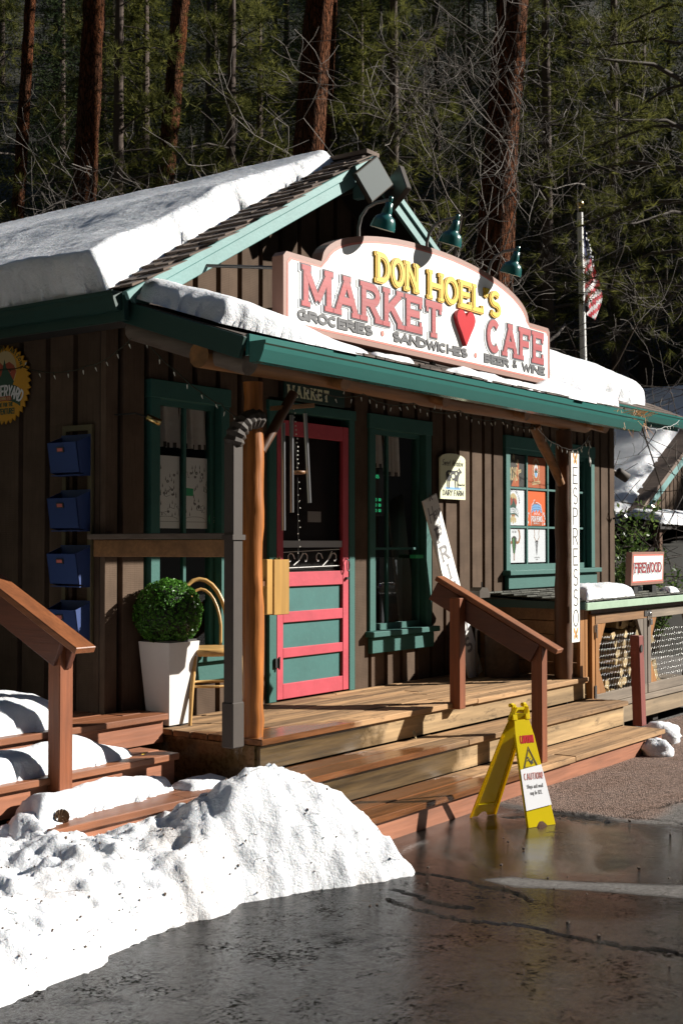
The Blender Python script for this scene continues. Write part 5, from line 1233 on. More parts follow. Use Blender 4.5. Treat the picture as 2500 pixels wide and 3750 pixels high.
# saw blade sign on the side wall
SFr = (Vector((5.435, 6.735, 2.745)), -Y, Z, -X); t = thing('saw_blade_sign', 'round mustard saw blade sign reading LUMBERYARD on the dark side wall', 'sign', (5.435, 6.735, 2.745))
pts = []
for i in range(36):
    a = R(i*10); pts += [(.232*math.cos(a), .232*math.sin(a)), (.262*math.cos(a+R(3)), .262*math.sin(a+R(3)))]
MB().prism(pts, *SFr, 0, .008).build('blade', M['saw'], t)
m = MB(); lumber_badge(m, (SFr[0]+(-X)*.008, SFr[1], SFr[2], SFr[3]), 0, .05, 1.62, None, .0008)
f2 = (SFr[0]-X*.008, SFr[1], SFr[2], SFr[3]); arc_text(m, 'FLAGSTAFF, ARIZONA', f2, (0, .06), .165, .165, 165, 15, .028, .005, 0, .0015, 3, .8)
m.prism([(-.075, -.105), (.075, -.105), (.07, -.075), (-.07, -.075)], *f2, 0, .0028, 2)
text('', 'BREWING CO.', (f2[0]-Y*-.065*-1*-1+Z*-.100, f2[1], f2[2], f2[3]), .02, .003, None, mb=m, sp=.2, fit=.13, d1=.0035)
text('', 'MADE FOR THE', (f2[0]+Y*.085+Z*-.145, f2[1], f2[2], f2[3]), .028, .005, None, mb=m, mi=3, sp=.2, fit=.17, d1=.0012)
text('', 'ADVENTURE!', (f2[0]+Y*.10+Z*-.195, f2[1], f2[2], f2[3]), .04, .007, None, mb=m, mi=3, sp=.2, fit=.20, d1=.0012)
m.build('print', [M['tan'], M['tan'], M['brick_red'], M['saw_green'], M['poster']], t)
# mail bins on the side wall
t = thing('mail_rack', 'narrow wall rack with four blue mail bins on the dark side wall', 'mail rack', (5.43, 6.03, 1.1))
for y_ in (5.915, 6.15): MB().box(5.425, 5.45, y_-.018, y_+.018, 1.02, 2.44, bev=.002).build('upright', M['olive'], t)
MB().box(5.426, 5.451, 5.93, 6.14, 2.405, 2.44).build('crosspiece', M['olive'], t)
for i in range(4):
    z_ = 2.13-.345*i; m = MB(); y0, y1 = 5.905, 6.17
    prof = [(5.425, z_-.01), (5.335, z_-.01+.02), (5.305, z_+.195), (5.425, z_+.24)]
    for ya, yb in ((y0, y0+.006), (y1-.006, y1)): m.add([(p[0], yy_, p[1]) for yy_ in (ya, yb) for p in prof], [(0, 1, 2, 3), (7, 6, 5, 4), (0, 1, 5, 4), (1, 2, 6, 5), (2, 3, 7, 6), (3, 0, 4, 7)])
    m.add([(5.335, y0, z_+.01), (5.335, y1, z_+.01), (5.305, y1, z_+.195), (5.305, y0, z_+.195), (5.34, y0, z_+.01), (5.34, y1, z_+.01), (5.31, y1, z_+.195), (5.31, y0, z_+.195)], [(0, 1, 2, 3), (7, 6, 5, 4), (3, 2, 6, 7), (0, 3, 7, 4), (1, 5, 6, 2)])
    m.box(5.34, 5.425, y0, y1, z_-.01, z_-.004); m.box(5.42, 5.425, y0, y1, z_, z_+.25)
    bn = m.build('mail_bin', M['blue'], t)
    sub(MB().obox((5.3075, 6.05, z_+.150), (Y, Z+X*-.15, X), (.032, .015, .003)).build('label_holder', M['metal_dk']), bn)
    sub(MB().obox((5.3045, 6.05, z_+.150), (Y, Z+X*-.15, X), (.024, .010, .001)).build('label_card', M['label']), bn)

# ================================================================== PROPS ON THE PORCH
t = thing('planter', 'tall square tapered white planter on the porch corner', 'planter', (5.84, 5.64, D0), rotz=0)
def taper(c, z0, z1, s0, s1, mat, name, par):
    vs = [(c[0]+i*s0, c[1]+j*s0, z0) for i, j in ((-1, -1), (1, -1), (1, 1), (-1, 1))]+[(c[0]+i*s1, c[1]+j*s1, z1) for i, j in ((-1, -1), (1, -1), (1, 1), (-1, 1))]
    vs += [(c[0]+i*(s1-.014), c[1]+j*(s1-.014), z1) for i, j in ((-1, -1), (1, -1), (1, 1), (-1, 1))]+[(c[0]+i*(s1-.02), c[1]+j*(s1-.02), z1-.05) for i, j in ((-1, -1), (1, -1), (1, 1), (-1, 1))]
    fs = [(3, 2, 1, 0)]
    for k in (0, 4, 8): fs += [(k+i, k+(i+1) % 4, k+4+(i+1) % 4, k+4+i) for i in range(4)]
    fs += [(12, 13, 14, 15)]; return MB().add(vs, fs).build(name, mat, par)
taper((5.845, 5.635), D0+.012, 1.083, .095, .135, M['pot'], 'pot', t)
MB().box(5.72, 5.97, 5.51, 5.76, 1.075, 1.096, bev=.003).build('liner', M['metal_dk'], t); MB().box(5.76, 5.93, 5.55, 5.72, D0, D0+.012).build('foot', M['black'], t)
def leaf_ball(name, c, r, n, size, mats, label, cat, parent=None, squash=1.0, seed=1, inner=.86):
    rr = random.Random(seed); m = MB(); c = Vector(c)
    for i in range(n):
        z_ = rr.uniform(-.97, 1); a = rr.uniform(0, 6.283); q = math.sqrt(1-z_*z_); d = Vector((q*math.cos(a), q*math.sin(a), z_*squash))
        k = r*(1+.05*noise.noise(d*4)+rr.uniform(-.07, .03)); p = c+d*k
        u_ = Vector((rr.gauss(0, 1), rr.gauss(0, 1), rr.gauss(0, 1))); u_ = (u_-d*u_.dot(d)*.6).normalized(); w_ = (d+Vector((rr.gauss(0, .5), rr.gauss(0, .5), rr.gauss(0, .5)+.3))).cross(u_).normalized(); s = size*rr.uniform(.7, 1.25)
        nd = u_.cross(w_)*.25
        m.add([p-u_*s, p+w_*s*.55+nd*s, p+u_*s, p-w_*s*.55+nd*s], [(0, 1, 2, 3)])
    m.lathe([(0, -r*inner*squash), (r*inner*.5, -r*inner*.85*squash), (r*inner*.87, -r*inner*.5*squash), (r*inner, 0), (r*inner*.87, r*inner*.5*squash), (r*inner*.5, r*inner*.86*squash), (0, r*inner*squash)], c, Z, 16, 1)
    return m.build(name, mats, parent)
o = leaf_ball('boxwood_ball', (5.835, 5.635, 1.262), .212, 5200, .0115, [M['boxwood'], M['black']], '', '', seed=3)
tag(o, 'clipped round green boxwood ball growing in the white planter', 'plant')
# bentwood chair
t = thing('bentwood_chair', 'honey coloured bentwood cafe chair behind the white planter', 'chair', (6.08, 5.52, D0))
fd = Vector((-.52, -.854, 0)); sd = Vector((.854, -.52, 0)); cc = Vector((6.15, 5.555, D0))
def cp(f_, s_, z_): return cc+fd*f_+sd*s_+Z*z_
m = MB(); m.lathe([(0, .425), (.17, .425), (.185, .435), (.20, .445), (.20, .465), (.185, .472), (.0, .462)], cc, Z, 28); m.build('seat', M['bent'], t)
for s_ in (-1, 1): MB().tube([cp(.13, s_*.15, .43), cp(.16, s_*.175, .2), cp(.18, s_*.19, 0)], [.018, .015, .011], 8).build('leg', M['bent'], t)
hoop = [cp(-.235, -.185, 0), cp(-.20, -.175, .25), cp(-.185, -.17, .45)]+[cp(-.185-.075*math.sin(R(a))*1.0-.02, -.17*math.cos(R(a))*1.0*(1.0), .62+.285*math.sin(R(a))) for a in range(0, 181, 15)]+[cp(-.185, .17, .45), cp(-.20, .175, .25), cp(-.235, .185, 0)]
MB().tube(hoop, .0145, 8).build('back_hoop', M['bent'], t)
hoop2 = [cp(-.165, -.115, .45)]+[cp(-.18-.065*math.sin(R(a)), -.12*math.cos(R(a)), .60+.24*math.sin(R(a))) for a in range(0, 181, 15)]+[cp(-.165, .115, .45)]
MB().tube(hoop2, .010, 8).build('inner_hoop', M['bent'], t)
MB().tube([cp(.165*math.cos(R(a)), .175*math.sin(R(a)), .235) for a in range(0, 361, 15)], .009, 6, cap=False).build('leg_ring', M['bent'], t)
for s_ in (-1, 1): MB().tube([cp(-.225, s_*.172, .62), cp(-.19, s_*.185, .54), cp(-.10, s_*.185, .48), cp(-.04, s_*.17, .465)], .006, 6).build('hip_brace', M['bent'], t)
# yellow box on the post
t = tag(MB().box(6.115, 6.175, 5.06, 5.26, 1.255, 1.60, bev=.004).build('wooden_box', M['birdbox']), 'varnished yellow wooden box hung between the left log post and the door', 'box')
sub(MB().box(6.180, 6.335, 5.055, 5.10, 1.250, 1.598, bev=.003).build('front_board', M['birdbox']), t)
sub(MB().box(6.17, 6.20, 5.10, 5.26, 1.50, 1.58).build('batten', M['log_dk']), t)
sub(MB().beam((5.80, 4.90, 1.45), (6.13, 5.10, 1.45), .03, .03).build('hanger', M['log_dk']), t)
# wind chime
t = thing('wind_chime', 'wind chime of silver tubes hanging from the porch gutter before the door', 'wind chime', (6.16, 4.90, 2.7))
cy_ = 4.88
MB().obox((6.145, cy_, 2.545), (Vector((.99, 0, .13)), Y, Z), (.17, .045, .014), bev=.003).build('top_bar', M['orange_x'], t)
for x_, z1, z0, dy in ((6.065, 2.44, 1.78, .01), (6.108, 2.49, 1.89, -.02), (6.27, 2.515, 1.955, .0)):
    lean = .045 if x_ > 6.2 else .004
    m = MB(); m.tube([(x_, cy_+dy, z1), (x_+lean, cy_+dy, z0)], .0135, 12); m.build('tube', M['metal'], t)
    MB().tube([(x_, cy_+dy, z1), (x_, cy_+dy, z1+.08)], .0015, 3).build('cord', M['metal_dk'], t)
MB().tube([(6.02, cy_, 2.50), (6.14, cy_, 2.62), (6.14, cy_, 2.72)], .0025, 4).build('chain', M['metal_dk'], t); MB().tube([(6.29, cy_, 2.56), (6.15, cy_, 2.66)], .0025, 4).build('chain', M['metal_dk'], t)
MB().tube([(6.15, cy_, 2.56), (6.17, cy_, 2.3), (6.195, cy_, 2.16), (6.205, cy_, 1.54)], .0015, 4).build('cord', M['metal_dk'], t)
m = MB(); m.lathe([(0, 0), (.045, 0), (.05, .008), (.05, .02), (0, .022)], (6.195, cy_, 2.13), Z, 16); m.build('clapper', M['log_x'], t)
m = MB()
for i in range(16): m.lathe([(0, -.007), (.006, 0), (0, .007)], (6.155+.04*min(1, i/10)+.003*(i % 3), cy_+.004*(i % 2), 2.56-.026*i), Z, 6)
for i in range(12): m.lathe([(0, -.005), (.004, 0), (0, .005)], (6.21+.012*math.sin(i*2.1), cy_, 2.08-.04*i), Z, 6)
m.build('beads', M['bulb'], t)
# dark things on the shaded porch end
o = logst = MB(); o.tube([(9.62, 5.35, D0), (9.62, 5.36, D0+.36)], [.15, .14], 14); o = o.build('log_stump', M['bark_log']); tag(o, 'short dark log stump standing in the shade beside the firewood shed', 'log')
t = thing('side_box', 'small domed dark grey box on the porch behind the handrail', 'box', (9.45, 5.2, .9))
MB().prism([(0, 0), (.17, 0), (.18, .03), (.13, .085), (.04, .09), (0, .06)], (9.42, 5.5, 1.235), X, Z, -Y, -.05, .05).build('hood', M['bronze'], t); MB().tube([(9.45, 5.5, D0), (9.45, 5.5, 1.24)], .012, 8).build('stem', M['metal_dk'], t)
MB().tube([(9.47, 5.46, 1.31), (9.47, 5.46, 1.37)], .006, 6).build('knob', M['black'], t)

# ================================================================== CAUTION SIGN
t = thing('caution_sign', 'yellow folding caution floor sign standing on the wet asphalt', 'caution sign', (6.93, 3.8, 0))
fl, fr_, ft_l, ft_r = Vector((6.815, 3.612, .0)), Vector((7.00, 3.530, .0)), Vector((6.868, 3.742, .625)), Vector((6.985, 3.690, .625))
bl, br_ = Vector((6.872, 4.052, 0)), Vector((7.045, 3.975, 0))
def leaf_panel(a, b_, c_, d_, name, n_out, th=.018):
    """a,b bottom left/right, c,d top right/left; outline with foot notch and shoulders"""
    m = MB(); n_out = Vector(n_out); W = lambda u_, v_: (a.lerp(b_, u_)).lerp(d_.lerp(c_, u_), v_)
    out = [(0, 0), (.30, 0), (.36, .025), (.44, .045), (.56, .045), (.64, .025), (.70, 0), (1, 0), (1, .86), (.97, .93), (.93, 1.0), (.07, 1.0), (.03, .93), (0, .86)]
    P0 = [W(*p) for p in out]; nn = (b_-a).cross(d_-a).normalized()
    if nn.dot(n_out) < 0: nn = -nn
    k = len(out); m.add([p for p in P0]+[p-nn*.004 for p in P0], [tuple(range(k)), tuple(range(k, 2*k))[::-1]]+[(i, (i+1) % k, k+(i+1) % k, k+i) for i in range(k)])
    for (u0, v0, u1, v1) in ((0, 0, 0, .86), (1, 0, 1, .86), (.12, .10, .12, .84), (.88, .10, .88, .84)):
        m.beam(W(u0, v0)-nn*(.009 if u0 in (0, 1) else .006), W(u1, v1)-nn*(.009 if u0 in (0, 1) else .006), .005, .016 if u0 in (0, 1) else .008, nn)
    m.beam(W(0, .13)-nn*.006, W(1, .13)-nn*.006, .006, .008, nn)
    return m.build(name, M['caution'], t), W, nn
pf, Wf, nf = leaf_panel(fl, fr_, ft_r, ft_l, 'front_panel', (0, -1, .2))
tb = Vector((-.01, .035, 0)); pb, Wb, nb = leaf_panel(bl, br_, ft_r+tb, ft_l+tb, 'back_panel', (0, 1, .2))
m = MB(); uu = (ft_r-ft_l).normalized(); w0 = ft_l.lerp(ft_r, .02); hw = (ft_r-ft_l).length
vv = (ft_l-fl).normalized(); fr0 = (ft_l, uu, vv, nf)
m.prism([(0, 0), (0, .055), (.012, .095), (.032, .095), (.034, .075), (hw-.034, .075), (hw-.032, .095), (hw-.012, .095), (hw, .055), (hw, 0), (hw-.03, 0), (hw-.03, .045), (.03, .045), (.03, 0)], *fr0, -.012, .004)
for q in (.018, hw-.018): m.lathe([(0, -.014), (.012, -.014), (.012, .014), (0, .014)], ft_l+uu*q+vv*.088+Vector((0, .016, 0)), uu, 12)
m.prism([(0, 0), (0, .055), (.012, .09), (.03, .09), (.03, .045), (hw-.03, .045), (hw-.03, .09), (hw-.012, .09), (hw, .055), (hw, 0)], ft_l+tb, uu, ((ft_l+tb)-bl).normalized(), nb, -.01, .002)
m.build('handle', M['caution'], t)
# front lettering: frame along the front panel
of = Wf(0, 0); uf = (Wf(1, .5)-Wf(0, .5)).normalized(); vf = nf.cross(uf).normalized()
if vf.z < 0: vf = -vf
def pfrm(u_, v_, d=.0006): return (Wf(u_, v_)+nf*d, uf, vf, nf)
m = MB(); cw = (Wf(.78, .78)-Wf(.22, .78)).length
m2 = MB(); sxw = fit_word('CAUTION', 0, cw, .048, .2); x_ = 0
for ch in 'CAUTION': letter(m2, ch, x_, pfrm(.22, .775), .048, .0085, 0, .0008, 0, sx=sxw); x_ += (G[ch][0]*sxw+.2)*.048
m2.build('lettering', M['heart'], t)
fq = pfrm(.5, .545); ribbon(m, [(-.055, 0), (.055, 0), (0, .125), (-.055, 0)], .004, fq, 0, .0008, 0)
ribbon(m, [(-.045, .006), (.045, .006), (0, .108), (-.045, .006)], .0016, fq, 0, .001, 0)
m.prism(arc(-.012, .060, .006, .006, 0, 320, 8), *fq, 0, .001); ribbon(m, [(-.010, .052), (.0, .036), (.012, .040), (.022, .024)], .007, fq, 0, .0012, 0); ribbon(m, [(.0, .036), (.008, .022), (.022, .048)], .005, fq, 0, .0013, 0); ribbon(m, [(-.012, .048), (-.022, .040)], .004, fq, 0, .0011, 0); ribbon(m, [(-.006, .050), (.008, .056)], .004, fq, 0, .0010, 0)
m.build('symbol', M['ink'], t)
pa_ = [Wf(-.02, .155)+nf*.006, Wf(1.02, .185)+nf*.006, Wf(.99, .565)+nf*.005, Wf(-.02, .535)+nf*.005]
o = MB().add(pa_+[p+nf*.0006 for p in pa_], [(3, 2, 1, 0), (4, 5, 6, 7), (0, 1, 5, 4), (1, 2, 6, 5), (2, 3, 7, 6), (3, 0, 4, 7)]).build('paper_notice', M['paper']); tag(o, 'white printed notice warning of icy steps taped to the yellow sign', 'notice')
m = MB(); m3 = MB()
def pn_text(s, u_, v_, h, w, fit, mbx): text('', s, pfrm(u_, v_, .0072), h, w, None, mb=mbx, sp=.2, fit=fit, d1=.0005)
W1 = (Wf(1, .4)-Wf(0, .4)).length
pn_text('CAUTION!', .10, .435, .040, .0034, W1*.8, m3); pn_text('Steps and road', .16, .355, .024, .0028, W1*.68, m); pn_text('may be ICY.', .26, .295, .024, .0028, W1*.5, m)
sub(m3.build('heading', M['pink']), o); sub(m.build('print', M['ink_grey']), o)

# ================================================================== FIREWOOD SHED
FY = 4.78; F = thing('firewood_shed', 'low cedar firewood shed with wire mesh doors and shingled lid', 'shed', (11.3, 5.2, 0))
def rz(y): return 1.185+(y-4.68)*.05
MB().obox((11.55, 5.24, 1.194), (X, Vector((0, 1, .05)), Vector((0, -.05, 1))), (1.70, .56, .014)).build('lid', M['shake_grey'], F)
sv = Vector((0, 1, .05)).normalized()
meshes = [shake_mesh(1.0, .20, 40+q, M['shake_grey']) for q in range(5)]
for r_ in range(8):
    a = 9.86-rnd.random()*.05
    while a < 12.6:
        w = rnd.uniform(.12, .2); ob = bpy.data.objects.new('shingle', rnd.choice(meshes)); COL.objects.link(ob); tl = .075; vv_ = (sv*math.cos(tl)-Z*math.sin(tl)).normalized(); nn_ = X.cross(vv_)
        p_ = Vector((a+w/2, 4.675+.135*r_, rz(4.675+.135*r_)+.026)); mw = Matrix(((w-.005, vv_.x, nn_.x, p_.x), (0, vv_.y, nn_.y, p_.y), (0, vv_.z, nn_.z, p_.z), (0, 0, 0, 1)))
        ob.parent = F; ob.matrix_basis = Matrix.Translation(-F.location) @ mw; a += w
MB().box(9.85, 13.2, 4.662, 4.680, 1.135, 1.198, bev=.003).build('fascia', M['shedroof_edge'], F)
MB().box(9.845, 9.862, 4.68, 5.78, 1.14, 1.205).build('fascia', M['teal_dark'], F)
for i, (xa, xb) in enumerate(((9.955, 10.045), (10.05, 10.125))): MB().box(xa, xb, FY-.0-.001*i, FY+.03, .50, 1.14, bev=.003).build('cladding_board', M['orange_wood'], F)
for i in range(5): MB().box(9.99, 10.02, 4.82, 5.78, .56+.118*i, .56+.118*i+.112, bev=.002).build('cladding_board', M['orange_x'], F)
# frame of two mesh doors
def sdoor(x0, x1, lm, rm):
    top, bot = 1.085, .345
    MB().box(x0, x1, FY-.035, FY, top-.085, top, bev=.003).build('door_rail', M['orange_x'] if lm else M['grey_wood'], F)
    MB().box(x0, x1, FY-.035, FY, bot-.045, bot+.045, bev=.003).build('door_rail', M['grey_wood'], F)
    MB().box(x0, x0+.075, FY-.034, FY, bot+.046, top-.086, bev=.003).build('door_stile', M['orange_wood'] if lm else M['grey_z'], F)
    MB().box(x1-.075, x1, FY-.034, FY, bot+.046, top-.086, bev=.003).build('door_stile', M['grey_z'] if lm else M['orange_wood'], F)
    for (xa, za, sx_, sz_) in ((x0+.075, top-.086, 1, -1), (x1-.075, top-.086, -1, -1), (x1-.075, bot+.046, -1, 1), (x0+.075, bot+.046, 1, 1)):
        MB().prism([(0, 0), (sx_*.14, 0), (0, sz_*.22)], (xa, FY-.002, za), X, Z, -Y, 0, .028).build('corner_brace', M['orange_wood'] if sx_ == 1 else M['grey_z'], F)
    m = MB(); cw_, chh = .056, .072; y_ = FY-.006
    nx = int((x1-x0-.1)/cw_)+1; nz = int((top-bot-.1)/chh)+2
    for i in range(nx):
        for j in range(nz):
            cx, cz = x0+.06+i*cw_+(cw_/2 if j % 2 else 0), bot+.03+j*chh*.75
            jx = lambda: rnd.uniform(-.003, .003)
            if cx > x1-.05 or cz > top-.06: continue
            a, b_, c_, d_ = (cx-cw_/2, cz), (cx, cz+chh*.25), (cx+cw_/2, cz), (cx+cw_/2, cz-chh*.5)
            for p, q, r_ in ((a, b_, .0010), (b_, c_, .0010), (c_, d_, .0015)): m.tube([(p[0], y_, p[1]), (q[0], y_+.002, q[1])], r_, 3, cap=False)
    m.build('wire_mesh', M['galv'], F)
sdoor(10.19, 11.31, True, False); sdoor(11.33, 12.46, False, True); sdoor(12.48, 13.2, False, False)
MB().box(10.13, 13.2, FY-.02, FY+.04, 1.088, 1.134).build('header', M['log_dk'], F)
MB().box(10.128, 10.185, FY-.03, FY+.03, .10, 1.085, bev=.003).build('corner_post', M['orange_wood'], F)
MB().box(10.19, 13.2, FY-.05, FY-.005, .245, .297, bev=.003).build('sill_rail', M['grey_wood'], F); MB().box(10.19, 13.2, FY-.03, FY, .085, .235, bev=.003).build('skirt_board', M['riser'], F)
MB().box(10.2, 13.2, FY+.02, 5.78, .26, .29).build('shed_floor', M['grey_wood'], F); MB().box(10.2, 13.2, 5.70, 5.73, .29, 1.15).build('shed_back', M['backing'], F)
for x_ in (10.3, 11.7, 13.0): MB().box(x_-.06, x_+.06, FY+.05, 5.7, 0, .26).build('skid', M['backing'], F)
hgm = MB(); hgm.box(10.165, 10.215, FY-.040, FY-.034, .93, .99); hgm.tube([(10.19, FY-.045, .88), (10.19, FY-.045, 1.0)], .008, 6); hgm.build('hinge', M['metal'], F)
hgm = MB(); hgm.box(10.165, 10.20, FY-.040, FY-.034, .36, .47); hgm.build('hinge', M['metal_dk'], F)
m = MB(); m.box(11.24, 11.40, FY-.042, FY-.035, 1.02, 1.07); m.build('hasp', M['metal_dk'], F)
t = thing('padlock', 'steel padlock hanging from the hasp between the shed doors', 'padlock', (11.36, FY-.05, 1.0))
MB().box(11.335, 11.385, FY-.062, FY-.042, .935, .99, bev=.004).build('lock_body', M['metal'], t); MB().tube([(11.342, FY-.052, .99)]+[(11.36+.018*math.cos(R(a)), FY-.052, 1.03+.022*math.sin(R(a))) for a in range(180, -1, -30)]+[(11.378, FY-.052, .99)], .004, 6).build('shackle', M['metal'], t)
# firewood
rr = random.Random(5); lm = []
for q in range(6):
    m = MB(); k = rr.choice((4, 5, 5)); r0 = .055; pts = []
    for i in range(k):
        a = 6.283*i/k+rr.uniform(-.25, .25); pts.append((r0*rr.uniform(.75, 1.15)*math.cos(a), r0*rr.uniform(.75, 1.1)*math.sin(a)))
    m.prism(pts, (0, -.19, 0), X, Z, -Y, -.38, 0, 0, 0)
    for i in range(len(m.mi)):
        if i == 3: m.mi[i] = 1
    lm.append(m.mesh('firewood_log', [M['split'], M['bark_log']]))
def wood_stack(x0, x1, z0, z1, topf, rot=0):
    z_ = z0; r_ = 0
    while z_ < z1:
        x_ = x0+(.05 if r_ % 2 else 0)
        while x_ < x1:
            if z_ < topf(x_):
                o = bpy.data.objects.new('firewood_log', rr.choice(lm)); COL.objects.link(o); o.location = (x_+rr.uniform(-.01, .01), FY+.27+rr.uniform(-.04, .05), z_+rr.uniform(-.008, .008)); o.rotation_euler = (rr.uniform(-.05, .05), rr.uniform(0, 6.28), rr.uniform(-.12, .12))
                o.scale = (rr.uniform(.8, 1.15), 1, rr.uniform(.8, 1.15)); tag(o, 'split log in the pale firewood pile behind the wire mesh doors', 'firewood', 'split firewood stacked in the shed')
            x_ += .105
        z_ += .088; r_ += 1
wood_stack(10.28, 10.85, .34, .50, lambda x: .43)
wood_stack(10.88, 11.85, .34, 1.0, lambda x: .98 if x < 11.62 else (.92 if x < 11.75 else .45))
for i in range(5):       # long round rails lying in the left bay
    o = MB(); r_ = .055+.01*(i % 2); z_ = .50+.118*i; o.tube([(10.22, FY+.42, z_), (11.1, FY+.30, z_+.015)], r_, 10); o = o.build('round_rail', M['log_x']); tag(o, ['lowest', 'second lowest', 'middle', 'second highest', 'topmost'][i]+' of the long round rails lying in the left bay of the shed', 'rail', 'round rails in the shed')
# firewood sign on the lid
t = thing('firewood_sign', 'small brown framed white sign with red letters reading FIREWOOD', 'sign', (11.7, 4.93, 1.23))
q0, q1, q2, q3 = (11.30, 1.300), (12.09, 1.305), (12.115, 1.618), (11.335, 1.618); 
fsr = (Vector((0, 4.90, 0)), X, Z, -Y)
MB().prism([q0, q1, q2, q3], *fsr, -.06, 0).build('frame', M['frame_brown'], t)
def ins(k): return [(q0[0]+k, q0[1]+k), (q1[0]-k, q1[1]+k), (q2[0]-k, q2[1]-k), (q3[0]+k, q3[1]-k)]
MB().prism(ins(.024), *fsr, -.01, .0012).build('border', M['pink'], t); MB().prism(ins(.040), *fsr, -.01, .0024).build('face', M['white'], t)
m = MB(); sx = fit_word('FIREWOOD', 11.40, 12.04, .095, .22)
for gr_, dx, dz, dd, mi in ((.004, -.012, -.010, .003, 0), (.003, 0, 0, .004, 1), (0, 0, 0, .0055, 2)):
    x_ = 11.385
    for ch in 'FIREWOOD': letter(m, ch, x_, (Vector((0, 4.8975, 1.418)), X, Z, -Y), .098, .014, 0, dd, mi, slab=True, sx=sx, grow=gr_, shift=(dx, dz)); x_ += (G[ch][0]*sx+.22)*.095
m.build('lettering', [M['pale_letter'], M['outline'], M['sign_red']], t)
for x_ in (11.42, 11.86): MB().box(x_, x_+.09, 4.92, 5.02, 1.205, 1.31).build('foot_block', M['black'], t)
tag(snow_patch([(9.98, 4.72), (10.5, 4.70), (11.0, 4.73), (11.06, 4.9), (11.0, 5.25), (10.4, 5.15), (10.1, 4.9)], (0, 0, 1.205), X, Y, Z, .13, .14, .02, .2, 3, 31, .02).build('roof_snow', M['snow']), 'wedge of snow on the shed lid left of the FIREWOOD sign', 'snow')
tag(snow_patch([(11.2, 4.98), (11.8, 4.98), (11.8, 5.15), (11.1, 5.15)], (0, 0, 1.205), X, Y, Z, .09, .06, .02, .2, 3, 33, .01).build('roof_snow', M['snow']), 'shaded snow strip under and behind the FIREWOOD sign', 'snow')
tag(snow_patch([(11.98, 4.78), (12.16, 4.76), (12.2, 4.86), (12.02, 4.92)], (0, 0, 1.205), X, Y, Z, .07, .06, .015, .2, 3, 35, .01).build('roof_snow', M['snow']), 'small snow lump on the shed lid right of the FIREWOOD sign', 'snow')
o = MB(); o.obox((10.345, 4.425, .52), (X, Y, Vector((-.07, 0, 1))), (.050, .042, .39), bev=.005); o = o.build('bollard_post', M['redpost']); tag(o, 'faded red square post leaning before the shed doors', 'post')
sub(MB().prism(arc(0, 0, .022, .035, 0, 330, 12), (10.31, 4.378, .80), X, Z, -Y, 0, .004).build('bolt_plate', M['metal_dk']), o)
# wall lamp & hook at the right corner, wall horn on the beam
t = thing('wall_spotlight', 'brown barrel spotlight on the right corner of the wall', 'lamp', (13.0, 5.85, 2.45))
MB().tube([(13.0, 5.85, 2.50), (13.08, 5.80, 2.47)], .02, 8).build('arm', M['bronze'], t); m = MB(); m.lathe([(.0, 0), (.05, .0), (.055, .02), (.055, .14), (.045, .14), (.04, .05)], (13.07, 5.82, 2.49), (.65, -.55, -.5), 14); m.build('barrel', M['downspout'], t)
t = thing('iron_hook', 'small black iron hook on the right end of the wall', 'hook', (12.9, 5.78, 2.0))
MB().tube([(12.9, 5.80, 1.97), (12.93, 5.72, 1.98), (12.98, 5.70, 2.02), (13.0, 5.68, 2.10)], [.012, .01, .01, .004], 6).build('hook', M['black'], t); MB().tube([(12.86, 5.77, 2.07), (12.84, 5.75, 2.02), (12.88, 5.76, 1.97), (12.91, 5.76, 1.92)], .006, 6).build('hook', M['black'], t)
t = thing('bullet_lamp', 'little brass cylinder lamp in the shade under the left eave', 'lamp', (5.55, 5.6, 2.62))
m = MB(); m.lathe([(0, 0), (.022, 0), (.022, .09), (0, .09)], (5.555, 5.55, 2.475), (.62, -.4, -.30), 12); m.build('barrel', M['gold'], t); MB().tube([(5.555, 5.55, 2.475), (5.53, 5.62, 2.50), (5.53, 5.80, 2.50)], .006, 6).build('stem', M['black'], t)

# ================================================================== STRING LIGHTS
def string(label, pts, n, mat='wire', drop=.045, segs=8, seed=0):
    rr = random.Random(seed); t = thing('string_lights', label, 'string lights', pts[0]); P_ = [Vector(p) for p in pts]; path = []
    for a, b_ in zip(P_, P_[1:]):
        L_ = (b_-a).length
        for i in range(segs): q = i/segs; path.append(a.lerp(b_, q)-Z*(.06*L_*4*q*(1-q))+Vector((0, rr.uniform(-.004, .004), rr.uniform(-.004, .004))))
    path.append(P_[-1]); MB().tube(path, .0032, 4).build('cord', M[mat], t)
    for i in range(n):
        q = (i+.5)/n*(len(path)-1); k = int(q); p = path[k].lerp(path[k+1], q-k); d_ = Vector((rr.uniform(-.5, .5), rr.uniform(-.5, .1), -1)).normalized() if rr.random() > .15 else Vector((.2, -.1, .9)).normalized()
        m = MB(); m.tube([p, p+d_*.02], .0035, 5); m.build('socket', M[mat], t); m = MB(); m.tube([p+d_*.018, p+d_*.026, p+d_*drop], [.004, .0045, .001], 5); m.build('bulb', M['bulb'], t)
string('fairy lights draped along the dark side wall under the left eave', [(5.30, 5.40, 2.93), (5.42, 5.95, 2.80), (5.42, 6.55, 2.85), (5.42, 7.2, 2.95)], 13, seed=1)
string('fairy lights hanging across the shade from the rake to the left log post', [(5.32, 5.38, 2.95), (5.48, 5.20, 2.70), (5.62, 5.0, 2.52), (5.76, 4.93, 2.42)], 9, seed=2)
string('fairy lights wound along the log beam under the porch gutter', [(6.05, 4.74, 2.66), (6.7, 4.735, 2.665), (7.3, 4.74, 2.66), (7.9, 4.735, 2.66), (8.5, 4.74, 2.65), (9.1, 4.735, 2.65)], 34, seed=3)
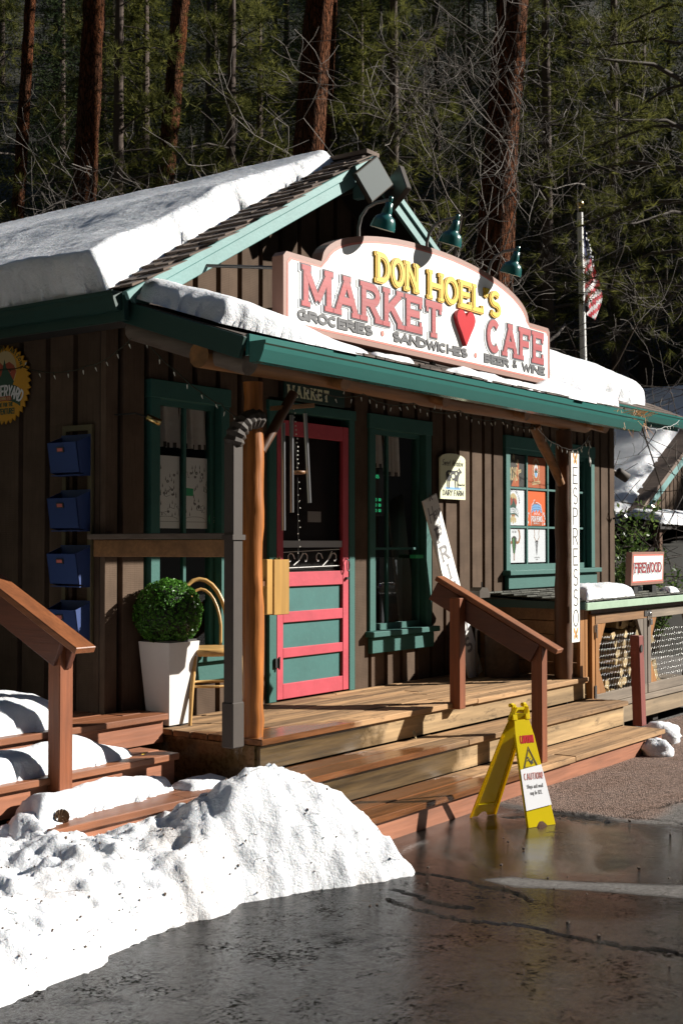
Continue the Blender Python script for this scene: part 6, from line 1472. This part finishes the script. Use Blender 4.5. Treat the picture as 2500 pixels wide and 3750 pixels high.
string('pale fairy lights looping past the right log post', [(9.1, 4.73, 2.62), (9.42, 4.70, 2.50), (9.75, 4.68, 2.50), (9.98, 4.7, 2.62)], 12, 'wire_lt', seed=4)
string('dangling end of pale fairy lights below the porch beam end', [(10.04, 4.72, 2.58), (10.02, 4.72, 2.44), (10.05, 4.72, 2.36)], 6, 'wire_lt', seed=5)
string('fairy lights hanging from the far right gutter end', [(11.6, 5.12, 3.0), (12.1, 5.12, 2.9), (12.7, 5.12, 2.92), (13.1, 5.12, 3.02)], 12, 'wire_lt', seed=6)
b = MB()
for i in range(60):
    x_ = 10.35+rnd.gauss(0, .16); a = rnd.uniform(-1.5, 1.5); L_ = rnd.uniform(.08, .2); b.tube([(x_, 4.46+rnd.uniform(-.06, .08), 2.80+rnd.uniform(-.02, .03)), (x_+.5*L_*math.sin(a), 4.42+rnd.uniform(-.08, .02), 2.82-rnd.random()*.25*(rnd.random() < .3)+.03)], .0018, 3)
tag(b.build('dry_needles', M['butterfly']), 'clump of dry orange pine needles caught in the right end of the porch gutter', 'needles', kind='stuff')

# ================================================================== FLAG
t = thing('flagpole', 'white flagpole with a gold ball rising behind the snowy roof', 'flagpole', (29.3, 14.0, 0))
fp = MB(); fp.tube([(29.7, 14.0, 0), (29.26, 14.0, 10.05)], [.10, .075], 12); fp.build('pole', M['white'], t)
m = MB(); m.lathe([(0, -.11), (.07, -.09), (.11, 0), (.07, .09), (0, .11)], (29.25, 14, 10.27), Z, 14); m.build('finial', M['gold'], t)
m = MB(); nx_, nz_ = 16, 26; H_, W_ = 2.05, .95
vs = []
for i in range(nz_+1):
    for j in range(nx_+1):
        q = j/nx_; s = i/nz_                      # q away from pole, s downwards: the cloth hangs slack
        w_ = W_*(0.12+.88*math.sin(min(1, s*1.35)*1.45))*(1-.55*max(0, s-.62)/.38)
        fold = .11*math.sin(q*9+s*3)*(.4+s); vs.append((29.33+w_*q+.02*s, 13.90+fold*.5, 9.75-H_*s-.5*q*(1-.3*s)))
for i in range(nz_):
    for j in range(nx_):
        s = (i+.5)/nz_; q = (j+.5)/nx_
        diag = s+q*.25
        mi = 2 if (diag < .42) else (0 if int((s*1.1+q*.75)*11) % 2 else 1)
        k = nx_+1; m.f.append([i*k+j, i*k+j+1, (i+1)*k+j+1, (i+1)*k+j]); m.mi.append(mi); m.sm.append(True)
m.v = vs
o = m.build('flag', [M['flag_red'], M['flag_white'], M['flag_blue']]); tag(o, 'slack American flag hanging from the white pole', 'flag')
m = MB()
for i in range(22):
    s, q = rnd.uniform(.08, .38), rnd.uniform(.1, .8)
    ii, jj = int(s*nz_), int(q*nx_); p_ = Vector(vs[ii*(nx_+1)+jj]); ell_ = arc(0, 0, .025, .025, 0, 300, 5); m.prism(ell_, p_+Vector((0, -.05, 0)), X, Z, -Y, 0, .01)
sub(m.build('stars', M['flag_white']), o)

# ================================================================== CABIN BEHIND, BUSH
C = thing('cabin', 'dark cabin with deep snow on its roof beyond the firewood shed', 'cabin', (29, 13, 0))
# gable end faces -Y at y=11; roof: left slope snow covered, rake rising to the right
cx0, cy0, cz0, csl = 24.6, 11.0, 2.2, .50
def crz(x): return 2.55+(x-28.2)*.56
MB().prism([(27.6, -.3), (40, -.3), (40, 4.0), (33.5, crz(33.5)-.25), (28.4, crz(28.4)-.2), (27.6, 2.4)], (0, 12.2, 0), X, Z, -Y, -8, 0).build('wall', M['backing'], C)
for i in range(22): MB().prism([(28.3+.26*i, .0), (28.5+.26*i, 0), (28.5+.26*i, crz(28.5+.26*i)-.3), (28.3+.26*i, crz(28.3+.26*i)-.3)], (0, 12.16, 0), X, Z, -Y, 0, .04).build('wall_board', M['board'], C)
sl_ = math.atan(.56); e_ = Vector((math.cos(sl_), 0, math.sin(sl_))); n_ = Vector((-math.sin(sl_), 0, math.cos(sl_)))
MB().obox(Vector((28.2, 12.0, 2.55))+e_*3.2-n_*.20, (e_, Y, n_), (3.4, .04, .12), bev=.01).build('barge_board', M['teal_old'], C)
MB().obox(Vector((28.2, 12.0, 2.55))+e_*3.2+Y*5-n_*.02, (e_, Y, n_), (3.6, 5.1, .05)).build('roof', M['shake'], C)
MB().box(23.5, 28.1, 12.3, 18, 0, 2.35).build('wall', M['backing'], C)
tag(snow_patch([(.2, -.5), (.35, 1.0), (.45, 2.4), (.5, 4.6), (.6, 7.0), (9.5, 7.0), (9.5, -3.0), (1.4, -3.2), (.4, -1.6)], Vector((28.2, 12.0, 2.55)), Y, e_, n_, .26, .3, .12, .14, .7, 41, .08).build('roof_snow', M['snow']), 'deep shaded snow on the cabin roof behind the market wall', 'snow')
tag(snow_patch([(27.2, .0), (29.5, -.15), (33, -.1), (38, .0), (38, 1.3), (27.6, 1.1)], (0, 11.0, 2.15), X, Vector((0, .97, .2)), Vector((0, -.2, .97)), .2, .25, .08, .2, .9, 43, .05).build('roof_snow', M['snow']), 'white snow ridge on the low porch eave of the cabin', 'snow')
MB().box(27.0, 38, 11.0, 12.2, 2.02, 2.15).build('porch_eave', M['backing'], C)
MB().box(27.2, 27.35, 11.1, 11.25, 0, 2.05).build('porch_post', M['log_dk'], C); MB().box(30.6, 30.75, 11.1, 11.25, 0, 2.05).build('porch_post', M['log_dk'], C)
def bush(name, c, rx, rz_, n, size, label, mats, seed):
    rr = random.Random(seed); t = thing(name, label, 'bush', c); m = MB(); st = MB()
    for k in range(26):
        a = rr.uniform(0, 6.28); tip = Vector((c[0]+rx*math.cos(a)*rr.uniform(.2, 1), c[1]+rx*math.sin(a)*rr.uniform(.2, 1), c[2]+rz_*rr.uniform(.45, 1))); base = Vector(c)+Vector((rr.uniform(-.1, .1), rr.uniform(-.1, .1), 0))
        mid = base.lerp(tip, .5)+Vector((rr.uniform(-.1, .1), rr.uniform(-.1, .1), .1)); st.tube([base, mid, tip], [.014, .009, .003], 4)
        for i in range(n//26):
            q = rr.uniform(.25, 1.02); p = (base.lerp(mid, q*2) if q < .5 else mid.lerp(tip, q*2-1))+Vector((rr.gauss(0, .05), rr.gauss(0, .05), rr.gauss(0, .05)))
            u_ = Vector((rr.gauss(0, 1), rr.gauss(0, 1), rr.gauss(0, .5)+.6)).normalized(); w_ = u_.cross(Vector((rr.gauss(0, 1), rr.gauss(0, 1), rr.gauss(0, 1)))).normalized(); s = size*rr.uniform(.6, 1.2)
            m.add([p, p+u_*s*.5+w_*s*.24, p+u_*s, p+u_*s*.5-w_*s*.24], [(0, 1, 2, 3)])
    m.build('foliage', mats, t); st.build('stems', M['twig_dk'], t)
bush('laurel_bush', (17.2, 7.6, 0), .85, 2.25, 3600, .085, 'glossy green laurel bush between the market wall and the cabin', M['laurel'], 11)
bush('laurel_bush', (19.0, 7.9, 0), .8, 1.7, 1800, .085, 'lower thinner laurel bush behind the FIREWOOD sign', M['laurel'], 12)

# ================================================================== FOREST
def FW(s, u): return (s*math.cos(YAW)+u*math.sin(YAW), s*math.sin(YAW)-u*math.cos(YAW))
def px_u(px, s): return (px-1250)/4650*s          # sideways offset of a bearing at distance s
def trunk_mesh(pts, rad, seed, n=20, k=70, mat='bark'):
    P_ = [Vector(p) for p in pts]; path = []; rr = []
    for i in range(k+1):
        t = i/k*(len(P_)-1); j = min(int(t), len(P_)-2); path.append(P_[j].lerp(P_[j+1], t-j)); q = i/k; rr.append(rad*(1.18-.18*min(1, q*12) if q < .08 else 1.0)*(1-.62*q))
    m = MB(); m.tube(path, rr, n)
    for i in range(len(m.v)):
        v = Vector(m.v[i]); c = path[min(k, i//n)]; d = (v-c); d.z = 0
        if d.length > 1e-4:
            a = math.atan2(d.y, d.x); f = .10*abs(noise.noise((a*4.2, v.z*.9, seed)))+.05*noise.noise((a*9, v.z*3.1, seed)); m.v[i] = tuple(v+d.normalized()*rad*f*1.6)
    return m, path, rr
def needle_tuft(m, p, d, L_, n, rr, w=.010, mi=0):
    d = Vector(d).normalized(); u_ = d.orthogonal().normalized(); w_ = d.cross(u_)
    for i in range(n):
        a = rr.uniform(0, 6.283); k = rr.uniform(.25, 1.5); e = (d+(u_*math.cos(a)+w_*math.sin(a))*k).normalized(); s = L_*rr.uniform(.7, 1.1); sd = e.cross(Vector((rr.uniform(-1, 1), rr.uniform(-1, 1), rr.uniform(-1, 1)))).normalized()*w*.5
        b_ = p-d*rr.uniform(0, .10); m.add([b_-sd, b_+sd, b_+e*s-Z*s*.12], [(0, 1, 2)], mi)
def pine(name, label, group, base, lean, H_, rad, z0, nb, blen, tufts, tl, nn, seed, droop=.25, tw=.010, mat='needle', cat='tree', side=None):
    rr = random.Random(seed); t = thing(name, label, cat, base, group); B_ = Vector(base)
    top = B_+Vector((lean[0], lean[1], H_)); m, path, rd = trunk_mesh([B_, B_.lerp(top, .5)+Vector((rr.uniform(-.1, .1), rr.uniform(-.1, .1), 0)), top], rad, seed); m.build('trunk', M['bark' if name == 'pine_tree' else 'bark_dk'], t)
    fo, br = MB(), MB()
    for i in range(nb):
        q = (z0+(H_-z0)*(i+.5)/nb)/H_; c = B_.lerp(top, q); a = i*2.4+rr.uniform(-.4, .4)
        if side is not None: a = side+rr.uniform(-1.3, 1.3)
        L_ = blen*(1-.75*max(0, (q-z0/H_)/(1-z0/H_))**1.3)*rr.uniform(.6, 1.1)
        d = Vector((math.cos(a), math.sin(a), rr.uniform(-.1, .25))); pts = [c, c+d*L_*.4+Z*.0, c+d*L_*.75-Z*droop*L_*.35, c+d*L_-Z*droop*L_*.55+Z*.1]
        br.tube(pts, [max(.012, L_*.016), L_*.011, L_*.006, .004], 5)
        for k in range(tufts):
            s = rr.uniform(.3, 1.0)**.8; p = pts[0]+(pts[3]-pts[0])*s; j = min(2, int(s*3)); p = pts[j].lerp(pts[j+1], s*3-j if s < 1 else 1)
            off = Vector((rr.gauss(0, 1), rr.gauss(0, 1), rr.gauss(0, .55)))*L_*.13; tip = p+off
            if k % 2 == 0: br.tube([p, p+off*.6, tip], [.008, .006, .003], 3)
            needle_tuft(fo, tip, (off.normalized()+Vector((0, 0, .25))+d*.4), tl, nn, rr, tw)
    br.build('branches', M['twig_dk'], t); fo.build('crown', M[mat], t); return t
def base_at(px, s, dz=0):
    x, y = FW(s, px_u(px, s)); return (x, y, hill_z(x, y)-.1+dz)
RX = Vector((math.sin(YAW), -math.cos(YAW), 0))
pine('pine_tree', 'slim ponderosa trunk at the far left edge behind the roof', 'tall pines behind the market', base_at(2, 34), tuple(RX*1.6)[:2], 27, .20, 16, 20, 3.2, 10, .28, 14, 1)
pine('pine_tree', 'straight ponderosa trunk with a bright orange right side, left of the roof snow crest', 'tall pines behind the market', base_at(240, 28), tuple(RX*1.25)[:2], 27, .31, 14, 20, 3.4, 10, .28, 14, 2)
pine('pine_tree', 'ponderosa with broken pale bark behind bare branches, left of centre', 'tall pines behind the market', base_at(510, 36), tuple(RX*2.4)[:2], 28, .31, 15.5, 20, 3.4, 10, .28, 14, 3)
pine('pine_tree', 'thick dark ponderosa trunk rising behind the end of the roof snow', 'tall pines behind the market', base_at(1017, 25), tuple(RX*1.9)[:2], 28, .36, 13.5, 22, 3.6, 10, .28, 14, 4)
pine('pine_tree', 'thickest leaning ponderosa trunk behind the right end of the arched sign', 'tall pines behind the market', base_at(1700, 21), tuple(RX*2.2)[:2], 28, .33, 12.5, 22, 3.6, 10, .28, 14, 5)
pine('pine_tree', 'slender grey pine trunk behind the flag', 'tall pines behind the market', base_at(1830, 30), tuple(RX*1.0)[:2], 24, .10, 13.5, 20, 3.0, 10, .28, 14, 6)
pine('pine_tree', 'thin dark pine trunk just right of the thick centre trunk', 'tall pines behind the market', base_at(1150, 40), tuple(RX*1.2)[:2], 24, .16, 16, 20, 3.0, 8, .3, 14, 16)
# near pine whose hanging boughs fill the right side
pine('needle_pine', 'big pine whose drooping long needled boughs fill the upper right', 'leafy pines', base_at(2640, 24), (-.3, .2), 20, .26, 5.5, 80, 4.6, 22, .30, 22, 7, .35, .013)
pine('needle_pine', 'younger pine with olive boughs behind the flagpole', 'leafy pines', base_at(2270, 38), (.2, .2), 15, .2, 2.5, 54, 3.6, 20, .32, 18, 8, .3, .014)
pine('needle_pine', 'pine with low dark boughs at the upper left edge', 'leafy pines', base_at(-60, 38), (.2, .2), 18, .22, 4.5, 44, 3.6, 16, .30, 18, 9, .3, .014)
pine('needle_pine', 'olive pine in the gap right of the leaning trunk', 'leafy pines', base_at(2010, 37), (.2, .2), 17, .2, 3.0, 54, 3.6, 18, .36, 18, 10, .3, .018)
pine('needle_pine', 'olive pine behind the gable, between the two centre trunks', 'leafy pines', base_at(1450, 33), (.2, .2), 15, .2, 2.5, 54, 3.8, 18, .36, 18, 11, .3, .018)
pine('needle_pine', 'dark pine between the two left trunks', 'leafy pines', base_at(430, 33), (.2, .2), 17, .2, 3.0, 54, 3.6, 18, .36, 18, 12, .3, .018)
pine('needle_pine', 'shadowy pine behind the roof snow, left of the thick centre trunk', 'leafy pines', base_at(850, 34), (.2, .2), 16, .2, 2.5, 54, 3.8, 18, .36, 18, 13, .3, .018)
# trees that stand right of the view and throw the shade seen on the roof snow and the near asphalt
def sunpos(perp, along): return (.679*perp+.734*along, .734*perp-.679*along, -.05)
pine('shade_pine', 'tall pine standing across the lot, outside the picture on the right', 'pines across the lot', sunpos(14.2, 15), (.2, .1), 22, .3, 11.5, 26, 5.0, 10, .30, 12, 14, .15, .02)
pine('shade_pine', 'bushy pine standing across the lot, outside the picture behind the camera', 'pines across the lot', sunpos(1.5, 13), (0, 0), 13, .3, 1.2, 80, 3.0, 30, .32, 16, 15, .2, .025)
pine('shade_pine', 'pine standing beside the cabin, outside the picture on the right', 'pines across the lot', sunpos(28.5, 23), (0, 0), 15, .25, 2.0, 40, 3.4, 16, .30, 12, 17, .2, .025)
# conifer variants for the hillside
def conifer_meshes(seed, H_=14.0, R_=2.5, mat='needle_far'):
    rr = random.Random(seed); fo, tr = MB(), MB(); tr.tube([(0, 0, 0), (0, 0, H_)], [.2, .03], 6)
    n = 60
    for i in range(n):
        q = i/n; z = 1.0+(H_-1.2)*q; L_ = R_*(1-q)**.8*rr.uniform(.65, 1.1)+.15; kk = max(5, int(9*(1-q)+4))
        for k in range(kk):
            a = rr.uniform(0, 6.283); l = L_*rr.uniform(.7, 1.1)
            for s_ in range(int(9+20*l/R_)):
                t = rr.uniform(.25, 1); p = Vector((math.cos(a)*l*t, math.sin(a)*l*t, z-.22*l*t+rr.gauss(0, .08))); p += Vector((rr.gauss(0, .16), rr.gauss(0, .16), rr.gauss(0, .05)))*(.4+t)
                d = Vector((math.cos(a)+rr.gauss(0, .6), math.sin(a)+rr.gauss(0, .6), rr.gauss(.1, .35))).normalized(); sd = d.cross(Vector((rr.gauss(0, .5), rr.gauss(0, .5), 1))).normalized(); w = .026*rr.uniform(.6, 1.3); L2 = .20*rr.uniform(.6, 1.3)
                fo.add([p-sd*w, p+sd*w, p+d*L2], [(0, 1, 2)])
    return fo.mesh('crown', M[mat]), tr.mesh('trunk', M['bark_dk'])
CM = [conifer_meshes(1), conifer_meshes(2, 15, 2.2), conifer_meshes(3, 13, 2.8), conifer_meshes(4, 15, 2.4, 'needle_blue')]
rr = random.Random(99); cnt = 0
rows = [(40, 9, 12, 3.6), (47, 10, 13, 4.0), (55, 11, 15, 4.4), (64, 12, 18, 5), (75, 13, 22, 5.6), (88, 14, 26, 6.6), (104, 15, 30, 7.6), (122, 16, 34, 9)]
for s, n, hw_, jit in rows:
    for i in range(n):
        u = -hw_*1.15+2.3*hw_*(i+.5)/n+rr.uniform(-.4, .4)*jit*.5; ss = s+rr.uniform(-.35, .35)*jit
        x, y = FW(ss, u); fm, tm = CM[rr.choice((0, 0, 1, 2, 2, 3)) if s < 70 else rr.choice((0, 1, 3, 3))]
        t = thing('conifer', 'one of the olive green conifers covering the hillside behind the market' if s < 70 else 'one of the distant dark conifers high on the hillside', 'tree', (x, y, hill_z(x, y)-.3), 'conifers on the hillside' if s < 70 else 'distant conifers high on the hillside')
        sc = rr.uniform(.75, 1.2); t.scale = (sc, sc, sc*rr.uniform(.9, 1.1)); t.rotation_euler = (0, 0, rr.uniform(0, 6.28))
        for nm, me in (('crown', fm), ('trunk', tm)):
            o = bpy.data.objects.new(nm, me); COL.objects.link(o); o.parent = t
        cnt += 1
# bare deciduous trees
def bare_tree(seed, H_=8.0, levels=5, r0=.07, spread=.62):
    rr = random.Random(seed); tr, tw = MB(), MB()
    def grow(p, d, L_, r, lv):
        n = 4 if lv > 2 else 3; pts = [p]; rad = [r]
        for i in range(n):
            d = (d+Vector((rr.gauss(0, .20), rr.gauss(0, .20), rr.gauss(.05, .14)))).normalized(); pts.append(pts[-1]+d*L_/n); rad.append(max(.0042, r*(1-.45*(i+1)/n)))
        (tr if lv >= levels-1 else tw).tube(pts, rad, 6 if lv >= levels-1 else 3, cap=False)
        if lv == 0: return
        k = rr.choice((2, 3, 3)) if lv > 1 else rr.choice((2, 3, 4))
        for j in range(k+(2 if lv == levels else 0)):
            q = rr.uniform(.35, 1) if j else 1; ii = min(n, max(1, int(q*n+.5))); a = Vector((rr.gauss(0, 1), rr.gauss(0, 1), rr.gauss(.1, .6))).normalized()
            grow(pts[ii], (d*(1-spread)+a*spread).normalized(), L_*rr.uniform(.55, .82), rad[ii]*rr.uniform(.5, .72), lv-1)
    grow(Vector((0, 0, 0)), Vector((rr.gauss(0, .1), rr.gauss(0, .1), 1)).normalized(), H_*.36, r0, levels)
    return tr, tw
BT = []
for q in range(4):
    a, b_ = bare_tree(100+q, 10.5, 6, .095); BT.append((a, b_))
BTm = [(a.mesh('trunk', M['twig']), b_.mesh('twigs', M['twig'])) for a, b_ in BT]
BTd = [(a.mesh('trunk', M['twig_dk']), b_.mesh('twigs', M['twig_dk'])) for a, b_ in BT]
spots = [(880, 19, 3, .95, 'bare tree leaning over the middle of the roof snow'), (1380, 21, 2, 1.25, 'tall bare tree whose twigs cross above the gable peak'), (2060, 40, 0, 1.3, 'bare tree behind the gold ball of the flagpole'), (560, 19, 0, 1.0, 'pale bare tree behind the middle of the roof snow'), (760, 22, 1, 1.1, 'pale bare tree left of the thick centre trunk'), (420, 21, 2, .9, 'pale bare sapling right of the orange sided trunk'),
         (1560, 18, 0, .95, 'pale bare tree behind the middle sign lamp'), (2170, 37, 3, 1.1, 'bare tree with pale twigs behind the flag'), (2380, 38, 1, 1.1, 'bare tree above the snowy cabin roof'),
         (960, 21, 2, 1.05, 'bare tree arching towards the thick centre trunk'), (2470, 37, 0, 1.1, 'bare tree at the right edge under the pine boughs'), (1740, 25, 2, .85, 'bare tree behind the rightmost sign lamp'), (20, 26, 1, .9, 'bare tree at the left edge of the picture')]
for i, (px, s, v, sc, lb) in enumerate(spots):
    b0 = base_at(px, s); t = thing('bare_tree', lb, 'tree', b0, 'bare trees behind the market', rotz=rr.uniform(0, 6.28)); t.scale = (sc,)*3
    for nm, me in zip(('trunk', 'twigs'), (BTm if i % 3 != 1 else BTd)[v]):
        o = bpy.data.objects.new(nm, me); COL.objects.link(o); o.parent = t
# twiggy undergrowth
m = MB(); rr = random.Random(77)
for i in range(450):
    s = rr.uniform(19, 30); u = rr.uniform(-.30, .30)*s; x, y = FW(s, u)
    if y < 13.5 and x < 14: continue
    if y < 9 or (s < 38 and u > .17*s): continue
    p = Vector((x, y, hill_z(x, y))); d = Vector((rr.gauss(0, .35), rr.gauss(0, .35), 1)).normalized(); h = rr.uniform(1.0, 3.2)
    m.tube([p, p+d*h*.5, p+d*h+Vector((rr.gauss(0, .3), rr.gauss(0, .3), 0))], [.010, .007, .003], 3, cap=False)
    for k in range(6):
        q = p+d*h*rr.uniform(.3, .95); e = Vector((rr.gauss(0, 1), rr.gauss(0, 1), rr.gauss(.6, .4))).normalized(); m.tube([q, q+e*rr.uniform(.3, .9)], [.006, .002], 3, cap=False)
tag(m.build('undergrowth', M['twig_dk']), 'twiggy bare undergrowth along the foot of the forest', 'undergrowth', kind='stuff')
print('objects', len(bpy.data.objects), 'tris', sum(len(o.data.polygons) for o in bpy.data.objects if o.type == 'MESH'))
